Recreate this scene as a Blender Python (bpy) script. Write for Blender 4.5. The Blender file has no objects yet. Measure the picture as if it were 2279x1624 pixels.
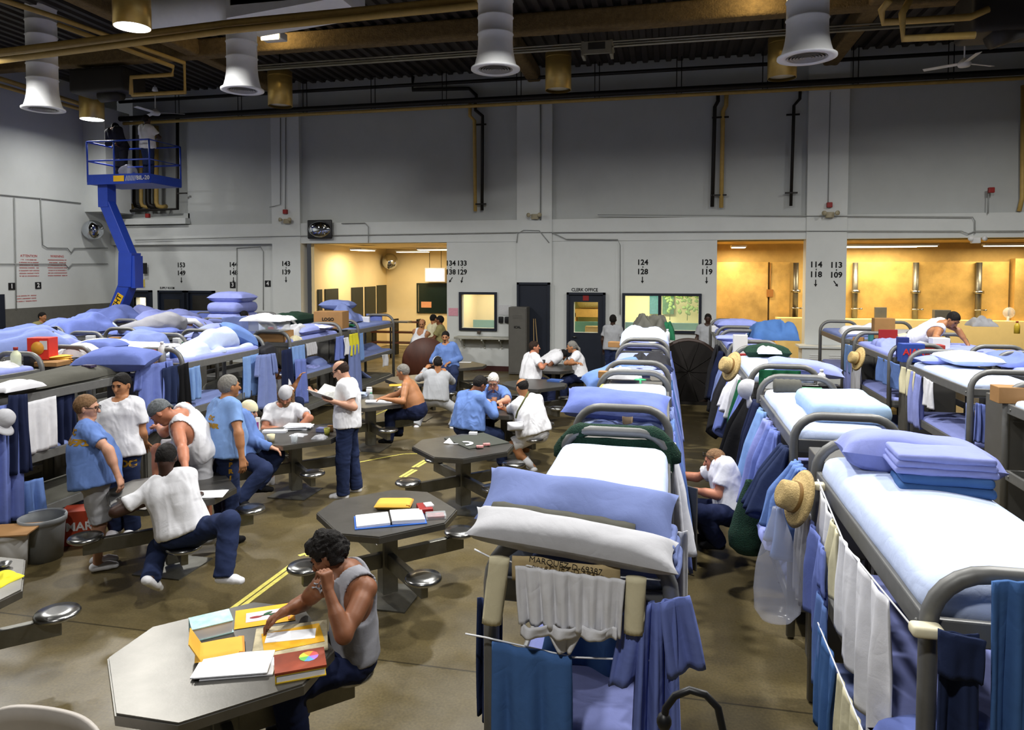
import bpy, math, random
import numpy as np
from mathutils import Matrix, Vector
from mathutils.bvhtree import BVHTree
S = bpy.context.scene; COL = S.collection
PI = math.pi
# ---------------------------------------------------------------- camera, world, exposure, lights
F_PX, CAM_H = 1580.0, 2.85
YAW, PITCH = math.radians(12.3), math.radians(2.5)
CX, CY = 1139.5, 669.0
fw = np.array([-math.sin(YAW)*math.cos(PITCH), math.cos(YAW)*math.cos(PITCH), -math.sin(PITCH)])
rt = np.array([math.cos(YAW), math.sin(YAW), 0.0])
up = np.cross(rt, fw)
CAM = np.array([0.0, 0.0, CAM_H])
cd = bpy.data.cameras.new('camera'); cam = bpy.data.objects.new('camera', cd); COL.objects.link(cam)
cd.sensor_width = 36; cd.lens = F_PX/2279*36; cd.shift_y = -(812-CY)/2279; cd.clip_end = 200; cd.clip_start = .05
cam.matrix_world = Matrix(((rt[0], up[0], -fw[0], 0), (rt[1], up[1], -fw[1], 0), (rt[2], up[2], -fw[2], CAM_H), (0, 0, 0, 1)))
S.camera = cam
S.view_settings.view_transform = 'Standard'; S.view_settings.look = 'None'
S.view_settings.gamma = 1; S.view_settings.use_curve_mapping = False
S.view_settings.exposure = 0.0
S.cycles.max_bounces = 6; S.cycles.diffuse_bounces = 3; S.cycles.glossy_bounces = 3; S.cycles.transmission_bounces = 4
S.cycles.transparent_max_bounces = 6; S.cycles.caustics_reflective = False; S.cycles.caustics_refractive = False
S.cycles.sample_clamp_indirect = 4
W = bpy.data.worlds.new('hall_air'); S.world = W; W.use_nodes = True
W.node_tree.nodes['Background'].inputs[0].default_value = (.9, .93, 1, 1)
W.node_tree.nodes['Background'].inputs[1].default_value = 0.05

def disc_light(name, loc, size, power, color=(1, 1, 1), spread=170):
    l = bpy.data.lights.new(name, 'AREA'); l.shape = 'DISK'; l.size = size; l.energy = power; l.color = color
    l.spread = math.radians(spread)
    o = bpy.data.objects.new(name, l); COL.objects.link(o); o.location = loc
    return o
# high-bay lamps: (x, y, mouth height, watts, fixture shown lit)
LAMPS = [(-15.2, 16.5, 6.9, 120, 1), (-9.6, 16.5, 6.98, 0, 0), (-2.5, 16.5, 7.0, 0, 0), (2.4, 16.5, 7.0, 0, 0),
         (-9.0, 10.7, 7.0, 700, 1), (-2.2, 10.15, 7.0, 720, 0), (4.6, 10.15, 7.0, 720, 0),
         (-9.0, 4.6, 7.0, 330, 0), (-2.2, 4.6, 7.0, 330, 0), (3.0, 5.2, 7.0, 450, 0), (0.6, 7.4, 7.0, 350, 0),
         (-13.4, 10.7, 7.0, 600, 0), (7.5, 14.0, 7.0, 300, 0), (-1.0, -1.5, 7.0, 420, 0)]
for x, y, z, w, lit in LAMPS:
    if w: disc_light('lamp_light', (x, y, z-.03), .48, w*.62, (1.0, .985, .95))
# ---------------------------------------------------------------- pixel <-> place
def ray(px, py): return fw + rt*(px-CX)/F_PX - up*(py-CY)/F_PX
def atz(px, py, z):
    d = ray(px, py); return CAM + d*((z-CAM_H)/d[2])
def aty(px, py, y):
    d = ray(px, py); return CAM + d*(y/d[1])
def atx(px, py, x):
    d = ray(px, py); return CAM + d*(x/d[0])
# ---------------------------------------------------------------- materials
def lin(h):
    if isinstance(h, str): h = [int(h[i:i+2], 16)/255 for i in (0, 2, 4)]
    return tuple(c/12.92 if c <= .04045 else ((c+.055)/1.055)**2.4 for c in h)
MATS = {}
def mat(name, col, rough=.7, metal=0, var=.12, scale=6, bump=0, bscale=60, emit=0, alpha=1, spec=.4, trans=0, stretch=None, ecol=None):
    if name in MATS: return MATS[name]
    m = bpy.data.materials.new(name); m.use_nodes = True; nt = m.node_tree; N = nt.nodes; L = nt.links
    b = N['Principled BSDF']; c = lin(col)
    b.inputs['Roughness'].default_value = rough; b.inputs['Metallic'].default_value = metal
    b.inputs['Specular IOR Level'].default_value = spec
    tc = N.new('ShaderNodeTexCoord'); src = tc.outputs['Object']
    if stretch:
        mp = N.new('ShaderNodeMapping'); mp.inputs['Scale'].default_value = stretch; L.new(src, mp.inputs[0]); src = mp.outputs[0]
    if var:
        n = N.new('ShaderNodeTexNoise'); n.inputs['Scale'].default_value = scale; n.inputs['Detail'].default_value = 6
        n.inputs['Roughness'].default_value = .65
        L.new(src, n.inputs['Vector'])
        r = N.new('ShaderNodeMapRange'); r.inputs[1].default_value = .25; r.inputs[2].default_value = .75
        r.inputs[3].default_value = 1-var; r.inputs[4].default_value = 1+var; L.new(n.outputs[0], r.inputs[0])
        mx = N.new('ShaderNodeVectorMath'); mx.operation = 'SCALE'; mx.inputs[0].default_value = c; L.new(r.outputs[0], mx.inputs['Scale'])
        L.new(mx.outputs[0], b.inputs['Base Color'])
    else: b.inputs['Base Color'].default_value = (*c, 1)
    if bump:
        n2 = N.new('ShaderNodeTexNoise'); n2.inputs['Scale'].default_value = bscale; n2.inputs['Detail'].default_value = 3; L.new(src, n2.inputs['Vector'])
        bp = N.new('ShaderNodeBump'); bp.inputs['Strength'].default_value = bump; bp.inputs['Distance'].default_value = .02
        L.new(n2.outputs[0], bp.inputs['Height']); L.new(bp.outputs[0], b.inputs['Normal'])
    if emit:
        b.inputs['Emission Color'].default_value = (*lin(ecol or col), 1); b.inputs['Emission Strength'].default_value = emit
    if alpha < 1: b.inputs['Alpha'].default_value = alpha
    if trans: b.inputs['Transmission Weight'].default_value = trans
    m.diffuse_color = (*c, 1)
    MATS[name] = m; return m
CLOTH = dict(lav='8b94cf', pale='c3d0ee', pale2='9fb9d6', blue='6b7abb', mid='6480bb', sky='7898cb', denim='26304f', navy='1d2440', towel='44679c', white='dcdce0',
             cream='d8cfae', grey='8f8f95', wool='57564f', dark='2a2a2e', green='1f5a3c', tan='c8b890', slate='7684b6', yellow='d8cf3a',
             heather='a4a6aa', khaki='8b8458', black='141416', olive='5a5d3c', sand='d9d2b0', red='a5322c', pink='d99ab8', ash='b6b6ba')
def cloth(k):
    n = 'fabric_'+k
    if n in MATS: return MATS[n]
    m = mat(n, CLOTH[k], .92, var=.08, scale=7, spec=.15); nt = m.node_tree; N = nt.nodes; L = nt.links; tc = [q for q in N if q.type == 'TEX_COORD'][0]; prev = None
    for sc, dist, st, d in ((5, .8, .30, .03), (16, .6, .16, .012), (170, 0, .10, .004)):       # creases, small crumples, weave
        t = N.new('ShaderNodeTexNoise'); t.inputs['Scale'].default_value = sc; t.inputs['Distortion'].default_value = dist; t.inputs['Detail'].default_value = 2; L.new(tc.outputs['Object'], t.inputs['Vector'])
        h = t.outputs[0]
        if dist:
            p = N.new('ShaderNodeMath'); p.operation = 'PINGPONG'; p.inputs[1].default_value = .25; L.new(h, p.inputs[0]); h = p.outputs[0]
        b = N.new('ShaderNodeBump'); b.inputs['Strength'].default_value = st; b.inputs['Distance'].default_value = d; L.new(h, b.inputs['Height'])
        if prev: L.new(prev, b.inputs['Normal'])
        prev = b.outputs[0]
    L.new(prev, N['Principled BSDF'].inputs['Normal']); return m
def flat(k, col=None, rough=.55): return mat('solid_'+k, col or CLOTH[k], rough, var=.06, scale=8)
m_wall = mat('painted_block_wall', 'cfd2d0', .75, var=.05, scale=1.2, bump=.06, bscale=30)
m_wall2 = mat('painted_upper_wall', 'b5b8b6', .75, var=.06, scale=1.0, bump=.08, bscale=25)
m_frame = mat('bunk_grey_steel', '6d6d6b', .45, .25, var=.12, scale=14, spec=.5)
m_pan = mat('bunk_pan_steel', '67665f', .5, .25, var=.15, scale=10)
m_steel = mat('brushed_stainless', '76746f', .37, .9, var=.16, scale=5, bump=.02, bscale=90)
m_steel2 = mat('dull_stainless', '77766f', .42, .85, var=.2, scale=7, bump=.04)
m_chrome = mat('polished_stool_steel', 'a0a09e', .24, 1.0, var=.10, scale=8)
m_gold = mat('shower_steel', 'cfa962', .42, .4, var=.4, scale=1.3, bump=.05, bscale=8)
m_lockr = mat('locker_grey', '5d5b56', .5, .1, var=.1)
m_navy = mat('navy_door_paint', '121a29', .5, var=.15, scale=3)
m_cream = mat('cream_wall_paint', 'e6cf9a', .7, var=.05, scale=2)
m_dark = mat('dark_recess', '26241f', .8, var=.2)
m_duct = mat('white_duct_paint', 'ecedee', .5, var=.05, scale=4)
m_goldshade = mat('gold_lamp_shade', 'c0a25a', .35, .55, var=.18, scale=1.6, stretch=(1, 1, 3))
m_pipey = mat('yellow_pipe', 'b99a55', .55, var=.15, scale=6)
m_pipek = mat('black_pipe', '1f1c19', .5, .3, var=.2)
m_deck = mat('roof_deck_steel', '3b3632', .6, .3, var=.25, scale=3)
m_fire = mat('sprayed_fireproofing', '6e5a38', .95, var=.35, scale=9, bump=.9, bscale=28)
m_black = mat('black_plastic', '121214', .45, var=.1)
m_white = mat('white_plastic', 'dadada', .5, var=.03)
m_paper = mat('paper_white', 'e9eaee', .8, var=.03)
m_manila = mat('manila_envelope', 'dca83c', .75, var=.08)
m_card = mat('cardboard', '9a7347', .85, var=.1)
m_line = mat('yellow_line_paint', 'd8cc66', .6, var=.25, scale=20)
m_txt = mat('black_stencil_paint', '101010', .8, var=0)
m_red = mat('alarm_red', '8e1f1c', .45, var=.1)
m_glass = mat('clear_plastic', 'dfe6ea', .15, var=0, alpha=.32, spec=.6)
m_straw = mat('straw', 'b39a66', .8, var=.25, scale=40, bump=.4, bscale=90)
m_wood = mat('brown_wood', '4a2618', .5, var=.3, scale=3, stretch=(1, 6, 1))
m_blue = mat('lift_blue_paint', '1f3fa6', .4, var=.08)
m_mirror = mat('mirror_dome', 'c8ccd2', .04, 1.0, var=0)
# ---------------------------------------------------------------- mesh building
def sines(P, seed=0, f=4.0, n=5):
    r = np.random.RandomState(seed); v = np.zeros(len(P))
    for i in range(n):
        d = r.normal(size=3); d /= np.linalg.norm(d); v += np.sin(P@d*f*(1+.55*i)+r.rand()*6.28)/(1+.5*i)
    return v/2.2
def unit(v):
    v = np.asarray(v, float); return v/max(1e-9, np.linalg.norm(v))
def rotz(a): c, s = math.cos(a), math.sin(a); return np.array([[c, -s, 0], [s, c, 0], [0, 0, 1.0]])
def rotx(a): c, s = math.cos(a), math.sin(a); return np.array([[1.0, 0, 0], [0, c, -s], [0, s, c]])
def roty(a): c, s = math.cos(a), math.sin(a); return np.array([[c, 0, s], [0, 1.0, 0], [-s, 0, c]])
_lat = {}
def lattice(nx, ny, nz):
    k = (nx, ny, nz)
    if k in _lat: return _lat[k]
    idx = {}; V = []; Fc = []
    def vi(i, j, l):
        q = (i, j, l)
        if q not in idx: idx[q] = len(V); V.append(q)
        return idx[q]
    for i in range(nx):
        for j in range(ny):
            Fc.append((vi(i, j, 0), vi(i, j+1, 0), vi(i+1, j+1, 0), vi(i+1, j, 0)))
            Fc.append((vi(i, j, nz), vi(i+1, j, nz), vi(i+1, j+1, nz), vi(i, j+1, nz)))
    for i in range(nx):
        for l in range(nz):
            Fc.append((vi(i, 0, l), vi(i+1, 0, l), vi(i+1, 0, l+1), vi(i, 0, l+1)))
            Fc.append((vi(i, ny, l), vi(i, ny, l+1), vi(i+1, ny, l+1), vi(i+1, ny, l)))
    for j in range(ny):
        for l in range(nz):
            Fc.append((vi(0, j, l), vi(0, j, l+1), vi(0, j+1, l+1), vi(0, j+1, l)))
            Fc.append((vi(nx, j, l), vi(nx, j+1, l), vi(nx, j+1, l+1), vi(nx, j, l+1)))
    _lat[k] = (np.array(V), Fc); return _lat[k]
class MB:
    def __init__(s): s.V = []; s.F = []; s.M = []; s.S = []; s.n = 0
    def add(s, v, f, m=0, smooth=True):
        v = np.asarray(v, float); s.V.append(v)
        s.F += [tuple(int(i)+s.n for i in q) for q in f]; s.M += [m]*len(f); s.S += [smooth]*len(f); s.n += len(v); return s
    def box(s, c, size, R=None, m=0, bev=0):
        if bev: return s.rbox(c, size, bev, m=m, R=R, n=1, smooth=False)
        h = np.array(size)/2; v = np.array([(x, y, z) for x in (-1, 1) for y in (-1, 1) for z in (-1, 1)])*h
        if R is not None: v = v@np.asarray(R).T
        return s.add(v+np.array(c), [(0, 1, 3, 2), (4, 6, 7, 5), (0, 4, 5, 1), (2, 3, 7, 6), (0, 2, 6, 4), (1, 5, 7, 3)], m, False)
    def rbox(s, c, size, r, m=0, R=None, n=3, noise=0, seed=0, f=5, smooth=True, sag=0):
        h = np.array(size)/2; r = min(r, h.min()*.98)
        cs = []
        for a in range(3):
            k = n if h[a] > 2.2*r else 1
            a1 = [-h[a], -h[a]+r*.45, -h[a]+r] if smooth else [-h[a], -h[a]+r]
            cs.append(np.array(a1[:-1]+list(np.linspace(-h[a]+r, h[a]-r, k+1))+[-q for q in a1[:-1]][::-1]))
        V, Fc = lattice(len(cs[0])-1, len(cs[1])-1, len(cs[2])-1)
        p = np.stack([cs[a][V[:, a]] for a in range(3)], 1)
        q = np.clip(p, -(h-r), h-r); d = p-q; ln = np.linalg.norm(d, axis=1, keepdims=True)
        p = q+d/np.maximum(ln, 1e-9)*r
        if sag: p[:, 2] += sag*(1-(p[:, 0]/h[0])**2)*(1-(p[:, 1]/h[1])**2)*(p[:, 2] > 0)
        if noise: p += (d/np.maximum(ln, 1e-9))*(sines(p, seed, f)*noise)[:, None]
        if R is not None: p = p@np.asarray(R).T
        return s.add(p+np.array(c), Fc, m, smooth)
    def tube(s, path, r, m=0, n=10, cap=True, smooth=True):
        P = np.array(path, float); k = len(P); rr = np.ones(k)*r if np.isscalar(r) else np.array(r, float)
        T = np.zeros_like(P); T[1:-1] = P[2:]-P[:-2]; T[0] = P[1]-P[0]; T[-1] = P[-1]-P[-2]
        T /= np.maximum(np.linalg.norm(T, axis=1, keepdims=True), 1e-9)
        a = np.array([0, 0, 1.0]) if abs(T[0][2]) < .9 else np.array([1.0, 0, 0])
        u = unit(np.cross(T[0], a)); v = []; ang = np.arange(n)*2*PI/n
        for i in range(k):
            u = unit(u-T[i]*(u@T[i])); w = np.cross(T[i], u)
            v.append(P[i]+rr[i]*(np.cos(ang)[:, None]*u+np.sin(ang)[:, None]*w))
        f = [(i*n+j, i*n+(j+1) % n, (i+1)*n+(j+1) % n, (i+1)*n+j) for i in range(k-1) for j in range(n)]
        if cap: f += [tuple(range(n))[::-1], tuple((k-1)*n+j for j in range(n))]
        return s.add(np.concatenate(v), f, m, smooth)
    def cyl(s, a, b, r, m=0, n=16, r2=None): return s.tube([a, b], [r, r if r2 is None else r2], m, n)
    def lathe(s, prof, c, m=0, n=24, R=None, smooth=True, cap=True):
        ang = np.arange(n)*2*PI/n; k = len(prof)
        v = np.concatenate([np.stack([p[0]*np.cos(ang), p[0]*np.sin(ang), np.full(n, p[1])], 1) for p in prof])
        if R is not None: v = v@np.asarray(R).T
        f = [(i*n+j, i*n+(j+1) % n, (i+1)*n+(j+1) % n, (i+1)*n+j) for i in range(k-1) for j in range(n)]
        if cap: f += [tuple(range(n))[::-1], tuple((k-1)*n+j for j in range(n))]
        return s.add(v+np.array(c), f, m, smooth)
    def prism(s, poly, z0, z1, m=0, R=None, c=(0, 0, 0), mt=None):
        p = np.array(poly, float); k = len(p)
        v = np.concatenate([np.column_stack([p, np.full(k, z0)]), np.column_stack([p, np.full(k, z1)])])
        if R is not None: v = v@np.asarray(R).T
        s.add(v+np.array(c), [(i, (i+1) % k, k+(i+1) % k, k+i) for i in range(k)]+[tuple(range(k))[::-1]], m, False)
        s.F.append(tuple(s.n-k+i for i in range(k))); s.M.append(m if mt is None else mt); s.S.append(False); return s
    def sheet(s, G, t=.006, m=0):
        G = np.array(G, float); a, b = G.shape[:2]
        du = np.gradient(G, axis=0); dv = np.gradient(G, axis=1); nn = np.cross(du, dv); nn /= np.maximum(np.linalg.norm(nn, axis=2, keepdims=True), 1e-9)
        A = (G+nn*t/2).reshape(-1, 3); B = (G-nn*t/2).reshape(-1, 3); o = a*b
        f = []
        for i in range(a-1):
            for j in range(b-1):
                q = (i*b+j, (i+1)*b+j, (i+1)*b+j+1, i*b+j+1); f.append(q); f.append(tuple(o+k for k in q[::-1]))
        rim = [(0, j) for j in range(b)]+[(i, b-1) for i in range(1, a)]+[(a-1, j) for j in range(b-2, -1, -1)]+[(i, 0) for i in range(a-2, 0, -1)]
        ri = [i*b+j for i, j in rim]
        f += [(ri[k], ri[(k+1) % len(ri)], o+ri[(k+1) % len(ri)], o+ri[k]) for k in range(len(ri))]
        return s.add(np.concatenate([A, B]), f, m)
    def ell(s, c, r, m=0, R=None, n=12):
        th = np.linspace(0, PI, n//2+2)[1:-1]
        prof = [(math.sin(t), -math.cos(t)) for t in [.02]+list(th)+[PI-.02]]
        ang = np.arange(n)*2*PI/n; k = len(prof)
        v = np.concatenate([np.stack([p[0]*np.cos(ang), p[0]*np.sin(ang), np.full(n, p[1])], 1) for p in prof])*np.array(r)
        if R is not None: v = v@np.asarray(R).T
        f = [(i*n+j, i*n+(j+1) % n, (i+1)*n+(j+1) % n, (i+1)*n+j) for i in range(k-1) for j in range(n)]
        return s.add(v+np.array(c), f+[tuple(range(n))[::-1], tuple((k-1)*n+j for j in range(n))], m)
    def build(s, name, mats, parent=None, origin=None, kind=None, label=None, cat=None, group=None):
        v = np.concatenate(s.V); me = bpy.data.meshes.new(name)
        if parent is not None: o0 = np.array(parent.matrix_world.translation) if parent.parent is None else np.array(WLOC[parent.name])
        else: o0 = np.array(origin) if origin is not None else np.zeros(3)
        me.from_pydata((v-o0).tolist(), [], s.F)
        for m in (mats if isinstance(mats, (list, tuple)) else [mats]): me.materials.append(m)
        me.polygons.foreach_set('material_index', s.M); me.polygons.foreach_set('use_smooth', s.S); me.update()
        o = bpy.data.objects.new(name, me); COL.objects.link(o)
        if parent is not None: o.parent = parent; WLOC[o.name] = o0
        else: o.location = o0; o.matrix_world = Matrix.Translation(Vector(o0)); WLOC[o.name] = o0
        tag(o, label, cat, group, kind); return o
WLOC = {}
def tag(o, label=None, cat=None, group=None, kind=None):
    if label: o['label'] = label
    if cat: o['category'] = cat
    if group: o['group'] = group
    if kind: o['kind'] = kind
    return o
def thing(name, label, cat, loc=(0, 0, 0), group=None):
    o = bpy.data.objects.new(name, None); COL.objects.link(o); o.location = loc; o.empty_display_size = .1
    o.matrix_world = Matrix.Translation(Vector([float(q) for q in loc])); WLOC[o.name] = np.array(loc, float)
    return tag(o, label, cat, group)
def dup(root, loc, label=None, group=None):
    r = root.copy(); COL.objects.link(r); r.location = loc; r.matrix_world = Matrix.Translation(Vector([float(q) for q in loc]))
    if label: r['label'] = label
    if group: r['group'] = group
    for ch in list(root.children):
        c = ch.copy(); COL.objects.link(c); c.parent = r
        for g in list(ch.children):
            d = g.copy(); COL.objects.link(d); d.parent = c
    WLOC[r.name] = np.array(loc, float)
    return r
_txt = {}
def text_mesh(body, size, bold=0):
    k = (body, size, bold)
    if k not in _txt:
        c = bpy.data.curves.new('lettering', 'FONT'); c.body = body; c.size = size; c.align_x = 'CENTER'; c.align_y = 'CENTER'; c.extrude = .002; c.offset = bold
        c.resolution_u = 2
        o = bpy.data.objects.new('lettering', c); COL.objects.link(o); dg = bpy.context.evaluated_depsgraph_get()
        me = o.evaluated_get(dg).to_mesh(); V = np.array([v.co[:] for v in me.vertices]); Fc = [tuple(p.vertices) for p in me.polygons]
        bpy.data.objects.remove(o); _txt[k] = (V, Fc)
    return _txt[k]
def put_text(mb, body, size, c, R, m=0, bold=0, sx=1):
    V, Fc = text_mesh(body, size, bold); V = V*np.array([sx, 1, 1])
    mb.add(V@np.asarray(R).T+np.array(c), Fc, m, False); return mb
R_BACK = np.array([[1, 0, 0], [0, 0, 1], [0, 1, 0]]).astype(float)   # lies in a wall facing -y: x right, y up, z back
R_BACK = np.array([[1.0, 0, 0], [0, 0, -1], [0, 1, 0]])
R_LEFT = np.array([[0.0, 0, 1], [1, 0, 0], [0, 1, 0]])              # on the wall facing +x: text runs along +y
# ---------------------------------------------------------------- the hall
YB = 19.3; XL = -17.25
def floor_mat():
    m = mat('stained_concrete_floor', '5e5337', .33, var=.3, scale=1.1, bump=.03, bscale=12, spec=.5)
    nt = m.node_tree; N = nt.nodes; L = nt.links; b = N['Principled BSDF']
    old = b.inputs['Base Color'].links[0].from_socket
    g = N.new('ShaderNodeNewGeometry'); sp = N.new('ShaderNodeSeparateXYZ'); L.new(g.outputs['Position'], sp.inputs[0])
    n = N.new('ShaderNodeTexNoise'); n.inputs['Scale'].default_value = 55; n.inputs['Detail'].default_value = 4; L.new(g.outputs['Position'], n.inputs['Vector'])
    r = N.new('ShaderNodeMapRange'); r.inputs[1].default_value = .3; r.inputs[2].default_value = .7; r.inputs[3].default_value = .78; r.inputs[4].default_value = 1.2; L.new(n.outputs[0], r.inputs[0])
    fac = r.outputs[0]
    for axis, per, off in (('Y', 5.6, 4.75), ('X', 6.1, .0)):     # saw-cut joints
        a = N.new('ShaderNodeMath'); a.operation = 'ADD'; a.inputs[1].default_value = per*50-off; L.new(sp.outputs[axis], a.inputs[0])
        k = N.new('ShaderNodeMath'); k.operation = 'PINGPONG'; k.inputs[1].default_value = per/2; L.new(a.outputs[0], k.inputs[0])
        c = N.new('ShaderNodeMapRange'); c.inputs[1].default_value = .004; c.inputs[2].default_value = .012; c.inputs[3].default_value = .35; c.inputs[4].default_value = 1; L.new(k.outputs[0], c.inputs[0])
        mm = N.new('ShaderNodeMath'); mm.operation = 'MULTIPLY'; L.new(fac, mm.inputs[0]); L.new(c.outputs[0], mm.inputs[1]); fac = mm.outputs[0]
    s = N.new('ShaderNodeVectorMath'); s.operation = 'SCALE'; L.new(old, s.inputs[0]); L.new(fac, s.inputs['Scale']); L.new(s.outputs[0], b.inputs['Base Color'])
    rn = N.new('ShaderNodeMapRange'); rn.inputs[1].default_value = .3; rn.inputs[2].default_value = .7; rn.inputs[3].default_value = .26; rn.inputs[4].default_value = .5
    n3 = N.new('ShaderNodeTexNoise'); n3.inputs['Scale'].default_value = 2.5; L.new(g.outputs['Position'], n3.inputs['Vector']); L.new(n3.outputs[0], rn.inputs[0]); L.new(rn.outputs[0], b.inputs['Roughness'])
    return m
MB().box((-3, 12, -.1), (29.5, 34, .2)).build('floor', floor_mat(), kind='structure')
def holed(mb, x0, x1, z0, z1, y, t, holes, m=0):
    xs = sorted({x0, x1, *[h[0] for h in holes], *[h[1] for h in holes]}); zs = sorted({z0, z1, *[h[2] for h in holes], *[h[3] for h in holes]})
    for a, b in zip(xs, xs[1:]):
        for c, d in zip(zs, zs[1:]):
            if not any(h[0] < (a+b)/2 < h[1] and h[2] < (c+d)/2 < h[3] for h in holes):
                mb.box(((a+b)/2, y+t/2, (c+d)/2), (b-a, t, d-c), m=m)
wb = MB()
WIN1 = (-5.68, -4.72, 1.2, 2.15); WIN2 = (-1.1, .83, 1.23, 2.15); CLK = (-2.48, -1.82, 1.13, 1.97)
holed(wb, XL, -11.56, 0, 3.63, YB+.22, .2, [(-16.53, -16.1, 1.2, 1.97)])
holed(wb, -6.12, -4.07, 0, 3.63, YB+.06, .2, [WIN1])
holed(wb, -3.09, 1.28, 0, 3.63, YB+.06, .2, [WIN2, CLK])
for x0, x1, z0 in ((-11.56, -10.64, 0), (-4.07, -3.09, 0), (3.46, 4.42, 0)): wb.box(((x0+x1)/2, YB+.2, 4.2), (x1-x0, .4, 8.4))
for x0, x1 in ((XL, -11.56), (-10.64, -4.07), (-3.09, 3.46), (4.42, 11)):
    wb.box(((x0+x1)/2, YB+.24, 3.93), (x1-x0, .4, .6)); x0 = max(x0, -14.46)
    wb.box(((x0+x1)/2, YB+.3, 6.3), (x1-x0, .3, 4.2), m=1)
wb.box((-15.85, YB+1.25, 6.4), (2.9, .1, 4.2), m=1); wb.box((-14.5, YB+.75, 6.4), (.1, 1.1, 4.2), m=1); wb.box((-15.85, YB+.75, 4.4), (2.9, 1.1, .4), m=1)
wb.box((-16.86, YB-.45, 6.15), (.8, 1.0, 3.1)); wb.box((-15.85, YB+.08, 4.35), (2.8, .3, .18))
wb.build('wall_back', [m_wall, m_wall2], kind='structure')
wl = MB(); wl.box((XL-.15, 9, 4.2), (.3, 21.5, 8.4)); wl.build('wall_left', m_wall, kind='structure')
MB().box((XL+.012, 9, .9), (.024, 21, 1.8)).build('baseboard_left', mat('grey_wainscot_paint', '5f5e58', .6), kind='structure')
MB().box((-5.1, YB+.045, .07), (2.05, .03, .14)).box((-.9, YB+.045, .07), (4.3, .03, .14)).build('baseboard_back', mat('dark_red_base', '3c1713', .6), kind='structure')
# roof: ribbed deck, sprayed beams
dk = MB(); prof = []
x = -17.3
while x < 11: prof += [(x, 8.42), (x+.10, 8.42), (x+.13, 8.34), (x+.25, 8.34), (x+.28, 8.42)]; x += .30
P = np.array(prof); v = np.concatenate([np.column_stack([P[:, 0], np.full(len(P), -4.0), P[:, 1]]), np.column_stack([P[:, 0], np.full(len(P), 19.6), P[:, 1]])]); k = len(P)
dk.add(v, [(i, k+i, k+i+1, i+1) for i in range(k-1)], 0, False); dk.box((-3, 8, 8.5), (29, 24.5, .1)); dk.build('ceiling', m_deck, kind='structure')
bm_ = MB()
for i, y in enumerate((15.3, 9.6, 3.6)): bm_.rbox((-3.1, y, 8.13), (28.4, .34, .42), .06, n=12, noise=.02, seed=i, f=9)
for i, x in enumerate((-11.1, -3.58, 3.95)): bm_.rbox((x, 8, 8.15), (.36, 22.6, .4), .06, n=12, noise=.02, seed=5+i, f=9)
bm_.build('ceiling_beams', m_fire, kind='structure')
# rooms behind the openings
def room(name, x0, x1, y0, y1, z1, mw, mc=None, skip=''):
    b = MB()
    b.box(((x0+x1)/2, y1+.05, z1/2), (x1-x0+.2, .1, z1)); b.box((x0-.05, (y0+y1)/2, z1/2), (.1, y1-y0, z1)); b.box((x1+.05, (y0+y1)/2, z1/2), (.1, y1-y0, z1))
    b.box(((x0+x1)/2, (y0+y1)/2, z1+.05), (x1-x0+.2, y1-y0+.1, .1), m=1); return b.build(name, [mw, mc or mw], kind='structure')
m_al = mat('alcove_yellow_wall', 'ecd6a4', .7, var=.04, scale=2)
room('wall_alcove', -10.35, -6.06, YB+.3, 25.2, 3.62, m_al)
room('wall_booth', -5.95, -3.9, YB+.28, 22, 2.8, mat('booth_cream', 'efe3bd', .7, var=.03))
room('wall_office', -3.0, 1.16, YB+.28, 23, 2.8, mat('office_pale_yellow', 'eee9b4', .7, var=.03))
room('wall_store', -17.1, -15.5, YB+.44, 22, 2.8, mat('store_cream', 'f1e6c8', .7, var=.03))
m_pl = mat('shower_plaster', 'b8985a', .7, var=.25, scale=1.5)
room('wall_shower', 1.3, 11, YB+.42, 21.9, 3.6, m_pl, mat('shower_ceiling', 'c8a866', .7))
sp = MB()
sp.box((2.1, 21.83, 1.6), (1.55, .1, 2.95)); sp.box((3.2, 21.83, 1.6), (.55, .1, 2.95)); sp.box((6.8, 21.83, 2.27), (4.6, .1, 1.6)); sp.box((9.6, 21.7, 2.2), (.9, .3, 1.9))
sp.build('trim_1', m_gold, kind='structure')
MB().box((6.9, 21.5, .75), (6.4, .5, 1.45)).box((3.4, 21.2, .75), (.72, .5, 1.5)).build('trim_2', mat('cream_half_wall', 'efd592', .6, var=.04), kind='structure')
ps = MB()
for px_ in (3.62, 5.2, 6.76, 8.33):
    sc = thing('shower_column', 'steel shower column '+{3.62: 'beside the cream half wall in the small shower bay', 5.2: 'next to the grey pillar with the numbers 113 and 109', 6.76: 'in the middle of the wide shower bay', 8.33: 'above the bent-over man in the wide shower bay'}[px_], 'shower column', (px_, 21.7, 1.48), 'steel shower columns')
    MB().cyl((px_, 21.68, 1.48), (px_, 21.68, 3.05), .075, n=14).build('pipe', m_steel2, sc)
    MB().cyl((px_, 21.66, 2.2), (px_, 21.66, 2.28), .13, n=14).build('collar', m_chrome, sc)
    MB().cyl((px_-.12, 21.58, 1.75), (px_+.12, 21.58, 1.75), .02, n=8).ell((px_+.15, 21.57, 1.75), (.035, .03, .03)).build('valve', m_chrome, sc)
tag(MB().box((2.93, 21.75, 2.17), (.17, .07, .22)).cyl((2.93, 21.74, 2.2), (2.93, 21.74, 3.05), .012).build('junction_box', mat('rust_box', '8a5a24', .6), origin=(2.93, 21.75, 2.17)), 'small brown box on the joint of the gold shower panels', 'box')
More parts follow.
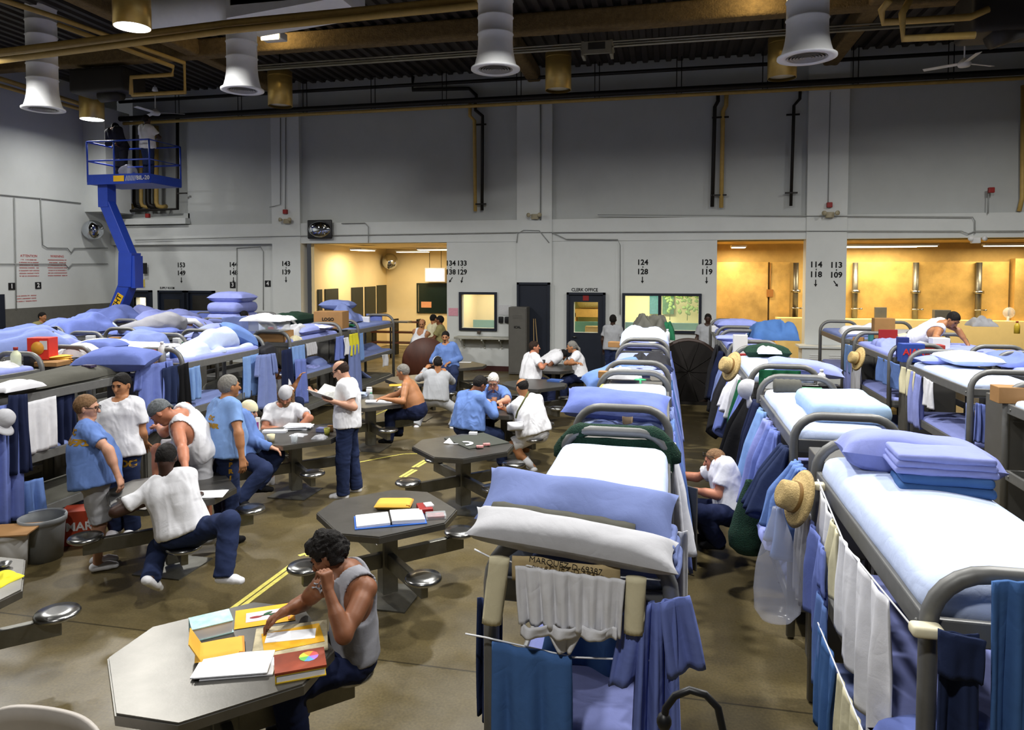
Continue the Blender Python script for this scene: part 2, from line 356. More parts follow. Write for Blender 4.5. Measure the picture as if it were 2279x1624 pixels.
# warm lamps inside
WARM = (1, .84, .54)
def panel_lamp(x, y, z, sx, sy, p, col, label, strength=6):
    t = thing('ceiling_light', label, 'ceiling light', (x, y, z), 'ceiling lights in the side rooms')
    MB().box((x, y, z), (sx+.06, sy+.06, .05)).build('housing', m_white, t)
    MB().box((x, y, z-.035), (sx, sy, .02)).build('diffuser', mat('lamp_diffuser_%d' % int(col[2]*100), 'ffffff', .5, var=0, emit=strength, ecol='fff0d0'), t)
    l = bpy.data.lights.new('lamp_light', 'AREA'); l.shape = 'RECTANGLE'; l.size = sx; l.size_y = sy; l.energy = p; l.color = col
    o = bpy.data.objects.new('lamp_light', l); COL.objects.link(o); o.location = (x, y, z-.06)
panel_lamp(-9.5, 21.2, 3.5, .35, 1.1, 55, (1, .86, .6), 'leftmost ceiling light in the yellow side room')
panel_lamp(-8.7, 23.6, 3.5, 1.1, .3, 55, (1, .86, .6), 'farthest ceiling light in the yellow side room, near the round mirror')
panel_lamp(-7.0, 21.2, 3.5, 1.2, .35, 55, (1, .86, .6), 'ceiling light in the yellow side room above the hanging screen')
panel_lamp(1.95, 20.8, 3.5, .35, .35, 90, WARM, 'small square ceiling light in the narrow gold shower bay')
panel_lamp(5.6, 20.6, 3.5, 2.6, .14, 105, WARM, 'long tube light in the wide shower bay, the nearer of two')
panel_lamp(5.5, 21.2, 3.5, 2.2, .12, 60, WARM, 'long tube light in the wide shower bay, the farther of two')
panel_lamp(8.9, 20.8, 3.5, 1.6, .14, 80, WARM, 'tube light at the right end of the wide shower bay')
panel_lamp(-4.9, 20.8, 2.7, .6, .6, 40, (1, .88, .6), 'ceiling light in the small booth behind the square window')
panel_lamp(-.6, 21.3, 2.7, 1.2, .6, 110, (1, .97, .72), 'ceiling light in the clerk office')
panel_lamp(-16.2, 20.8, 2.7, .6, .6, 60, (1, .95, .8), 'ceiling light in the store room at the left corner')
# windows, doors
def frame(mb, h, y, w=.07, t=.1, m=0):
    x0, x1, z0, z1 = h
    mb.box(((x0+x1)/2, y, z1+w/2), (x1-x0+2*w, t, w), m=m); mb.box(((x0+x1)/2, y, z0-w/2), (x1-x0+2*w, t, w), m=m)
    mb.box((x0-w/2, y, (z0+z1)/2), (w, t, z1-z0), m=m); mb.box((x1+w/2, y, (z0+z1)/2), (w, t, z1-z0), m=m); return mb
m_pane = mat('window_glass', 'e8f2f2', .05, var=0, alpha=.12, spec=.5)
def window(n, h, y, mull=()):
    w = frame(MB(), h, y)
    for x in mull: w.box((x, y, (h[2]+h[3])/2), (.08, .09, h[3]-h[2]))
    o = w.build('window_%d' % n, m_navy, kind='structure'); o.location = (0, 0, 0)
    MB().box(((h[0]+h[1])/2, y+.03, (h[2]+h[3])/2), (h[1]-h[0], .01, h[3]-h[2])).build('window_glass', m_pane, o)
window(1, WIN1, YB+.05); window(2, WIN2, YB+.05, (-.18,)); window(3, (-16.53, -16.1, 1.2, 1.97), YB+.2)
def door(n, x0, x1, z1, y, win=None, m=m_navy):
    b = MB()
    if win: holed(b, x0+.06, x1-.06, 0, z1-.06, y, .06, [win])
    else: b.box(((x0+x1)/2, y+.03, z1/2), (x1-x0-.12, .06, z1-.06))
    o = b.build('door_%d' % n, m, kind='structure')
    f = MB(); f.box((x0+.03, y, z1/2), (.06, .12, z1)); f.box((x1-.03, y, z1/2), (.06, .12, z1)); f.box(((x0+x1)/2, y, z1-.03), (x1-x0, .12, .06)); f.build('door_frame', m, o)
    MB().cyl((x0+.16, y-.06, 1.02), (x0+.27, y-.06, 1.02), .015, n=8).build('door_handle', m_chrome, o)
    return o
door(1, -2.67, -1.62, 2.23, YB, CLK)
tag(MB().box((-2.15, YB-.006, 2.08), (.16, .006, .14)).build('door_sign', m_red, origin=(-2.15, YB, 2.08)), 'small red sign at the top of the clerk office door', 'sign')
door(2, -15.63, -14.68, 2.2, YB+.16); MB().box((-15.15, YB+.15, 1.5), (.55, .02, .85)).build('door_window', m_dark, bpy.data.objects['door_2'])
door(3, -14.59, -13.66, 2.2, YB+.16); d3 = bpy.data.objects['door_3']; MB().box((-14.1, YB+.15, 1.75), (.62, .02, .6)).build('door_window', m_dark, d3); MB().box((-14.15, YB+.148, 1.3), (.65, .02, .3)).build('notice_board', mat('grey_notice', '3e4148', .6), d3)
door(4, -16.75, -15.9, 2.2, YB+.16, (-16.53, -16.1, 1.2, 1.97))
door(5, -4.05, -3.13, 2.5, YB-.06)
lp = MB(); lp.box((XL+.03, 15.1, 1.1), (.06, .9, 2.2)); lp.build('door_6', m_navy, kind='structure')
# yellow room doors and windows
b = MB()
for y0, y1, z0, z1 in ((19.75, 20.0, 0, 2.25), (20.22, 21.09, 0, 2.25), (22.11, 22.99, 0, 2.25), (23.2, 24.08, 0, 2.25), (24.26, 25.1, 1.25, 2.28)): b.box((-10.33, (y0+y1)/2, (z0+z1)/2), (.05, y1-y0, z1-z0))
b.build('door_7', mat('dark_olive_door', '2b2f27', .5), kind='structure')
b = MB(); frame(b, (-9.08, -7.6, 1.28, 2.3), 25.17, .05, .06); b.box((-8.3, 25.17, 1.8), (1.5, .03, 1.05)); b.build('window_4', mat('dark_green_pane', '1d2a24', .2), kind='structure')
tag(MB().box((-8.75, 25.14, 1.55), (.4, .01, .22)).build('paper_notice', mat('orange_paper', 'e9a274', .8), origin=(-8.75, 25.14, 1.55)), 'orange paper taped to the dark window of the yellow room', 'notice')
t = thing('hanging_screen', 'lit screen hung from the ceiling beside the numbers 134 and 138', 'screen', (-8.3, 24.9, 2.4))
MB().box((-8.33, 24.95, 2.66), (.78, .08, .52)).build('casing', m_white, t)
MB().box((-8.33, 24.9, 2.66), (.68, .02, .42)).build('display', mat('screen_glow', 'cfd6ff', .4, var=.25, scale=9, emit=1.6, ecol='c6cffc'), t)
MB().cyl((-8.55, 24.95, 2.92), (-8.55, 24.95, 3.6), .01, n=6).build('hanger', m_pipek, t); MB().cyl((-8.1, 24.95, 2.92), (-8.1, 24.95, 3.6), .01, n=6).build('hanger', m_pipek, t)
tag(MB().ell((-10.02, 24.75, 3.15), (.3, .3, .3), n=24).build('dome_mirror', m_mirror, origin=(-10.02, 24.75, 3.15)), 'round dome mirror in the corner of the yellow side room', 'mirror')
# office contents seen through the glass
tag(MB().box((-.35, 22.9, 1.75), (.35, .02, .6)).build('poster', mat('teal_poster', '4f8a92', .8, var=.3, scale=20), origin=(-.35, 22.9, 1.75)), 'teal poster seen through the left pane of the office window', 'poster')
tag(MB().box((.05, 22.9, 1.75), (.35, .02, .6)).build('poster', mat('green_poster', '5e8a62', .8, var=.4, scale=14), origin=(.05, 22.9, 1.75)), 'green poster seen through the left pane of the office window', 'poster')
tag(MB().box((-.9, 21.2, .65), (4.1, .06, 1.3)).build('desk_partition', mat('teal_partition', '6fa0a6', .7, var=.08), origin=(-.9, 21.2, 0)), 'low teal partition across the clerk office', 'partition')
tag(MB().box((-4.9, 21.2, .65), (1.9, .06, 1.3)).build('desk_partition', MATS['teal_partition'], origin=(-4.9, 21.2, 0)), 'low teal partition behind the small square window', 'partition')
tag(MB().box((-4.75, 21.95, 1.85), (1.0, .04, .95)).build('notice_board', mat('orange_board', 'e0a83c', .8), origin=(-4.75, 21.95, 1.85)), 'orange board on the wall behind the small square window', 'board')
pl = MB(); rr = np.random.RandomState(4)
for i in range(70):
    x = rr.choice([.45, 1.0, .75, 1.3], p=[.35, .4, .15, .1])-.35; c = np.array([x+rr.normal()*.09, 22.3, 1.5+rr.rand()*1.0])
    pl.ell(c, (.05, .02, .07), R=roty(rr.rand()*3), n=6)
pl.cyl((.1, 22.3, 1.3), (.12, 22.3, 2.5), .012, n=5).cyl((.62, 22.3, 1.3), (.66, 22.3, 2.5), .012, n=5)
tag(pl.build('hanging_plant', mat('leaf_green', '7f9a52', .6), origin=(.4, 22.3, 1.3)), 'trailing leafy plants seen through the right pane of the office window', 'plant')
tag(MB().lathe([(.13, 0), (.17, 0), (.17, .03), (.13, .03)], (1.0, 22.9, 2.2), R=rotx(PI/2), n=20).build('wall_clock', m_pipek, origin=(1.0, 22.9, 2.2)), 'round wall clock in the clerk office', 'clock')
tag(MB().rbox((-2.3, 22.3, 1.99), (.9, .5, .7), .2, n=4, noise=.03).build('bag_stack', m_straw, origin=(-2.3, 22.3, 1.6)), 'lumpy tan sack on the shelf seen through the clerk office door', 'sack')
tag(MB().box((-2.2, 22.4, 1.5), (1.3, .6, .25)).box((-2.8, 22.4, .75), (.05, .6, 1.5)).box((-1.6, 22.4, .75), (.05, .6, 1.5)).build('shelf', mat('tan_shelf', 'c99a58', .6), origin=(-2.2, 22.4, .55)), 'tan shelf seen through the glass of the clerk office door', 'shelf')
tag(MB().rbox((-2.1, 20.9, .95), (.5, .1, .5), .05).build('office_chair', mat('beige_chair', 'b89a70', .7), origin=(-2.1, 20.9, .7)), 'back of a beige chair seen through the clerk office door', 'chair')
tag(MB().box((-16.5, 21.9, 1.75), (.25, .02, .25)).box((-16.05, 21.9, 1.85), (.25, .02, .5)).build('paper_notice', mat('tan_paper', 'd9bd8a', .8), origin=(-16.4, 21.9, 1.7)), 'tan papers on the wall of the lit store room', 'notice')
tag(MB().box((-16.0, 21.0, 1.0), (.7, .5, .9)).build('desk', mat('orange_desk', 'd99a4a', .6), origin=(-16.0, 21.0, .55)), 'orange desk seen through the lit window at the left corner', 'desk')
# wall lettering
wt = []
def number(lines, px, py, size=.2, y=YB-.004, label='', ang=None, bold=.006):
    mb = MB(); P0 = aty(px, py, y)
    put_text(mb, lines[0], size, P0, R_BACK, bold=bold); put_text(mb, '-', size*.6, P0+np.array([0, 0, -.12]), R_BACK@rotz(PI/2), bold=bold)
    put_text(mb, lines[1], size, P0+np.array([0, 0, -.25]), R_BACK, bold=bold)
    R = R_BACK@rotz(ang or 0); c = P0+np.array([0, 0, -.47])
    mb.prism([(-.012, .09), (.012, .09), (.012, -.02), (.04, -.02), (0, -.09), (-.04, -.02), (-.012, -.02)], -.001, .002, R=R, c=c)
    tag(mb.build('wall_number', m_txt, origin=P0), label, 'wall number', 'stencilled bunk numbers on the wall')
for a, b_, px, py, an in (('153', '149', 403, 590, 0), ('144', '148', 519, 589, 0), ('143', '139', 636, 587, 0), ('134', '138', 1003, 586, -.6), ('133', '129', 1028, 586, -.25),
                      ('124', '128', 1430, 584, 0), ('123', '119', 1573, 584, 0), ('114', '118', 1816, 589, 0), ('113', '109', 1861, 590, .6)):
    yy = YB-.004 if px in (636, 1816, 1861) else (YB+.216 if px < 600 else YB+.056)
    number((a, b_), px, py, y=yy, ang=an, label='black stencilled numbers %s to %s with an arrow on the wall' % (a, b_))
def wall_text(body, px, py, size, y, label, m=m_txt, bold=0, name='wall_lettering', sx=1):
    P0 = aty(px, py, y); tag(put_text(MB(), body, size, P0, R_BACK, bold=bold, sx=sx).build(name, m, origin=P0), label, 'lettering')
wall_text('CLERK OFFICE', 1301, 645, .125, YB+.056, 'black CLERK OFFICE lettering above the dark door', bold=.003, sx=.9)
wall_text('SUPPLY ROOM', 372, 641, .10, YB+.216, 'black SUPPLY ROOM lettering above the dark blue door', bold=.002, sx=.8)
def num_sign(d, P0, R, label):
    t = thing('number_sign', label, 'sign', P0, 'black number signs'); MB().box(P0, (.19, .19, .012), R=R).build('plate', m_black, t)
    put_text(MB(), d, .17, np.array(P0)+np.asarray(R)@np.array([0, 0, .008]), R, bold=.004).build('numeral', m_white, t)
num_sign('1', atx(26, 637, XL+.01), R_LEFT, 'black square sign with a white 1 on the left wall')
num_sign('2', atx(85, 635, XL+.01), R_LEFT, 'black square sign with a white 2 on the left wall')
num_sign('3', aty(518, 634, YB+.21), R_BACK, 'black square sign with a white 3 under the number 148')
num_sign('4', aty(596, 631, YB+.21), R_BACK, 'black square sign with a white 4 left of the number 143')
m_rtxt = mat('red_wall_lettering', 'b8504c', .8, var=0)
def notice(px, py, head, rows, size, label):
    P0 = atx(px, py, XL+.005); mb = MB()
    if head: put_text(mb, head, size*1.6, P0+np.array([0, 0, .28]), R_LEFT)
    rr = np.random.RandomState(px)
    for i in range(rows): put_text(mb, ''.join(rr.choice(list('nomuwr e sat'), 22)), size, P0+np.array([0, 0, .18-i*size*1.25]), R_LEFT)
    tag(mb.build('wall_lettering', m_rtxt, origin=P0), label, 'lettering')
notice(65, 592, 'ATTENTION', 7, .06, 'red painted notice headed ATTENTION on the left wall'); notice(128, 592, 'WARNING', 7, .06, 'red painted notice to the right of the ATTENTION notice')
notice(60, 672, '', 3, .06, 'short red painted notice under the black 2 sign')
tag(MB().box((-5.93, YB+.05, 1.65), (.28, .01, .22)).build('paper_notice', mat('pink_paper', 'd79aa8', .8, var=.2, scale=30), origin=(-5.93, YB+.05, 1.65)), 'pink notice left of the small square window', 'notice')
tag(MB().box((-4.42, YB+.05, 1.72), (.34, .01, .28)).build('paper_notice', mat('grey_paper', 'c6c7c9', .8, var=.1, scale=40), origin=(-4.42, YB+.05, 1.72)), 'white notice to the right of the small square window', 'notice')
for i, x in enumerate((-4.53, -4.35)):
    tag(MB().rbox((x, YB+.02, 1.45), (.13, .08, .18), .02).build('wall_phone', m_black, origin=(x, YB+.02, 1.45)), ('left' if i == 0 else 'right')+' of the two black boxes under the white notice', 'wall box')
# wall shelf
t = thing('wall_shelf', 'long grey shelf on brackets under the small square window', 'shelf', (-5, YB-.15, .95)); MB().rbox((-5.0, YB-.14, .95), (1.6, .4, .06), .01, smooth=False, n=1).build('board', mat('shelf_grey', 'a9a99f', .5), t)
for x in (-5.6, -5.0, -4.5):
    MB().box((x, YB-.16, .9), (.04, .34, .04)).box((x, YB+.03, .78), (.04, .03, .28)).tube([(x, YB-.25, .9), (x, YB+.03, .68)], .015, n=6).build('bracket', mat('shelf_grey'), t) if False else MB().box((x, YB-.16, .9), (.04, .34, .04)).box((x, YB+.03, .78), (.04, .03, .28)).tube([(x, YB-.25, .9), (x, YB+.03, .68)], .015, n=6).build('bracket', MATS['shelf_grey'], t)
# electrical conduit runs
cb = MB(); y = YB-.02
def run(pts, r=.014, yy=None): cb.tube([aty(px, py, yy or y) for px, py in pts], r, n=6)
run([(300, 534), (600, 526), (1150, 517), (1228, 517), (1760, 514), (2140, 514), (2155, 520), (2170, 514), (2279, 514)], .012)
run([(1150, 540), (1152, 520), (1165, 512), (1200, 513), (1222, 540)], .012); run([(1228, 517), (1260, 532), (1375, 533), (1380, 545), (1380, 700)], .014)
run([(1330, 478), (1890, 481), (2165, 483), (2170, 492), (2170, 520)], .012); run([(624, 262), (624, 455), (600, 461)], .012); run([(636, 262), (635, 465)], .012)
run([(1203, 225), (1203, 490)], .018); run([(1848, 205), (1843, 455)], .010); run([(527, 552), (527, 690)], .014, YB+.2); run([(527, 552), (580, 549), (586, 560), (586, 690)], .012, YB+.2)
run([(820, 540), (820, 505), (812, 496), (760, 497)], .012); run([(2200, 430), (2199, 475)], .014)
cb.build('trim_3', mat('conduit_paint', '8f9290', .6), kind='structure')
cl = MB()
for pts in ([(0, 587), (145, 587), (152, 596), (160, 587), (240, 587)], [(90, 440), (95, 545), (105, 551), (150, 552), (158, 562), (165, 552), (240, 552)], [(0, 433), (88, 441), (180, 452)], [(32, 440), (36, 690)]):
    cl.tube([atx(px, py, XL+.03) for px, py in pts], .014, n=6)
cl.build('trim_4', MATS['conduit_paint'], kind='structure')
# pipes under the roof
pk = MB()
pk.tube([(-16.5, YB-.35, 7.47), (10.5, YB-.35, 7.47)], .075, n=10); pk.tube([(-16.5, YB-.3, 8.0), (10.5, YB-.3, 8.0)], .05, n=8)
tag(pk.build('ceiling_pipe', m_pipek, origin=(-3, YB-.3, 7.4)), 'long black pipe run along the top of the far wall', 'pipe')
tag(MB().tube([(-16.5, YB-.2, 7.36), (10.5, YB-.2, 7.36)], .05, n=8).build('ceiling_pipe', m_pipey, origin=(-3, YB-.2, 7.36)), 'thin yellow pipe just below the black one on the far wall', 'pipe')
for x in np.arange(-14.5, 10, 2.1):
    hg = MB().tube([(x, YB-.35, 8.3), (x, YB-.35, 7.38), (x+.12, YB-.35, 7.38), (x+.12, YB-.35, 8.3)], .012, n=5); tag(hg.build('pipe_hanger', m_pipek, origin=(x, YB-.35, 7.38)), 'thin rod hanger holding the black and yellow pipes along the far wall', 'hanger', 'pipe hangers')
p = aty(604, 84, 14.3); t = thing('roof_lamp', 'bright warm roof lamp behind the big white duct', 'lamp', p); MB().rbox(p+np.array([0, .1, .05]), (.5, .3, .16), .02, n=1).build('housing', m_white, t); MB().box(p+np.array([0, -.06, 0]), (.42, .02, .12)).build('lens', mat('roof_lens', 'ffffff', .5, var=0, emit=6, ecol='ffe6b0'), t)
for px_, py_, yy_ in ((604, 62, 14.6), (1690, -25, 14.6)):
    l = bpy.data.lights.new('lamp_light', 'POINT'); l.energy = 32; l.color = (1, .8, .45); l.shadow_soft_size = .12; o = bpy.data.objects.new('lamp_light', l); COL.objects.link(o); o.location = aty(px_, py_, yy_)
p = aty(1690, -40, 14.6); tag(MB().rbox(p+np.array([0, -.2, .05]), (.5, .3, .16), .02, n=1).build('roof_lamp', m_white, origin=p), 'warm roof lamp above the right white duct', 'lamp')
def wpipe(name, pts, r, m, label, brackets=()):
    t = thing(name, label, 'pipe', aty(pts[-1][0], pts[-1][1], YB+.05)); MB().tube([aty(px, py, YB+.02) for px, py in pts], r, n=9).build('pipe', m, t)
    for (a, b_, c) in brackets:
        p, q = aty(a, c, YB+.0), aty(b_, c, YB+.0); MB().box((p+q)/2, (abs(q[0]-p[0]), .05, .04)).build('bracket', m_pipek, t)
    return t
wpipe('wall_pipe', [(1046, 230), (1046, 258), (1056, 268), (1058, 470)], .05, m_pipey, 'yellow drop pipe on the middle wall panel left of the pillar')
wpipe('wall_pipe', [(1058, 228), (1058, 245), (1074, 258), (1074, 280), (1073, 468)], .045, m_pipek, 'black drop pipe beside the yellow one left of the middle pillar', [(1060, 1082, 277), (1058, 1082, 454)])
wpipe('wall_pipe', [(1598, 205), (1598, 225), (1591, 238), (1585, 460)], .05, m_pipek, 'black drop pipe right of the middle pillar, beside a yellow pipe', [(1585, 1622, 261), (1581, 1617, 434)])
wpipe('wall_pipe', [(1617, 205), (1616, 235), (1609, 248), (1605, 462)], .055, m_pipey, 'yellow drop pipe between two black drop pipes on the right wall panel')
wpipe('wall_pipe', [(1781, 195), (1780, 220), (1767, 235), (1760, 458)], .04, m_pipek, 'thin black drop pipe with crossbars left of the right pillar', [(1750, 1780, 255), (1747, 1775, 429)])
wpipe('wall_pipe', [(2277, 190), (2275, 440), (2268, 470)], .05, m_pipey, 'yellow drop pipe at the right edge of the far wall')
wpipe('wall_pipe', [(395, 255), (395, 465), (270, 470)], .05, m_pipek, 'black pipe that turns a corner behind the lift platform', [(393, 416, 430)])
wpipe('wall_pipe', [(919, 170), (918, 200), (1044, 197), (1060, 212), (1060, 225)], .05, m_pipek, 'black pipe jogging under the roof left of the middle pillar')
tp = thing('wall_pipe_cluster', 'cluster of thick elbowed pipes behind the lift platform', 'pipes', aty(300, 460, YB))
for i, (px, m_, r) in enumerate(((258, m_pipey, .09), (274, m_pipey, .09), (298, m_pipek, .05), (314, m_pipey, .06), (330, m_pipek, .09), (348, m_pipey, .07))):
    MB().tube([aty(px, 280, YB+.7), aty(px, 450, YB+.7), aty(px+3, 458, YB+.7), aty(px+12, 461, YB+.7), aty(px+22, 459, YB+.9)], r, n=9).build('pipe', m_, tp)
# yellow pipes under the roof at the left and right
def rpipe(pts, r, label, m=m_pipey): tag(MB().tube(pts, r, n=9).build('ceiling_pipe', m, origin=pts[0]), label, 'pipe', 'yellow pipes under the roof')
A = lambda px, py, yy: aty(px, py, yy)
rpipe([A(-40, 122, 11.5), A(520, 52, 11.5), A(1060, 0, 11.5)], .075, 'upper of the two long yellow pipes across the top left')
rpipe([A(-40, 140, 11.4), A(505, 68, 11.4), A(1062, 12, 11.4)], .06, 'lower of the two long yellow pipes across the top left')
rpipe([A(-10, -5, 10.5), A(130, 40, 12.2), A(410, 140, 15.2), A(412, 205, 15.2), A(294, 211, 15.2)], .05, 'yellow pipe dropping in a step beside the ceiling fan at left')
rpipe([A(130, 55, 12.2), A(385, 148, 15), A(384, 166, 15), A(292, 172, 15), A(292, 210, 15)], .05, 'yellow pipe with a short step, left of the ceiling fan drop')
rpipe([A(0, 175, 15), A(270, 260, 19.1)], .06, 'yellow pipe running to the far corner at left'); rpipe([A(0, 190, 15), A(262, 268, 19.1)], .05, 'yellow pipe running to the far corner, lowest at left')
rpipe([A(1980, 0, 13), A(1962, 22, 13.2), A(1965, 50, 13.4), A(2160, 38, 13.4), A(2200, 20, 13.4)], .06, 'yellow pipe bending at the top right, the farther left one')
rpipe([A(2025, 0, 13), A(2008, 30, 13), A(2010, 86, 13), A(2170, 78, 13)], .06, 'yellow pipe bending at the top right, the one dropping lower')
cw = MB()
for dz, r in ((0, .02), (.06, .02), (-.05, .03)): cw.tube([(-10.6, 16.12, 7.86+dz), (10.5, 16.12, 7.86+dz)], r, n=6)
tag(cw.build('conduit_rack', mat('galvanised', 'a5a08e', .4, .6), origin=(0, 16.5, 7.96)), 'thin metal conduit rack under the roof that the far lamps hang from', 'conduit')
# lamps
def lampshade(i, x, y, z, lit):
    nm = {0: 'lit gold drum lamp near the lift platform', 1: 'gold drum lamp hanging above the yellow side room', 2: 'gold drum lamp hanging beside the middle pillar', 3: 'gold drum lamp half behind the right white duct',
          4: 'lit gold drum lamp at the top left, nearest lit lamp'}.get(i, 'gold drum lamp overhead, number %d in its row' % i)
    t = thing('drum_lamp', nm, 'lamp', (x, y, z), 'gold drum lamps')
    MB().lathe([(.29, 0), (.3, .0), (.3, .86), (.24, .88), (.24, .94)], (x, y, z), n=32, cap=False).lathe([(.0, .86), (.3, .86)], (x, y, z), n=32, cap=False).lathe([(.305, .72), (.305, .74)], (x, y, z), n=32, cap=False).build('shade', m_goldshade, t)
    MB().lathe([(.0, 0), (.285, .0), (.285, .02), (0, .02)], (x, y, z+(0 if w else .06)), n=32, cap=False).build('lens', mat('lamp_lens_lit', 'ffffff', .4, var=0, emit=7, ecol='f2f8ff') if w else mat('lamp_lens_off', 'd8d2c0', .4, var=0), t)
    MB().cyl((x, y, z+.9), (x, y, 8.36), .02, n=6).build('stem', m_pipek, t)
for i, (x, y, z, w, lit) in enumerate(LAMPS): lampshade(i, x, y, z, lit)
# ducts
def drop_duct(x, y, zb, zt, label, R=.33):
    t = thing('duct_drop', label, 'air duct', (x, y, zb), 'white round duct drops')
    R *= .88
    prof = [(R*1.30, .03), (R*1.2, .10), (R*1.11, .20), (R*1.04, .32), (R, .46)]
    z = .62
    while z < zt-zb: prof += [(R, z), (R+.016, z+.012), (R, z+.03)]; z += .3
    prof.append((R, zt-zb))
    MB().lathe(prof, (x, y, zb), n=32, cap=False).build('pipe', m_duct, t)
    MB().lathe([(R*1.28, .035), (R*1.42, .03), (R*1.42, 0), (R*1.0, 0), (R*.97, .06)], (x, y, zb), n=32, cap=False).build('collar', m_duct, t)
    g = MB()
    for k in range(6): r = R*.95*(1-k/6.3); g.lathe([(r, .0), (r-.012, .0), (r-.045, .05), (r-.03, .05)], (x, y, zb), n=28, cap=False)
    g.build('grille', mat('grille_grey', '9c9a98', .5, .3), t); MB().lathe([(0, .11), (R*1.0, .11)], (x, y, zb), n=28, cap=False).build('grille_backing', m_dark, t)
drop_duct(-13.0, 12.8, 6.25, 8.9, 'white round duct with a grille at the far left of the ceiling')
drop_duct(-8.27, 12.8, 6.4, 7.62, 'white round duct that bends into the big horizontal duct'); drop_duct(-3.1, 12.8, 6.5, 8.9, 'white round duct dropping left of the middle pillar', .36)
drop_duct(2.25, 12.8, 6.38, 8.9, 'white round duct dropping in front of the right gold lamp', .38)
t = thing('main_duct', 'big white horizontal duct with a squared end at the top left', 'air duct', (-9, 12.8, 7.8))
e = [(-8.27, 12.8, 7.6), (-8.27, 12.8, 7.75), (-8.33, 12.8, 7.9), (-8.5, 12.8, 8.02), (-8.75, 12.8, 8.06), (-10.6, 12.7, 8.06)]
MB().tube(e, .36, n=28).build('elbow', m_duct, t)
MB().rbox((-6.95, 12.6, 8.12), (2.2, 1.1, .76), .04, n=2).prism([(-8.1, 7.55), (-5.8, 7.75), (-5.8, 8.4), (-8.1, 8.4)], -.55, .55, R=np.array([[1, 0, 0], [0, 0, -1], [0, 1, 0]]), c=(0, 12.6, 0)).build('plenum', m_duct, t)
# ceiling fans
for px, py, yy, lab in ((346, 252, 17.0, 'white ceiling fan hanging above the lift platform'), (2146, 143, 16.0, 'white ceiling fan hanging at the top right')):
    p = aty(px, py, yy); t = thing('ceiling_fan', lab, 'ceiling fan', p); MB().lathe([(.02, .12), (.05, .1), (.11, .04), (.13, 0), (.1, -.05), (0, -.06)], p, n=18, cap=False).build('motor', m_white, t)
    MB().cyl(p+np.array([0, 0, .1]), (p[0], p[1], p[2]+.75), .015, n=8).lathe([(.05, .7), (.08, .6), (.02, .58)], p, n=12, cap=False).build('rod', m_white, t)
    for k in range(3):
        a = k*2.094+.5; MB().box(p+np.array([math.cos(a)*.42, math.sin(a)*.42, .02]), (.62, .11, .01), R=rotz(a)@rotx(.2)).build('blade', m_white, t)
p = aty(1330, 112, 15.5); t = thing('hanging_heater', 'open metal box fitting hung on rods beside the middle lamp', 'fitting', p)
MB().box(p+np.array([0, -.2, 0]), (.62, .04, .26)).box(p+np.array([-.3, 0, 0]), (.06, .4, .3)).box(p+np.array([.3, 0, 0]), (.06, .4, .3)).box(p, (.7, .4, .04)).build('casing', mat('galvanised'  , 'a5a08e', .4, .6), t)
MB().box(p+np.array([0, -.23, .03]), (.36, .02, .14)).build('opening', m_dark, t); MB().cyl(p+np.array([-.2, 0, 0]), p+np.array([-.2, 0, 1.1]), .012, n=5).cyl(p+np.array([.2, 0, 0]), p+np.array([.2, 0, 1.1]), .012, n=5).build('rods', m_pipek, t)
tag(MB().rbox(aty(2235, 45, 14.0)+np.array([0, 0, .1]), (1.3, .9, .8), .1).cyl(aty(2200, 85, 13.8), aty(2270, 60, 13.8), .2).build('roof_heater', mat('heater_dark', '2a2622', .6), origin=aty(2235, 45, 14.0)), 'dark roof heater with loose cables at the top right corner', 'heater')
tag(MB().rbox(aty(240, 185, 15.5), (1.6, .8, .6), .08).cyl(aty(225, 215, 15.4), aty(270, 210, 15.4), .15).build('roof_heater', MATS['heater_dark'], origin=aty(240, 185, 15.5)), 'dark roof heater above the lift platform', 'heater')
# small wall devices
for px, py, lab in ((635, 471, 'red alarm box on the pillar above the wide convex mirror'), (1846, 456, 'red alarm box on the right pillar'), (2206, 423, 'red alarm box on the wall panel at far right'), (329, 480, 'red alarm box under the lift platform')):
    p = aty(px, py, YB-.05); tag(MB().rbox(p, (.13, .1, .13), .015, smooth=False, n=1).build('alarm_box', m_red, origin=p), lab, 'alarm')
for px, py, lab in ((638, 492, 'beige twin emergency lamp on the left pillar'), (1190, 482, 'beige twin emergency lamp on the middle pillar'), (1847, 478, 'beige twin emergency lamp on the right pillar'), (2172, 535, 'white twin emergency lamp above the wide shower bay')):
    p = aty(px, py, YB-.1); t = thing('emergency_lamp', lab, 'emergency light', p, 'twin emergency lamps'); m_ = mat('beige_plastic', 'a39a80', .5) if px < 2000 else m_white
    MB().rbox(p+np.array([0, .03, 0]), (.2, .12, .14), .02).build('body', m_, t)
    for s in (-1, 1): MB().lathe([(.02, 0), (.06, .08), (.06, .1), (0, .1)], p+np.array([s*.12, -.03, .04]), R=rotx(PI/2)@roty(s*.4), n=12, cap=False).build('lamp_head', m_, t)
t = thing('convex_mirror', 'wide convex mirror in a dark frame at the corner of the yellow room', 'mirror', aty(710, 510, YB-.1))
p = aty(710, 510, YB-.15); MB().rbox(p+np.array([0, .05, 0]), (.78, .06, .55), .14, n=4).build('rim', m_black, t)
v, fc = lattice(14, 10, 1); MB().ell(p+np.array([0, .06, 0]), (.37, .16, .25), n=22).build('glass', m_mirror, t)
tag(MB().ell(atx(207, 512, XL+.25), (.3, .3, .3), n=24).build('dome_mirror', m_mirror, origin=atx(207, 512, XL+.25)), 'round dome mirror high on the left wall by the lift arm', 'mirror')
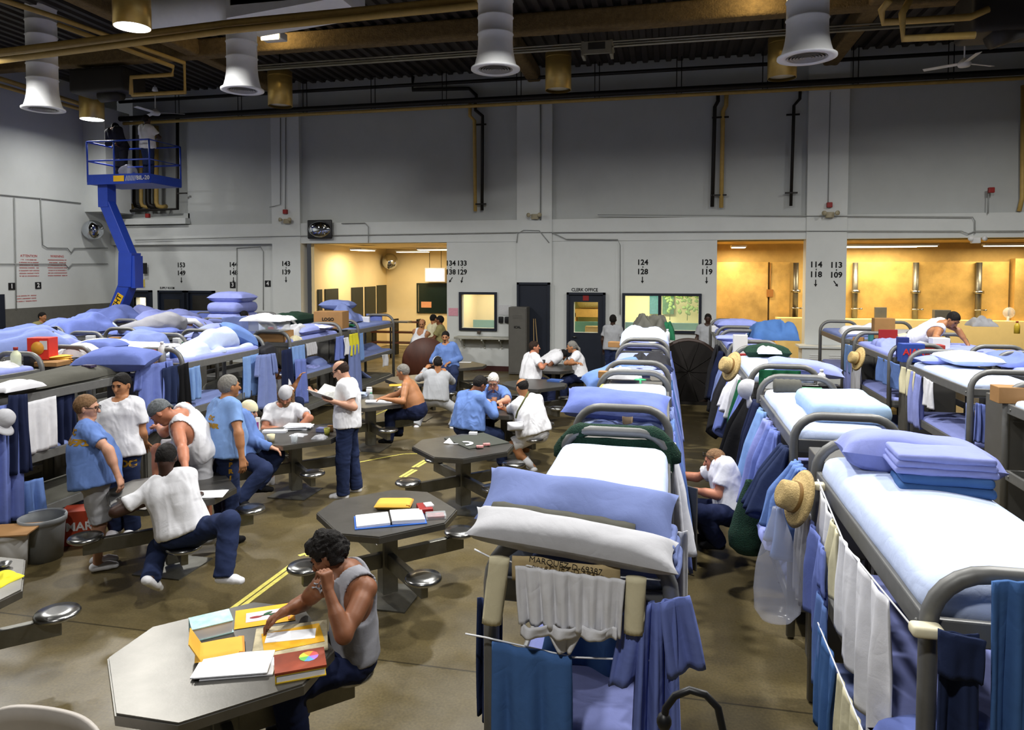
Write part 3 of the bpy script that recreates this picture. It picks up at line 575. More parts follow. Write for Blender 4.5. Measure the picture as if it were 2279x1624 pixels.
tag(MB().rbox(aty(1483, 737, YB), (.16, .07, .12), .01).build('outlet_box', mat('outlet_grey', '9a978e', .5), origin=aty(1483, 737, YB)), 'grey outlet box under the wide office window', 'outlet')
tag(MB().rbox(aty(1066, 739, YB), (.1, .07, .09), .01).build('outlet_box', mat('outlet_dark', '4a4038', .5), origin=aty(1066, 739, YB)), 'dark outlet box under the small square window', 'outlet')
tag(MB().box(aty(322, 597, YB+.1), (.16, .03, .34)).build('fire_cabinet', m_black, origin=aty(322, 597, YB)), 'black framed box on the wall right of the lift arm', 'cabinet')
tag(MB().box(aty(317, 630, YB+.2), (.16, .02, .24)).build('paper_notice', mat('yellow_paper', 'd8c04e', .7), origin=aty(317, 630, YB+.2)), 'yellow notice right of the lift arm', 'notice')
t = thing('locker', 'tall grey locker against the far wall by the dark blue door', 'locker', (-3.95, 19.0, 0)); MB().rbox((-3.93, 18.95, .93), (.5, .45, 1.82), .01, smooth=False, n=1).build('body', m_lockr, t)
MB().box((-3.93, 18.72, .93), (.44, .015, 1.74)).box((-3.93, 18.71, 1.62), (.25, .01, .01)).box((-3.93, 18.71, 1.58), (.25, .01, .01)).box((-3.93, 18.71, 1.54), (.25, .01, .01)).build('door', m_lockr, t)
put_text(MB(), 'ICAL', .09, (-3.93, 18.70, 1.3), R_BACK, bold=.002).build('lettering', m_txt, t)
for i, dx in enumerate((0, .05)): tag(MB().cyl((-3.5+dx+i*.1, 18.9, .02), (-3.58+dx, 19.2, 1.5), .014, n=6).build('broom_handle', mat('pale_wood', 'b09468', .6), origin=(-3.5, 18.9, 0)), ('left' if i == 0 else 'right')+' of two wooden broom handles leaning by the tall locker', 'broom')
MB().box((3.95, 19.1, .45), (1.25, .5, .9)).box((3.95, 19.1, .92), (1.4, .6, .05)).build('trim_5', m_wall, kind='structure')
vt = MB()
for s in (-.3, .15): 
    for k in range(3): vt.box((3.95+s, 18.84, .72-k*.05), (.28, .01, .02))
vt.build('vent_slots', m_white, bpy.data.objects['trim_5'])
# court lines on the floor
fl = MB()
def strip(a, b_, w=.045, gap=0):
    a = np.array(a); b_ = np.array(b_); d = unit(b_-a); n = np.array([-d[1], d[0]])*w/2
    fl.add([(*(a+n), .002), (*(a-n), .002), (*(b_-n), .002), (*(b_+n), .002)], [(0, 1, 2, 3)], 0, False)
for y0, y1 in ((5.0, 6.2), (6.35, 6.42), (9.1, 9.5), (9.6, 10.0)): strip((-3.56, y0), (-3.52, y1)); strip((-3.50, y0+.02), (-3.46, y1-.02))
strip((-5.62, 11.6), (-5.5, 14.6)); strip((-3.5, 10.4), (-3.48, 11.5))
pts = [(-4.5, 9.6), (-4.1, 10.11), (-3.95, 10.28), (-3.74, 10.34), (-3.5, 10.3)]
for a, b_ in zip(pts, pts[1:]): strip(a, b_, .03)
fl.build('trim_6', m_line, kind='structure')
# boom lift
t = thing('boom_lift', 'blue boom lift with a railed work platform raised to the ceiling', 'boom lift', (-14.3, 16.3, 0))
zp = 5.15
MB().box((-13.98, 16.6, zp+.02), (1.9, 1.2, .16)).box((-13.98, 16.0, zp+.06), (1.9, .03, .26)).box((-13.03, 16.6, zp+.06), (.03, 1.2, .22)).build('platform', m_blue, t)
put_text(MB(), 'BIL-20', .15, (-13.22, 15.97, zp+.07), R_BACK, bold=.003).build('lettering', m_white, t)
MB().box((-13.95, 15.975, zp+.07), (.32, .01, .15)).build('yellow_decal', mat('decal_yellow', 'e6b41e', .5), t)
st = MB()
for k in range(7): st.box((-13.72+k*.045, 15.975, zp+.07), (.016, .01, .14), R=roty(.3))
st.build('stripes', mat('decal_white', 'c8cbd6', .5), t)
for (x, y) in ((-14.92, 16.0), (-14.1, 16.0), (-13.04, 16.0), (-14.92, 17.2), (-14.1, 17.2), (-13.04, 17.2)): MB().cyl((x, y, zp), (x, y, zp+1.05), .022, n=8).build('post', m_blue, t)
for z in (zp+.55, zp+1.05): MB().tube([(-14.92, 16.0, z), (-13.04, 16.0, z), (-13.04, 17.2, z), (-14.92, 17.2, z), (-14.92, 16.0, z)], .022, n=8).build('rail', m_blue, t)
q = lambda px, py: aty(px, py, 16.3)
MB().box((q(238, 430)+q(238, 430))/2, (.3, .3, .75)).build('mast_head', m_blue, t)
MB().tube([q(262, 410), q(300, 385)], .04, n=6).build('brace', m_blue, t)
def beam(a, b_, w, name, m_=m_blue):
    a, b_ = np.array(a), np.array(b_); d = unit(b_-a); u = np.cross(d, [0, 1, 0]); R = np.column_stack([d, [0, 1, 0], u]); return MB().box((a+b_)/2, (np.linalg.norm(b_-a), w*.9, w), R=R, bev=.015).build(name, m_, t)
beam(q(236, 445), q(293, 582), .3, 'upper_arm'); 
MB().box(q(288, 600), (.4, .34, .9), R=roty(.05)).box(q(305, 605), (.12, .3, .85)).build('knuckle', m_blue, t)
lo = beam(q(292, 615), q(262, 690)+(q(262, 690)-q(292, 615))*.9, .34, 'lower_arm')
la, lb = q(289, 632), q(262, 690); d = unit(lb-la); R = np.column_stack([-d, np.cross([0, -1, 0], -d), [0, -1, 0]]); R = np.column_stack([-d, unit(np.cross(np.array([0, -1.0, 0]), -d)), np.array([0, -1.0, 0])])
put_text(MB(), 'UPRIGHT', .2, la+(lb-la)*.93+np.array([0, -.165, 0]), R, bold=.004).build('lettering', m_txt, t)
MB().box(la+(lb-la)*.85+np.array([.0, -.158, 0]), (.75, .008, .2), R=np.column_stack([-d, [0, 1, 0], np.cross(-d, [0, 1, 0])])).build('yellow_decal', MATS['decal_yellow'], t)
MB().box((-14.6, 16.3, .5), (1.2, 1.6, .8)).build('chassis', m_blue, t)
for x in (-15.1, -14.1):
    for y in (15.6, 17.0): MB().cyl((x-.1, y, .25), (x+.1, y, .25), .25, n=18).build('wheel', m_black, t)
# ---------------------------------------------------------------- tables
OCT = []
for k in range(4):
    a = PI/4+k*PI/2; R2 = np.array([[math.cos(a), -math.sin(a)], [math.sin(a), math.cos(a)]])
    OCT += [tuple(R2@np.array([.53, -.29])), tuple(R2@np.array([.53, .29]))]
ORD = ['nearest', 'second', 'third', 'fourth', 'fifth', 'farthest']
def make_table(loc, label):
    t = thing('canteen_table', label, 'table', loc, 'octagonal steel tables with four stools'); c = np.array(loc)
    o = np.array(OCT); b = MB(); b.prism(o*.985, .752, .762, c=c); b.prism(o, .705, .752, c=c); b.build('tabletop', m_steel, t)
    MB().box(c+np.array([0, 0, .38]), (.14, .14, .65), R=rotz(PI/4), bev=.01).build('column', m_steel2, t)
    MB().box(c+np.array([0, 0, .006]), (.5, .5, .012), R=rotz(0)).build('base_plate', m_steel2, t)
    for k in range(4):
        a = PI/4+k*PI/2; R = rotz(a)
        ar = MB().box(c+R@np.array([.38, 0, .345]), (.72, .06, .13), R=R, bev=.006).build('arm', m_steel2, t)
        p = c+R@np.array([.715, 0, 0])
        MB().lathe([(0, .405), (.12, .405), (.145, .42), (.148, .435), (.135, .452), (.06, .456), (0, .456)], p, n=28, cap=False).build('seat', m_chrome, ar)
    return t
TAB = [(-2.35, 3.36, 'steel table nearest the camera, with books and envelopes on it'), (-2.35, 5.70, 'steel table with the open ring binder on it'), (-2.35, 8.05, 'steel table with the dark board and white paper curl on it'),
       (-2.35, 10.4, 'steel table where chess is being played'), (-2.35, 12.72, 'steel table with a blue book, behind the chess players'), (-2.3, 14.95, 'steel table near the tall locker where four men sit'),
       (-4.68, 3.6, 'steel table cut by the left edge of the photo'), (-4.6, 5.85, 'steel table the man in jeans with his back turned is writing on'), (-4.6, 8.15, 'steel table between the long-haired man and the standing newspaper reader'),
       (-4.6, 10.5, 'steel table the shirtless man leans over'), (-4.65, 12.8, 'steel table the man in the grey sweatshirt sits at'), (-4.45, 14.95, 'steel table the man in the blue work shirt sits on')]
t0 = None; TABLES = []
for i, (x, y, lab) in enumerate(TAB):
    if t0 is None: t0 = make_table((x, y, 0), lab); TABLES.append(t0)
    else: TABLES.append(dup(t0, (x, y, 0), lab))
TZ = .7625
# ---------------------------------------------------------------- bunks
DECK = (.25, .85, 1.5); BL, BW = 2.03, .74
def end_frame(mb, x0, x1, y, r=.033):
    R = .2; pts = [(x0, y, .02), (x0, y, 1.74-R)]
    for k in range(1, 7): a = PI-k*PI/12; pts.append((x0+R+R*math.cos(a), y, 1.74-R+R*math.sin(a)))
    for k in range(0, 6): a = PI/2-k*PI/12; pts.append((x1-R+R*math.cos(a), y, 1.74-R+R*math.sin(a)))
    pts += [(x1, y, 1.74-R), (x1, y, .02)]
    mb.tube(pts, r, n=14)
def make_bunk(loc, label, group):
    t = thing('triple_bunk', label, 'bunk bed', loc, group); x, y, _ = loc
    for yy in (y, y+BL):
        b = MB(); end_frame(b, x, x+BW, yy); b.build('end_frame', m_frame, t)
    for z in DECK:
        b = MB(); b.box((x+BW/2, y+BL/2, z-.03), (BW-.05, BL-.04, .02), m=1)
        for xx in (x+.01, x+BW-.01): b.box((xx, y+BL/2, z), (.03, BL-.05, .1), bev=.008)
        for yy in (y+.035, y+BL-.035): b.box((x+BW/2, yy, z), (BW-.04, .03, .1), bev=.008)
        for xx in (x-.008, x+BW+.008):
            for yy in (y+.1, y+BL-.1): b.ell((xx, yy, z), (.008, .012, .012), n=8)
        b.build('bed_deck', [m_frame, m_pan], t)
    return t
ROWS = dict(M=-.71, R=.96, A=-7.29, B=-8.75, C=-10.4, D=-12.05, E=-13.75, P=3.25, Q=4.3)
RN = dict(M='the middle row', R='the row right of the aisle', A='the front left row', B='the second left row', C='the third left row', D='the fourth left row', E='the left row by the wall', P='the second row on the right', Q='the far right row')
BY = [2.85+2.87*k for k in range(5)]
KN = ['nearest', 'second', 'third', 'fourth', 'fifth']
BUNKS = dict(M=range(5), R=range(5), A=(1, 2, 3, 4), B=(1, 2, 3, 4), C=(2, 3, 4), D=(3, 4), E=(4,), P=(1, 2, 3, 4), Q=(2, 3, 4))
bk = None
for r, ks in BUNKS.items():
    for j, k in enumerate(ks):
        loc = (ROWS[r], BY[k], 0); lab = 'grey steel triple bunk, %s from the camera in %s' % (KN[j], RN[r]); g = 'triple bunks in '+RN[r]
        if bk is None: bk = make_bunk(loc, lab, g)
        else: dup(bk, loc, lab, g)
# ---------------------------------------------------------------- bedding
def tp(mb, name, m, label, cat, origin, group=None, kind=None): return mb.build(name, m, origin=origin, label=label, cat=cat, group=group, kind=kind)
def mattress(r, k, d, col, label, h=.12, seed=0, lift=0):
    c = np.array([ROWS[r]+BW/2, BY[k]+BL/2, DECK[d]-.02+h/2+lift])
    return tp(MB().rbox(c, (BW-.05+(.03 if h > .15 else 0), BL-.13, h), h*.46, n=14 if d == 2 else 6, noise=.006, seed=seed, f=6, sag=.05 if h > .15 else .025), 'mattress', cloth(col), label, 'mattress', c-np.array([0, 0, h/2]))
ZM = DECK[2]+.10    # top of an upper mattress
def softbox(mb, c, size, R=None, seed=0, wr=.012, p=3.0, pinch=.10, n=(18, 12), m=0, f=9):
    """stuffed cushion: thick in the middle, pinched corners, wrinkled"""
    nx, ny = n; u = np.linspace(-1, 1, nx+1); v = np.linspace(-1, 1, ny+1); U, Vv = np.meshgrid(u, v, indexing='ij')
    th = (np.maximum(0, 1-np.abs(U)**p)*np.maximum(0, 1-np.abs(Vv)**p))**.42
    X = U*(1-pinch*(1-Vv**2)*np.abs(U)**3*0-pinch*.6*(1-Vv**2)*(np.abs(U) > .99)); Y = Vv*(1-pinch*(1-U**2))
    X = U*(1-pinch*.6*(1-Vv**2)); a = np.stack([X*size[0]/2, Y*size[1]/2, th*size[2]/2], 2).reshape(-1, 3); b = a.copy(); b[:, 2] *= -1
    nz = sines(a*np.array([1, 1, .3]), seed, f, 6)*wr; w = th.reshape(-1)
    a[:, 2] += nz*w+np.abs(sines(a, seed+9, f*2.2, 4))*wr*.5*w; b[:, 2] += nz*w*.6
    P = np.concatenate([a, b]); M_ = len(a); fc = []
    for i in range(nx):
        for j in range(ny):
            q = (i*(ny+1)+j, (i+1)*(ny+1)+j, (i+1)*(ny+1)+j+1, i*(ny+1)+j+1); fc.append(q); fc.append(tuple(M_+k for k in q[::-1]))
    if R is not None: P = P@np.asarray(R).T
    return mb.add(P+np.array(c), fc, m)
def pillow(c, size, col, label, rz=0, tilt=0, roll=0, seed=0, wr=.012, name='pillow', cat='pillow', group=None):
    return tp(softbox(MB(), c, size, rotz(rz)@rotx(tilt)@roty(roll), seed, wr, n=(26, 16)), name, cloth(col), label, cat, np.array(c)-np.array([0, 0, size[2]/2]), group)
def heap(c, size, col, label, seed=0, rz=0, name='blanket', cat='blanket', amp=.35, f=9, n=26, sharp=1.0):
    """rumpled cloth heap resting at height c[2]"""
    u = np.linspace(-1, 1, n); U, V = np.meshgrid(u, u, indexing='ij'); rr_ = np.random.RandomState(seed)
    e = np.maximum(0, 1-np.abs(U)**2.6)*np.maximum(0, 1-np.abs(V)**2.6); P = np.stack([U, V, U*0], 2).reshape(-1, 3)
    nz = 1-np.abs(sines(P*np.array([1, .6, 1]), seed, f*.45, 5))*1.1; low = .6+.4*sines(P, seed+3, 2.2, 3)
    h = (e.reshape(-1)**.4)*np.clip(low*(1-amp)+amp*nz, .08, 1.2)
    edge = 1+.12*sines(P, seed+5, 5, 4)
    X = np.stack([U.reshape(-1)*edge*size[0]/2, V.reshape(-1)*edge*size[1]/2, h*size[2]], 1); B_ = X.copy(); B_[:, 2] = -.003
    a = np.concatenate([X, B_]); fc = []; M_ = n*n
    for i in range(n-1):
        for j in range(n-1):
            q = (i*n+j, (i+1)*n+j, (i+1)*n+j+1, i*n+j+1); fc.append(q); fc.append(tuple(M_+k for k in q[::-1]))
    rim = [(0, j) for j in range(n)]+[(i, n-1) for i in range(1, n)]+[(n-1, j) for j in range(n-2, -1, -1)]+[(i, 0) for i in range(n-2, 0, -1)]; ri = [i*n+j for i, j in rim]
    fc += [(ri[k], ri[(k+1) % len(ri)], M_+ri[(k+1) % len(ri)], M_+ri[k]) for k in range(len(ri))]
    return tp(MB().add(a@rotz(rz).T+np.array(c), fc), name, cloth(col), label, cat, c)
def folded(c, size, col, label, rz=0, layers=2, name='folded_blanket', cat='blanket', seed=0, cols=None):
    h = size[2]/layers; mb = MB()
    for i in range(layers): mb.rbox((c[0], c[1], c[2]+h*(i+.5)), (size[0]*(1-.03*i), size[1]*(1-.02*i), h*1.04), h*.48, R=rotz(rz), n=6, noise=.006, seed=seed+i, f=14, m=min(i, len(cols or [col])-1))
    return tp(mb, name, [cloth(k) for k in (cols or [col])], label, cat, c)
def rollup(a, b, r, col, label, name='rolled_blanket', cat='blanket'):
    a = np.array(a, float); b = np.array(b, float); k = np.linspace(0, 1, 14); pts = [a+(b-a)*q for q in k]
    rr_ = [r*(.9 if i in (0, 13) else 1+.05*math.sin(i*2.1)) for i in range(14)]
    return tp(MB().tube(pts, rr_, n=18), name, cloth(col), label, cat, (a+b)/2-np.array([0, 0, r]))
def drape(mb, p0, p1, L, folds=4, amp=.03, wide=1.0, out=(0, 0, 0), seed=0, t=.008, taper=0, n=(30, 18), m=0, bottom=0, swing=0, hem=0, top_amp=.25):
    """cloth hanging from the edge p0-p1: folds grow downwards, 'wide' scales the hem"""
    p0 = np.array(p0, float); p1 = np.array(p1, float); c = (p0+p1)/2; d = p1-p0; nx, ny = n
    nn = unit(np.cross(d, [0, 0, 1])); rr_ = np.random.RandomState(seed); ph = rr_.rand()*6
    G = np.zeros((nx, ny, 3))
    for i in range(nx):
        s = i/(nx-1); 
        for j in range(ny):
            q = j/(ny-1); w = 1+(wide-1)*q**.8
            A = amp*(top_amp+(1-top_amp)*min(1, q*2.2)); f1 = math.sin(s*folds*2*PI+ph+.5*math.sin(q*3+ph)); f2 = math.sin(s*folds*4.3*PI+ph*2)*.35
            zz = L*q*(1+bottom*(s-.5)*2+hem*math.sin(s*folds*2*PI+ph+1)*.05)
            G[i, j] = c+d*(s-.5)*w+nn*(A*(f1+f2)+swing*q)+np.array([0, 0, (d[2]*(0))-zz])+np.array(out)*q
    return mb.sheet(G, t, m)
def hang(p0, p1, L, col, label, name='shirt', cat='clothes', group=None, sleeves=0, **kw):
    mb = MB(); drape(mb, p0, p1, L, **kw)
    if sleeves:
        p0 = np.array(p0, float); p1 = np.array(p1, float); d = unit(p1-p0); s = kw.get('seed', 0); nn = unit(np.cross(d, [0, 0, 1])); sw = kw.get('swing', 0)
        for sg, p in ((-1, p0), (1, p1)):
            a = p-d*sg*.06+nn*sg*.012; drape(mb, a, a+d*sg*.12, sleeves, folds=1.2, amp=.02, wide=1.25, seed=s+3, n=(12, 10), t=.012, out=d*sg*.05)
    return tp(mb, name, cloth(col), label, cat, (np.array(p0)+np.array(p1))/2-np.array([0, 0, L]), group)
def hx(X, x1, y1, x2, y2, yb, col, label, name='shirt', cat='clothes', **kw):
    a, b = atx(x1, y1, X), atx(x2, y2, X); zb = atx((x1+x2)/2, yb, X)[2]; return hang(a, b, (a[2]+b[2])/2-zb, col, label, name, cat, **kw)
def hy(Y, x1, y1, x2, y2, yb, col, label, name='shirt', cat='clothes', **kw):
    a, b = aty(x1, y1, Y), aty(x2, y2, Y); zb = aty((x1+x2)/2, yb, Y)[2]; return hang(a, b, (a[2]+b[2])/2-zb, col, label, name, cat, **kw)
# ---------------------------------------------------------------- lockers between the bunks
lk0 = None
def make_locker(loc, label, group):
    t = thing('steel_locker', label, 'locker', loc, group); c = np.array(loc)
    MB().rbox(c+np.array([0, 0, .775]), (.6, .42, 1.55), .008, smooth=False, n=1).build('body', m_lockr, t)
    for s in (-1, 1):
        d = MB(); d.box(c+np.array([s*.145, -.217, .8]), (.27, .012, 1.45)); 
        for k in range(3): d.box(c+np.array([s*.145, -.225, 1.4-k*.035]), (.15, .008, .01))
        dr = d.build('door', m_lockr, t); MB().box(c+np.array([s*.03, -.235, .85]), (.02, .02, .12)).build('handle', m_chrome, dr)
    return t
LX = {r: ROWS[r]+BW/2 for r in ROWS}; LZ = 1.553
for r, ks in dict(M=(0, 1, 2, 3), R=(0, 1, 2, 3), A=(1, 3), B=(1, 2, 3), C=(2, 3), D=(3,), P=(1, 2, 3), Q=(2, 3)).items():
    for j, k in enumerate(ks):
        loc = (LX[r], BY[k]+BL+.43, 0); lab = 'grey two-door locker between bunks, %s from the camera in %s' % (KN[j], RN[r]); g = 'lockers between the bunks'
        if lk0 is None: lk0 = make_locker(loc, lab, g)
        else: dup(lk0, loc, lab, g)
# ---------------------------------------------------------------- mattresses
SHEET = dict(M=('pale', 'pale', 'lav', 'lav', 'pale'), R=('pale', 'pale', 'pale', 'lav', 'lav'), A=(0, 'wool', 'lav', 'lav', 'slate'), B=(0, 'lav', 'white', 'lav', 'lav'), C=(0, 0, 'blue', 'lav', 'slate'), D=(0, 0, 0, 'lav', 'lav'), E=(0, 0, 0, 0, 'lav'), P=(0, 'pale', 'pale', 'lav', 'slate'), Q=(0, 0, 'lav', 'lav', 'ash'))
CW = dict(pale='pale blue', lav='lavender', wool='dark grey wool', slate='slate blue', white='white', blue='mid blue', ash='grey')
for r, ks in BUNKS.items():
    for j, k in enumerate(ks): mattress(r, k, 2, SHEET[r][k], '%s mattress atop the %s bunk of %s' % (CW[SHEET[r][k]], KN[j], RN[r]), h=.19 if (r, k) in (('M', 0), ('R', 0)) else (.15 if r in 'MR' else .12), seed=k)
for r, ks, ds in (('M', (0,), (1,)), ('R', (0, 1), (1, 0)), ('A', (1, 2, 3, 4), (1, 0)), ('P', (2, 3, 4), (1, 0)), ('R', (2, 3), (1,))):
    for k in ks:
        for d in ds: mattress(r, k, d, {1: 'slate', 0: 'wool'}[d] if r == 'A' else ('lav' if d else 'slate'), 'mattress on the %s deck of the %s bunk of %s' % (('bottom', 'middle')[d], KN[list(BUNKS[r]).index(k)], RN[r]), h=.1, seed=k)
at = aty
def on(px, py, z=ZM): return atz(px, py, z)
# ---------------------------------------------------------------- small things
def carton(c, size, m, label, name='carton', cat='box', rz=0, print_=None, pm=None):
    c = np.array(c, float); t = thing(name, label, cat, c); R = rotz(rz); h = size[2]
    MB().rbox(c+np.array([0, 0, h/2]), size, .006, R=R, n=1, smooth=False).build('body', m, t)
    if print_: put_text(MB(), print_[0], print_[1], c+R@np.array([0, -size[1]/2-.003, h*.55]), R@R_BACK, bold=.003).build('lettering', pm or m_txt, t)
    return t
def bottle(c, h, r, m, mc, label, cat='bottle', name='bottle'):
    t = thing(name, label, cat, c); MB().lathe([(0, 0), (r, .0), (r, h*.62), (r*.9, h*.72), (r*.4, h*.84), (r*.36, h*.9), (0, h*.9)], c, n=16, cap=False).build('body', m, t)
    MB().cyl(np.array(c)+np.array([0, 0, h*.88]), np.array(c)+np.array([0, 0, h]), r*.46, n=12).build('cap', mc, t); return t
def jar(c, h, r, m, mc, label):
    t = thing('jar', label, 'jar', c); MB().lathe([(0, 0), (r, 0), (r, h*.8), (r*.85, h*.86), (0, h*.86)], c, n=18, cap=False).build('body', m, t)
    MB().cyl(np.array(c)+np.array([0, 0, h*.84]), np.array(c)+np.array([0, 0, h]), r*.9, n=18).build('lid', mc, t); return t
def cup(c, h, r, m, label): return tp(MB().lathe([(0, .004), (r*.78, 0), (r, h), (r*.9, h), (r*.7, .012), (0, .012)], c, n=20, cap=False), 'cup', m, label, 'cup', c)
def book(c, size, m, label, rz=0, name='book', cat='book', pages=True):
    c = np.array(c, float); t = thing(name, label, cat, c); R = rotz(rz); w, d, h = size
    MB().box(c+np.array([0, 0, .003]), (w, d, .005), R=R).box(c+np.array([0, 0, h-.003]), (w, d, .005), R=R).box(c+R@np.array([-w/2+.003, 0, h/2]), (.006, d, h), R=R).build('cover', m, t)
    MB().box(c+np.array([0, 0, h/2]), (w-.012, d-.012, h-.010), R=R).build('pages', m_paper, t); return t
def papers(c, size, m, label, rz=0, n=1, name='paper_sheet', cat='paper', seed=0):
    mb = MB(); rr_ = np.random.RandomState(seed)
    for i in range(n): mb.rbox(np.array(c)+np.array([rr_.normal()*.012*(n > 1), rr_.normal()*.012*(n > 1), size[2]*(i+.5)/n]), (size[0], size[1], size[2]/n*.96), .001, R=rotz(rz+rr_.normal()*.08*(n > 1)), smooth=False, n=1)
    return tp(mb, name, m, label, cat, c)
def envelope(c, size, label, rz=0, puff=.03, seed=0, m=None, tilt=0):
    t = thing('envelope', label, 'envelope', c); softbox(mb := MB(), np.array(c)+np.array([0, 0, puff/2]), (size[0], size[1], puff), rotz(rz)@rotx(tilt), seed, .004, 8, 0, (16, 10)); mb.build('body', m or m_manila, t)
    MB().box(np.array(c)+rotz(rz)@np.array([size[0]*.44, 0, puff*.75]), (size[0]*.12, size[1]*.9, .004), R=rotz(rz)@roty(.15)).build('flap', mat('manila_flap', 'c9842e', .75), t); return t
def straw_hat(c, R, label):
    t = thing('straw_hat', label, 'hat', c); R = np.asarray(R); ang = np.linspace(0, 2*PI, 33)[:-1]
    MB().lathe([(.16, .0), (.18, -.012), (.155, .006), (.095, .012), (.09, .06), (.085, .105), (.06, .12), (0, .112)], c, R=R, n=32, cap=False).build('crown', m_straw, t)
    MB().lathe([(.096, .012), (.097, .035), (.094, .035)], c, R=R, n=32, cap=False).build('band', mat('hat_band', '7a5a28', .7), t); return t
def ball_cap(c, R, label, col='grey'):
    t = thing('baseball_cap', label, 'cap', c); R = np.asarray(R)
    MB().lathe([(.095, 0), (.098, .03), (.09, .07), (.065, .105), (.03, .122), (0, .126)], c, R=R, n=24, cap=False).build('crown', cloth(col), t)
    G = np.array([[[(.085+.085*j/4)*math.cos(a), (.085+.1*j/4*(math.cos(a)**.5 if math.cos(a) > 0 else 0))*math.sin(a), .006-.02*(j/4)**2] for j in range(5)] for a in np.linspace(-1.1, 1.1, 12)])
    MB().sheet(G@R.T+np.array(c), .005).build('visor', cloth(col), t); return t
# ---------------------------------------------------------------- middle row, first bunk
P0 = at(1285, 1128, 3.06); pillow(P0, (.86, .30, .17), 'slate', 'big grey-blue pillow standing at the near end of the first middle bunk', rz=-.06, tilt=.55, roll=.10, seed=3, wr=.016)
folded(np.array([-.24, 3.03, 1.60]), (.62, .28, .14), 'slate', 'folded grey-blue sheet under the big grey-blue pillow', rz=-.05, layers=3, name='folded_sheet', seed=2)
rollup(at(1095, 1142, 2.93), at(1412, 1192, 2.93), .055, 'wool', 'dark grey wool blanket rolled behind the white pillow on the near rail', name='rolled_blanket')
pillow(at(1272, 1198, 2.84), (.86, .20, .13), 'ash', 'flat off-white pillow lying on the near rail of the first middle bunk', rz=-.02, tilt=.25, roll=.11, seed=8, wr=.012)
tp(drape(MB(), at(1140, 1236, 2.77), at(1380, 1262, 2.77), .10, folds=1.3, amp=.012, seed=3, n=(20, 6), top_amp=1), 'paper_bag', mat('tan_paper_bag', 'b5a076', .85, var=.15, scale=12), 'tan paper bag with handwritten letters under the off-white pillow', 'paper bag', at(1260, 1270, 2.77))
put_text(MB(), 'MARQUEZ-D-69387', .034, at(1258, 1259, 2.735), R_BACK@rotz(-.10), bold=-.0004).build('handwriting', m_txt, bpy.data.objects['paper_bag'])
cs = MB(); cs.tube([at(1056, 1222, 2.80), at(1092, 1240, 2.78), at(1250, 1275, 2.77), at(1470, 1290, 2.80)], .004, n=5); tag(cs.build('clothes_string', m_paper, origin=at(1250, 1275, 2.77)), 'thin string tied across the near end of the first middle bunk', 'string')
def sock(x1, y1, x2, y2, Y, w, label):
    a, b = at(x1, y1, Y), at(x2, y2, Y); d = b-a; mb = MB(); k = np.linspace(0, 1, 12); n = 26; ang = np.arange(n)*2*PI/n; v = []
    for q in k:
        c = a+d*q; rr_ = 1+.07*np.cos(ang*13)*(q > .35); v.append(np.stack([c[0]+np.cos(ang)*w/2*rr_*(1-.1*q), c[1]+np.sin(ang)*w*.22*rr_, np.full(n, c[2])], 1))
    mb.add(np.concatenate(v), [(i*n+j, i*n+(j+1) % n, (i+1)*n+(j+1) % n, (i+1)*n+j) for i in range(11) for j in range(n)]+[tuple(range(n))[::-1], tuple(11*n+j for j in range(n))])
    return tp(mb, 'sock', cloth('cream'), label, 'sock', b, 'cream ribbed socks')
sock(1112, 1240, 1094, 1388, 2.74, .085, 'cream sock hanging left of the white boxer shorts'); sock(1416, 1284, 1410, 1410, 2.74, .08, 'cream sock hanging right of the white boxer shorts')
t = thing('boxer_shorts', 'white boxer shorts pinned upside down on the string', 'shorts', at(1265, 1440, 2.73))
drape(m1 := MB(), at(1147, 1258, 2.73), at(1392, 1290, 2.73), .23, folds=7, amp=.016, wide=.92, seed=5, n=(60, 16)); m1.build('legs', cloth('white'), t)
drape(m1 := MB(), at(1158, 1392, 2.71), at(1372, 1400, 2.71), .045, folds=3, amp=.018, seed=6, n=(50, 5), top_amp=1); m1.build('waistband', cloth('white'), t)
drape(m1 := MB(), at(1215, 1400, 2.745), at(1300, 1405, 2.745), .09, folds=1.2, amp=.012, wide=.3, seed=7, n=(20, 8)); m1.build('hem', cloth('white'), t)
tp(drape(MB(), at(1095, 1428, 2.76), at(1272, 1462, 2.76), .55, folds=2.2, amp=.018, wide=1.0, seed=2, n=(40, 16), t=.014), 'towel', cloth('towel'), 'blue terry towel hanging from a string at the near end of the first middle bunk', 'towel', at(1180, 1620, 2.76))
tag(MB().tube([at(1036, 1410, 2.8), at(1080, 1418, 2.78), at(1275, 1462, 2.77), at(1470, 1470, 2.8)], .004, n=5).build('clothes_string', m_paper, origin=at(1180, 1440, 2.77)), 'lower string that the blue terry towel hangs from', 'string')
hy(2.93, 1062, 1330, 1118, 1340, 1600, 'denim', 'dark jeans hanging inside the left post of the first middle bunk', name='jeans', folds=2, amp=.03)
hang(at(1425, 1350, 2.76), at(1500, 1330, 2.78), .62, 'blue', 'blue shirt hung on the right post of the first middle bunk', folds=2.5, amp=.035, wide=1.45, seed=4, n=(40, 20), sleeves=.3)
hy(3.4, 1488, 1190, 1530, 1180, 1390, 'ash', 'grey-blue shirt hanging on the right side of the first middle bunk', folds=1.5, amp=.03, seed=9)
tp(MB().rbox((-.35, 3.9, 1.25), (.6, .03, .3), .012, n=4, noise=.006), 'hung_sheet', cloth('white'), 'white sheet hung under the top deck of the first middle bunk', 'sheet', (-.35, 3.9, 1.1))
heap((-.3, 3.7, .92), (.6, .8, .32), 'towel', 'blue bedding heaped on the middle deck of the first middle bunk', seed=6)
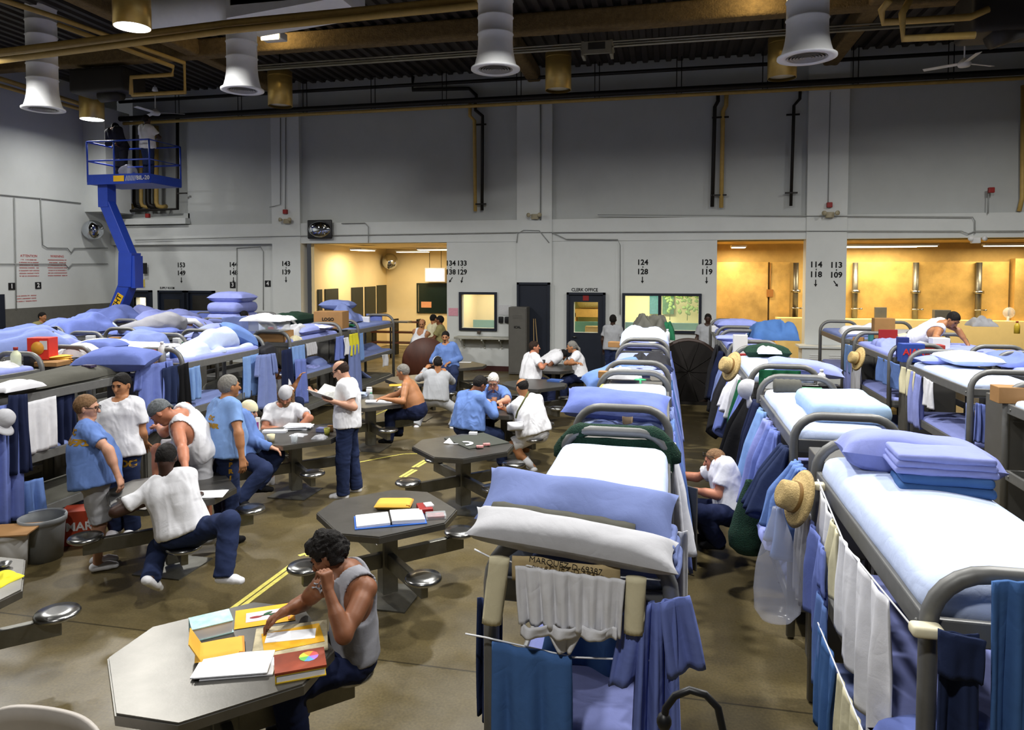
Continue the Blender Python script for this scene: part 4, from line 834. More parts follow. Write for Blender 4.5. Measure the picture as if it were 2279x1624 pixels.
# green mesh bag over the far rail
e = MB(); pts = []; end_frame(f_ := MB(), -.72, .06, 4.9); V = f_.V[0]; ring = V.reshape(-1, 14, 3).mean(1); sel = ring[(ring[:, 2] > 1.35)]; ang = np.arange(len(sel))
t = thing('mesh_bag', 'green mesh laundry bag slung over the far rail of the first middle bunk', 'bag', (-.35, 4.95, 1.3))
MB().tube(sel, [.048+.008*math.sin(i*1.7) for i in range(len(sel))], n=16).build('rolled_edge', mat('green_netting', '163828', .9, var=.5, scale=90, bump=.8, bscale=120), t)
drape(m1 := MB(), sel[1]+np.array([0, -.03, .1]), sel[-2]+np.array([0, -.03, .1]), .3, folds=3, amp=.03, seed=3); m1.build('netting', MATS['green_netting'], t)
# second to fifth middle bunks
pillow(at(1372, 900, 5.95), (.88, .4, .2), 'blue', 'rumpled blue pillow at the near end of the second middle bunk', rz=-.05, tilt=.35, roll=.05, seed=5, wr=.02)
heap((-.33, 5.83, 1.56), (.62, .3, .1), 'slate', 'slate blue blanket edge behind the rail under the rumpled blue pillow', seed=8)
cup(on(1397, 955, LZ), .11, .048, mat('tan_plastic', 'b59c7c', .5), 'tan plastic cup on the locker behind the green mesh bag')
p = on(1380, 862, ZM+.01); t = thing('folder', 'yellow folder lying on the second middle bunk', 'folder', p); MB().box(p, (.42, .26, .012), R=rotz(-.05)).build('cover', mat('folder_yellow', 'e6d060', .7), t)
p2 = p+np.array([.0, -.02, .012]); MB().box(p2, (.3, .2, .014), R=rotz(-.05)).build('album', m_black, t); MB().box(p2+np.array([-.12, .0, .008]), (.05, .16, .004), R=rotz(-.05)).build('photo_strip', m_paper, t)
tag(MB().tube([on(1425, 847, ZM+.02), on(1428, 872, ZM+.02)], .012, n=8).ell(on(1425, 845, ZM+.02), (.07, .05, .012)).build('hand_fan', mat('plastic_green', '2fa06a', .5), origin=on(1425, 850, ZM)), 'green plastic hand fan beside the yellow folder', 'fan')
heap(on(1390, 840, ZM), (.36, .26, .16), 'white', 'crumpled white cloth at the far end of the second middle bunk', seed=11, name='cloth', cat='cloth')
for i, (x, y, c) in enumerate(((1345, 840, 'tan box'), (1438, 838, 'white box'), (1462, 846, 'grey book'))): carton(on(x, y, LZ), (.14, .12, .08), {'tan box': m_card, 'white box': m_white, 'grey book': mat('book_grey', 'a7a39a', .7)}[c], c+' on the locker beyond the second middle bunk', rz=.1*i)
pillow(at(1365, 832, 8.95), (.8, .42, .24), 'mid', 'bright blue pillow flopping over the left side of the third middle bunk', rz=.35, tilt=.2, roll=-.35, seed=12, wr=.022)
heap((-.2, 9.3, 1.6), (.5, .6, .22), 'dark', 'black jacket heaped on the third middle bunk', seed=13, name='jacket', cat='jacket'); heap((-.15, 8.9, 1.6), (.45, .35, .12), 'navy', 'navy clothes in front of the black jacket on the third middle bunk', seed=14, name='clothes', cat='clothes')
heap((-.35, 8.75, 1.58), (.6, .28, .12), 'lav', 'lavender blanket just behind the rail of the third middle bunk', seed=15)
for i, (x, y, m_, c) in enumerate(((1370, 772, m_card, 'brown box at the left'), (1440, 772, m_white, 'white box at the right'), (1465, 780, m_white, 'small white box at the far right'), (1410, 766, m_manila, 'yellow packet in the middle'), (1450, 765, m_red, 'red packet'))):
    carton(on(x, y, LZ), (.22, .16, .09), m_, c+' on the locker beyond the third middle bunk', rz=.15*i-.2)
heap((-.35, 12.2, 1.6), (.74, 1.1, .42), 'pale', 'pale plastic-wrapped bedding piled on the fourth middle bunk', seed=16); heap((-.33, 11.7, 1.6), (.72, .5, .22), 'lav', 'lavender bedding spilling at the near end of the fourth middle bunk', seed=17)
heap((-.28, 13.1, 1.6), (.72, .7, .62), 'wool', 'dark grey blanket piled highest on the middle row', seed=18); heap((.0, 13.2, 1.6), (.3, .6, .42), 'green', 'green bag beside the piled dark grey blanket', seed=19, name='laundry_bag', cat='bag')
bottle((.02, 12.6, 1.6), .22, .04, m_white, m_white, 'white bottle on the fourth middle bunk'); heap((-.35, 15.3, 1.6), (.7, 1.2, .2), 'lav', 'rumpled lavender blanket on the farthest middle bunk', seed=20)
for i, (y0, c, L, lab) in enumerate(((5.35, 'white', .75, 'white shirt hanging at the aisle side of the first gap in the middle row'), (5.75, 'blue', 1.0, 'blue shirt at the near post of the second middle bunk, aisle side'), (6.3, 'mid', .9, 'bright blue shirt on the aisle side of the second middle bunk'), (6.9, 'slate', .95, 'slate blue shirt on the aisle side of the second middle bunk'), (7.9, 'blue', 1.0, 'blue shirt at the second gap of the middle row'), (8.7, 'towel', .9, 'deep blue towel at the near post of the third middle bunk'),
                              (9.5, 'lav', .85, 'lavender shirt on the aisle side of the third middle bunk'), (10.8, 'slate', .9, 'slate shirt hanging past the third middle bunk'), (12.0, 'blue', .9, 'blue shirt on the aisle side of the fourth middle bunk'))):
    hang((.05, y0, 1.47), (.06, y0+.46, 1.45), L, c, lab, folds=1.5, amp=.05, wide=1.3, seed=30+i, out=(.12, 0, 0), t=.03, sleeves=.4, hem=1, top_amp=.1)
# ---------------------------------------------------------------- right row
P0 = at(2035, 1015, 4.5); pillow(P0, (.82, .46, .26), 'lav', 'large lavender pillow at the far end of the nearest right bunk', rz=-.12, tilt=-.1, roll=.06, seed=21, wr=.014)
sb = at(2092, 1132, 4.12); sb[2] = 1.69
folded(sb, (.44, .3, .1), 'towel', 'folded deep blue towel on the nearest right bunk', rz=-.1, layers=2, name='folded_towel', seed=22); bpy.data.objects['folded_towel']['category'] = 'towel'
folded(sb+np.array([-.01, .02, .1]), (.48, .32, .1), 'lav', 'folded lavender sheet on top of the deep blue towel', rz=-.06, layers=3, name='folded_sheet', seed=23)
# R row cover
folded(np.array([1.44, 6.4, 1.62]), (.6, .85, .17), 'pale2', 'thick pale blue blanket folded across the second right bunk', layers=1, seed=24)
rollup(on(1722, 866, 1.66)+np.array([0, 0, .03]), on(1782, 868, 1.66)+np.array([0, 0, .03]), .075, 'wool', 'rolled dark grey blanket at the far end of the second right bunk')
bottle(on(1828, 862, LZ), .2, .042, m_white, m_white, 'white bottle on the locker beyond the second right bunk'); carton(on(1800, 865, LZ), (.24, .14, .03), m_white, 'white books stacked beside the white bottle on the right locker', name='book_stack', cat='books'); carton(on(1845, 866, LZ), (.2, .14, .05), m_black, 'black box on the locker beyond the second right bunk')
pillow(at(1790, 818, 8.85), (.86, .36, .16), 'lav', 'lavender blanket bundle at the near end of the third right bunk', rz=-.15, tilt=.1, roll=.12, seed=25, wr=.02, name='bedding_bundle', cat='bedding')
tag(softbox(MB(), on(1690, 790, 1.66)+np.array([.1, 0, .05]), (.62, .3, .22), None, 26, .02).build('laundry_bag', MATS['green_netting'], origin=on(1690, 795, 1.6)), 'green netted bag on the rail beyond the third right bunk', 'bag')
heap(on(1712, 785, 1.72), (.3, .25, .13), 'white', 'white plastic bag on the green netted bag', seed=27, name='plastic_bag', cat='bag')
tp(drape(MB(), (1.05, 8.56, 1.7), (1.5, 8.56, 1.7), .2, folds=3, amp=.02, seed=28), 'green_cloth', cloth('green'), 'dark green cloth hung under the near rail of the third right bunk', 'cloth', (1.3, 8.56, 1.5))
carton(on(1647, 788, LZ), (.2, .12, .3), m_white, 'tall white box on the locker beyond the third right bunk', rz=.1); carton(on(1672, 775, LZ), (.3, .2, .08), m_white, 'low white box beside the tall white box on the right row'); cup(on(1685, 776, LZ), .1, .05, m_white, 'white mug beside the low white box on the right row'); cup(on(1651, 783, LZ), .1, .05, m_black, 'dark mug by the tall white box on the right row')
pillow(at(1628, 752, 12.0), (.5, .3, .1), 'lav', 'lavender folded sheet at the near end of the fourth right bunk', seed=29, name='folded_sheet', cat='sheet')
heap(on(1720, 752, 1.62), (.8, .9, .4), 'towel', 'deep blue clothes heaped on the fourth right bunk', seed=31, name='clothes', cat='clothes'); pillow(at(1640, 722, 14.8), (.85, .5, .24), 'lav', 'lavender pillow on the farthest right bunk', rz=.1, seed=32)
carton(on(1600, 738, LZ), (.3, .25, .12), m_white, 'white papers below the farthest lavender pillow on the right row', name='paper_stack', cat='paper')
# things hanging on the aisle side of the right row
XR = .90
straw_hat(at(1775, 1108, 4.55), roty(-1.25)@rotx(.2), 'straw hat hanging on the aisle side of the nearest right bunk')
straw_hat(at(1626, 815, 8.4), roty(-1.2)@rotx(.4), 'straw hat hanging farther down the right row, above a black jacket')
ball_cap(at(1672, 868, 6.9), roty(-1.3)@rotz(PI), 'light grey cap hanging at the far end of the second right bunk', 'ash')
def sack(c, hgt, r, m, label, name, seed=1, cat='bag'):
    prof = [(.001, -.5), (r*.6, -.49), (r*.95, -.40), (r, -.22), (r*.85, 0), (r*.55, .25), (r*.28, .42), (r*.2, .5), (.001, .5)]; q = []
    for (r0, z0), (r1, z1) in zip(prof, prof[1:]): q += [(r0+(r1-r0)*k/3, z0+(z1-z0)*k/3) for k in range(3)]
    mb = MB().lathe([(a, b*hgt) for a, b in q], (0, 0, 0), n=26, cap=False); v = mb.V[0]; v[:, :2] *= (1+.16*sines(v, seed, 9, 5)*(1-abs(v[:, 2:])/hgt).ravel())[:, None]; v[:, 1] *= .75; mb.V[0] = v+np.array(c)
    return tag(mb.build(name, m, origin=np.array(c)-np.array([0, 0, hgt/2])), label, cat)
bag_m = mat('clear_bag', 'd5d8e6', .2, var=.1, alpha=.30, spec=.7)
sack(at(1728, 1255, 4.6), .72, .15, bag_m, 'clear plastic bag hanging beside the straw hat', 'plastic_bag', 3)
hang((.86, 4.55, 1.36), (.86, 4.86, 1.36), .6, 'grey', 'grey striped shirt behind the clear plastic bag', folds=3, amp=.03, seed=34)
hang((.84, 4.02, 1.36), (.84, 4.4, 1.36), .5, 'blue', 'blue shirt hanging next to the straw hat', folds=1.6, amp=.03, wide=1.15, seed=35, sleeves=.22)
ls = MB(); l0, l1 = np.array([.92, 4.62, 1.56]), at(2035, 1400, 2.80); ls.tube([l0, (l0+l1)/2+np.array([-.04, 0, -.05]), l1], .004, n=5); tag(ls.build('clothes_line', m_paper, origin=(l0+l1)/2), 'white clothes line along the nearest right bunk', 'string')
LP = lambda s: l0+(l1-l0)*s+np.array([-.04*(1-(2*s-1)**2), 0, -.05*(1-(2*s-1)**2)])
hang(LP(.06), LP(.30), .42, 'white', 'white t-shirt pinned at the far end of the white clothes line', folds=2.2, amp=.025, seed=36, wide=1.05)
hang(LP(.31), LP(.42), .36, 'sand', 'beige undershirt on the white clothes line beside the white t-shirt', folds=1.6, amp=.03, seed=37)
hang(LP(.44), LP(.86), .60, 'white', 'long white cloth drooping from the near half of the white clothes line', folds=3.5, amp=.03, seed=38, bottom=.22, n=(50, 24))
hang((.82, 3.86, 1.1), (.82, 4.15, 1.1), .5, 'mid', 'bright blue towel below the white t-shirt', name='towel', cat='towel', folds=2, amp=.02, seed=39)
l2 = MB(); a, b = np.array([.80, 3.95, .98]), np.array([.84, 2.55, .86]); l2.tube([a, b], .004, n=5); tag(l2.build('clothes_line', m_paper, origin=(a+b)/2), 'lower clothes line along the nearest right bunk', 'string')
hang(a+(b-a)*.02, a+(b-a)*.26, .52, 'towel', 'deep blue towel on the lower clothes line', name='towel', cat='towel', folds=2, amp=.03, seed=40, t=.014); hang(a+(b-a)*.3, a+(b-a)*.75, .6, 'sand', 'off-white cloth on the lower clothes line', folds=5, amp=.02, seed=41, n=(50, 20), bottom=.1)
for c, lab in ((at(1832, 1082, 4.62), 'cream soap bar at the far end of the white clothes line'), (at(2062, 1402, 2.78), 'cream soap bar at the near end of the white clothes line')): tag(MB().rbox(c, (.11, .07, .045), .018, n=2).build('soap_bar', mat('soap_cream', 'ded6b8', .5), origin=c), lab, 'soap')
hang(at(2095, 1405, 2.76), at(2180, 1412, 2.76), .8, 'denim', 'dark denim jacket hung on the near post of the nearest right bunk', name='jacket', cat='jacket', folds=1.3, amp=.03, seed=42, n=(30, 20), wide=1.3); drape(m1 := MB(), at(2088, 1400, 2.72), at(2196, 1428, 2.72), .16, folds=1, amp=.015, wide=.9, seed=4, n=(16, 8), t=.012); m1.build('collar', cloth('denim'), [o for o in bpy.data.objects if o.get('label', '').startswith('dark denim jacket')][0])
tp(drape(MB(), at(2206, 1292, 2.79), at(2350, 1296, 2.79), .8, folds=2.4, amp=.022, seed=43, n=(40, 20), t=.016), 'towel', cloth('towel'), 'deep blue terry towel over the near rail of the nearest right bunk', 'towel', (1.4, 2.8, 1.0))
tp(softbox(MB(), (1.1, 3.0, .98), (.5, .3, .22), rotz(.3), 44, .02), 'pillow', cloth('blue'), 'blue pillow on the middle deck at the bottom right corner of the photo', 'pillow', (1.1, 3.0, .88))
RG = [(1683, 900, 1725, 885, 1060, 'blue', 'blue shirt on the near part of the second right bunk, aisle side'), (1648, 905, 1680, 890, 1040, 'slate', 'slate shirt behind the light grey cap')]
gar = [(5.75, 'denim', .55, .25, 'dark denim trousers at the near post of the second right bunk'), (5.2, 'mid', .5, .3, 'bright blue shirt hanging at the first gap of the right row'), (6.35, 'blue', .75, .35, 'blue shirt low on the aisle side of the second right bunk'), (6.75, 'lav', .8, .3, 'lavender shirt on the aisle side of the second right bunk'), (7.2, 'sky', .8, .35, 'sky blue shirt by the light grey cap'), (7.7, 'navy', .85, .35, 'navy trousers at the second gap of the right row'), (8.1, 'black', .75, .35, 'black jacket under the far straw hat'),
       (8.6, 'blue', .9, .4, 'blue shirt at the near post of the third right bunk'), (9.1, 'green', .9, .3, 'green cloth on the aisle side of the third right bunk'), (9.6, 'white', .5, .3, 'white shirt on the aisle side of the third right bunk'), (10.1, 'blue', .9, .35, 'blue shirt at the far end of the third right bunk'), (10.8, 'dark', 1.0, .4, 'long black coat at the third gap of the right row'), (11.5, 'slate', .8, .35, 'slate shirt at the near post of the fourth right bunk'), (12.3, 'navy', .8, .4, 'navy jacket on the aisle side of the fourth right bunk'), (13.4, 'dark', 1.1, .4, 'dark jacket on the aisle side near the big floor fan')]
for i, (y0, c, L, w, lab) in enumerate(gar):
    r_ = np.random.RandomState(i+7); hang((.93, y0-.03, 1.47), (.93, y0+w*.95, 1.45), L*(.95+.15*r_.rand()), c, lab, folds=1.4+r_.rand()*1.3, amp=.05+.05*r_.rand(), wide=1.2+.35*r_.rand(), seed=50+i*3, out=(-.10-.12*r_.rand(), 0, 0), t=.03, hem=1.5, bottom=(r_.rand()-.5)*.3, sleeves=.45 if 'shirt' in lab or 'coat' in lab or 'jacket' in lab else 0, n=(34, 20))
sack(at(1668, 1150, 6.5), .66, .17, MATS['green_netting'], 'green netted laundry bag on the floor behind the crouching man', 'laundry_bag', 5)
heap((.9, 5.5, .86), (.4, .5, .2), 'lav', 'lavender clothes spilling from the middle deck beside the clear bag', seed=46, name='clothes', cat='clothes')
# ---------------------------------------------------------------- second right row
pillow((3.75, 10.05, 1.72), (.6, .8, .16), 'pale', 'pale grey pillow at the right of the second-row right bunk', seed=61); pillow((3.55, 10.3, 1.66), (.6, .34, .1), 'lav', 'lavender pillow under the pale grey pillow on the second right row', seed=62)
heap(on(2110, 775, 1.62), (.7, .7, .1), 'lav', 'lavender sheet at the far end of the second-row right bunk', seed=63, name='sheet', cat='sheet')
carton(on(2027, 805, 1.56), (.3, .16, .26), mat('soap_box_blue', '2f4a9c', .5), 'blue and yellow detergent box lettered AJAX on the right', rz=.1, print_=('AJAX', .12), pm=mat('print_red', 'd8352a', .5)); carton(on(2008, 795, 1.56), (.14, .14, .3), mat('soap_box_dark', '27357c', .5), 'dark blue box left of the AJAX box')
carton(on(2070, 790, 1.58), (.34, .2, .16), mat('box_red', 'a33a34', .6), 'red box behind the AJAX box'); carton(on(2090, 780, 1.6), (.24, .2, .2), m_white, 'white box behind the AJAX box')
t = carton(on(1965, 752, 1.62), (.34, .2, .36), m_card, 'brown carton with a picture frame leaning on it, second right row'); carton(on(1970, 757, 1.62)+np.array([0, -.15, 0]), (.3, .03, .2), m_red, 'dark red picture frame leaning on the brown carton', name='picture_frame', cat='picture frame')
heap(on(1925, 742, 1.6), (.9, .7, .25), 'white', 'white and blue clothes heaped on the third bunk of the second right row', seed=64, name='clothes', cat='clothes'); heap(on(1985, 770, 1.6), (.5, .7, .22), 'lav', 'lavender sheet pushed aside beside the bending man', seed=65, name='sheet', cat='sheet')
heap(on(2040, 762, 1.6), (.7, .6, .2), 'sand', 'cream sheet under the bending man', seed=66, name='sheet', cat='sheet')
heap((4.6, 10.6, 1.6), (.7, .9, .26), 'blue', 'blue bedding heaped on the far right row bunk', seed=67); heap((4.6, 9.4, 1.6), (.7, .6, .2), 'lav', 'lavender bedding at the right edge on the far right row', seed=68)
heap(on(2185, 725, 1.62), (.5, .4, .25), 'ash', 'grey plastic bags on the far right row behind the bending man', seed=69, name='plastic_bag', cat='bag'); bottle(on(2263, 742, 1.62), .24, .05, mat('yellow_liquid', 'd2b43a', .3), m_red, 'yellow bottle at the right edge near the shower counter')
carton(on(2250, 895, 1.55), (.3, .2, .16), m_card, 'brown carton at the right edge beyond the hanging blue towels'); 
pg = thing('desk_fan', 'small white desk fan on the shower room counter', 'fan', (8.95, 21.4, 1.46)); MB().cyl((8.95, 21.4, 1.46), (8.95, 21.4, 1.6), .03).lathe([(.08, 0), (.08, .02)], (8.95, 21.4, 1.46), n=16).build('stand', m_white, pg); MB().lathe([(.02, 0), (.14, .01), (.15, .05), (.02, .07)], (8.95, 21.4, 1.7), R=rotx(PI/2), n=24).build('cage', m_glass, pg)
carton((5.8, 21.4, 1.46), (.3, .1, .35), m_lockr, 'grey box standing on the shower counter left of the bending man'); carton((7.3, 21.3, 1.46), (.4, .2, .3), m_lockr, 'grey box on the shower counter beside the desk fan')
hx(3.24, 1952, 792, 2002, 812, 858, 'mid', 'faded blue jeans hanging on the aisle side of the second right row', name='jeans', folds=3, amp=.03, seed=70); hx(3.24, 2008, 815, 2038, 828, 882, 'sand', 'tan trousers hanging beside the faded blue jeans', name='trousers', folds=2, amp=.03, seed=71)
hx(3.24, 2030, 825, 2052, 838, 950, 'lav', 'lavender shirt hanging beside the tan trousers', folds=2, amp=.04, seed=72); hx(3.24, 2056, 838, 2076, 850, 905, 'white', 'white shirt hanging at the post of the second right row', folds=2, amp=.03, seed=73)
hx(3.24, 1882, 765, 1900, 770, 830, 'sky', 'sky blue towel at the far bunk of the second right row', name='towel', cat='towel', folds=2, amp=.02, seed=74); hx(3.23, 1880, 800, 1898, 805, 870, 'lav', 'lavender shirt low under the straw hat on the right', folds=2, amp=.03, seed=75); hx(3.23, 1898, 800, 1918, 805, 880, 'ash', 'grey trousers under the straw hat on the right', name='trousers', folds=2, amp=.03, seed=76)
straw_hat(at(1912, 798, 11.2)+np.array([-.02, 0, 0]), roty(-1.3)@rotx(.2), 'straw hat hanging on the second right row, left of the AJAX box')
for i, (x1, x2, c, lab) in enumerate(((2172, 2192, 'blue', 'blue shirt left of the faded blue towel at the right edge'), (2205, 2255, 'sky', 'faded blue towel hanging at the right edge of the photo'), (2258, 2300, 'slate', 'slate towel cut by the right edge of the photo'), (2150, 2168, 'slate', 'slate shirt leftmost of the towels hanging at the right edge'))):
    hy(8.52+.03*i, x1, 896, x2, 900, 1095 if c != 'blue' else 985, c, lab, name='towel' if 'towel' in lab else 'shirt', cat='towel' if 'towel' in lab else 'clothes', folds=2, amp=.03, seed=80+i, wide=1.3)
hx(3.24, 1878, 830, 1890, 835, 900, 'lav', 'lavender cloth at the lower deck of the far bunk on the right', name='cloth', cat='cloth', folds=1.5, amp=.03, seed=85)
# ---------------------------------------------------------------- front left row
heap((-6.93, 6.8, 1.58), (.78, 1.9, .2), 'wool', 'dark grey wool blanket covering the nearest bunk of the front left row', seed=90, amp=.12)
pillow(at(262, 800, 7.55), (.9, .5, .28), 'blue', 'large blue pillow on the dark grey wool blanket', rz=.25, tilt=.15, seed=91, wr=.024)
papers(at(230, 808, 7.35)+np.array([0, -.22, -.02]), (.13, .09, .03), mat('card_print', '3a2f4a', .5, var=.8, scale=40), 'small stack of colourful cards beside the large blue pillow', name='card_stack', cat='cards')
heap(on(30, 865, 1.62), (.3, .45, .12), 'white', 'white shirt over the rail at the left edge', seed=92, name='shirt', cat='clothes')
XA = -6.53
def ha(x1, y1, x2, y2, yb, col, label, name='shirt', cat='clothes', X=XA, **kw):
    kw.setdefault('folds', 2.2); kw.setdefault('amp', .03); return hx(X, x1, y1, x2, y2, yb, col, label, name, cat, **kw)
ha(-10, 905, 48, 893, 1165, 'blue', 'long blue shirt hanging at the left edge', X=-6.42, wide=1.2, seed=93, n=(30, 22)); ha(20, 880, 62, 876, 1055, 'navy', 'dark navy jacket over the blue shirt at the left edge', name='jacket', cat='jacket', X=-6.38, wide=1.3, seed=94)
ha(40, 1075, 95, 1062, 1180, 'mid', 'lower blue shirt hanging behind the grey bin', X=-6.45, wide=1.15, seed=95, name='shirt')
ball_cap(atx(3, 935, -6.36), rotx(-.4)@roty(.9), 'grey cap hanging at the left edge', 'ash')
ha(32, 902, 124, 880, 1008, 'white', 'white towel spread along the nearest bunk of the front left row', name='towel', cat='towel', folds=3, amp=.012, seed=96, n=(40, 16)); ha(126, 880, 166, 872, 985, 'navy', 'navy curtain cloth right of the white towel', name='cloth', cat='cloth', X=-6.6, seed=97)
jar(np.array([-6.66, 6.62, .91]), .2, .06, m_white, m_red, 'white jar with a red lid on the middle deck by the white towel')
carton(atz(168, 1212, 0)+np.array([0, .1, 0]), (.36, .25, .36), mat('red_carton', 'a83c22', .6), 'red carton under the nearest bunk of the front left row', rz=.5, print_=('MAR', .12), pm=m_white)
ha(312, 815, 375, 803, 962, 'blue', 'blue shirt hanging between the two nearest bunks of the front left row', X=-6.44, wide=1.15, seed=98, sleeves=.3); ha(362, 820, 400, 810, 900, 'denim', 'denim trousers right of the blue shirt on the front left row', name='jeans', X=-6.4, seed=99); ha(396, 815, 420, 805, 990, 'black', 'black jacket right of the denim trousers', name='jacket', cat='jacket', X=-6.38, wide=1.5, seed=100); ha(418, 820, 446, 812, 890, 'sky', 'sky blue towel at the near end of the sleeper bunk', name='towel', cat='towel', seed=101)
ha(540, 795, 576, 786, 882, 'sky', 'sky blue towel at the far end of the sleeper bunk', name='towel', cat='towel', seed=102); ha(578, 790, 606, 786, 908, 'slate', 'grey-blue shirt hanging between the sleeper bunk and the third bunk', X=-6.42, wide=1.7, seed=103, sleeves=.35)
heap(atx(582, 785, -6.6), (.35, .35, .22), 'dark', 'black cloth bundled on the post beyond the sleeper bunk', seed=104, name='cloth', cat='cloth')
ha(626, 780, 648, 775, 950, 'navy', 'navy coveralls hanging at the near post of the third left bunk', X=-6.42, wide=1.6, seed=105, n=(30, 20)); ha(642, 773, 678, 766, 832, 'sky', 'light blue towel behind the navy coveralls', name='towel', cat='towel', seed=106, folds=4); ha(655, 800, 680, 798, 900, 'blue', 'blue shirt overlapping the navy coveralls', X=-6.44, wide=1.2, seed=107)
ha(680, 765, 702, 760, 790, 'ash', 'grey socks and shirts hung under the deck of the third left bunk', folds=5, amp=.03, seed=108); ha(748, 750, 766, 746, 800, 'blue', 'blue shirt at the far post of the third left bunk', X=-6.45, wide=1.3, seed=109); ha(764, 752, 774, 750, 790, 'white', 'white shirt sleeve hanging beside the blue shirt', X=-6.42, folds=1, seed=110, wide=1.1)
ha(778, 744, 796, 740, 790, 'yellow', 'yellow shirt hanging near the last left bunk', X=-6.45, wide=1.1, seed=111, folds=3); ha(776, 770, 800, 765, 885, 'slate', 'long slate blue shirt below the yellow shirt', X=-6.44, wide=1.3, seed=112); ha(800, 742, 808, 740, 802, 'sky', 'narrow light blue cloth at the post of the last left bunk', name='cloth', cat='cloth', seed=113)
ha(849, 790, 862, 788, 815, 'white', 'small white cloth pinned to the middle deck of the last left bunk', name='cloth', cat='cloth', folds=1, seed=114)
# tops of the left bunks
pillow((-6.95, 15.9, .98), (.55, .35, .16), 'slate', 'slate pillow on the middle deck of the last left bunk', rz=1.4, tilt=.4, seed=115); pillow((-6.9, 15.2, .42), (.6, .4, .1), 'slate', 'slate pillow propped on the bottom deck of the last left bunk', roll=.5, seed=116, rz=1.4)
pillow((-6.9, 13.1, .98), (.5, .35, .18), 'slate', 'slate pillow on the middle deck of the third left bunk', rz=1.5, tilt=.5, seed=117); heap((-6.85, 12.7, .92), (.4, .4, .12), 'lav', 'lavender cloth on the middle deck of the third left bunk', seed=118, name='cloth', cat='cloth')
heap((-6.9, 10.2, .92), (.6, .6, .24), 'wool', 'grey blanket on the middle deck under the sleeper', seed=119)
pillow((-6.9, 12.6, 1.69), (.68, 1.3, .18), 'lav', 'rolled lavender mattress on the third left bunk', seed=120, name='rolled_mattress', cat='mattress'); heap(on(710, 728, 1.72), (.45, .35, .06), 'white', 'white clothes lying on the rolled lavender mattress', seed=121, name='clothes', cat='clothes')
carton(atx(612, 745, -6.95)*np.array([1, 1, 0])+np.array([0, 0, LZ]), (.55, .36, .2), m_card, 'brown carton on the locker beyond the sleeper bunk'); t = carton(atx(600, 725, -6.95)*np.array([1, 1, 0])+np.array([0, 0, 1.76]), (.6, .4, .18), m_glass, 'clear plastic tub stacked on the brown carton', name='plastic_tub', cat='tub')
heap(atx(600, 712, -6.95)*np.array([1, 1, 0])+np.array([0, 0, 1.945]), (.8, .6, .14), 'white', 'white cloth draped over the clear plastic tub', seed=122, name='cloth', cat='cloth'); heap(atx(640, 735, -6.95)*np.array([1, 1, 0])+np.array([.1, .1, 1.62]), (.4, .5, .3), 'ash', 'white and grey clothes spilling beside the clear plastic tub', seed=123, name='clothes', cat='clothes')
heap(atx(650, 770, -6.75)*np.array([1, 1, 0])+np.array([0, -.1, 1.56]), (.35, .3, .14), 'sand', 'pair of dirty cream gloves at the post of the third left bunk', seed=124, name='gloves', cat='gloves')
heap((-8.4, 12.7, 1.6), (.74, 1.0, .4), 'pale', 'pale bedding mound on the second left row', seed=125); heap((-10.0, 13.2, 1.6), (.74, 1.3, .34), 'lav', 'lavender bedding left of the pale mound, third left row', seed=126); heap((-8.4, 12.2, 1.6), (.4, .3, .2), 'white', 'crumpled white cloth before the lavender bedding', seed=127, name='cloth', cat='cloth')
straw_hat(on(707, 708, 1.66), rotz(0), 'straw hat lying on the second left row by the brown box'); carton(on(738, 730, 1.62), (.62, .4, .36), m_card, 'brown box lettered LOGO on top of the left bunks', rz=.1, print_=('LOGO', .09))
heap(on(766, 715, 1.65), (.75, .8, .6), 'slate', 'blue bedding bundle piled highest at the end of the left rows', seed=128); pillow(on(752, 690, 1.9)+np.array([0, 0, .12]), (.8, .4, .24), 'slate', 'slate pillow on top of the blue bedding bundle', seed=129, wr=.02)
heap((-6.95, 14.6, 1.6), (.5, .4, .08), 'green', 'green bag and papers at the near end of the last left bunk', seed=130, name='bag', cat='bag')
tp(drape(MB(), (-7.26, 16.38, 1.76), (-6.85, 16.38, 1.76), .25, folds=1, amp=.006, seed=131, t=.03, n=(12, 6)), 'towel', cloth('blue'), 'blue towel over the end rail of the last left bunk', 'towel', (-7.1, 16.4, 1.5)); tp(drape(MB(), (-7.2, 15.6, 1.75), (-6.8, 15.5, 1.75), .2, folds=1, amp=.006, seed=132, t=.05, n=(12, 6)), 'towel', cloth('white'), 'grey-white towel beside the blue towel on the last left bunk', 'towel', (-7.1, 15.5, 1.6))
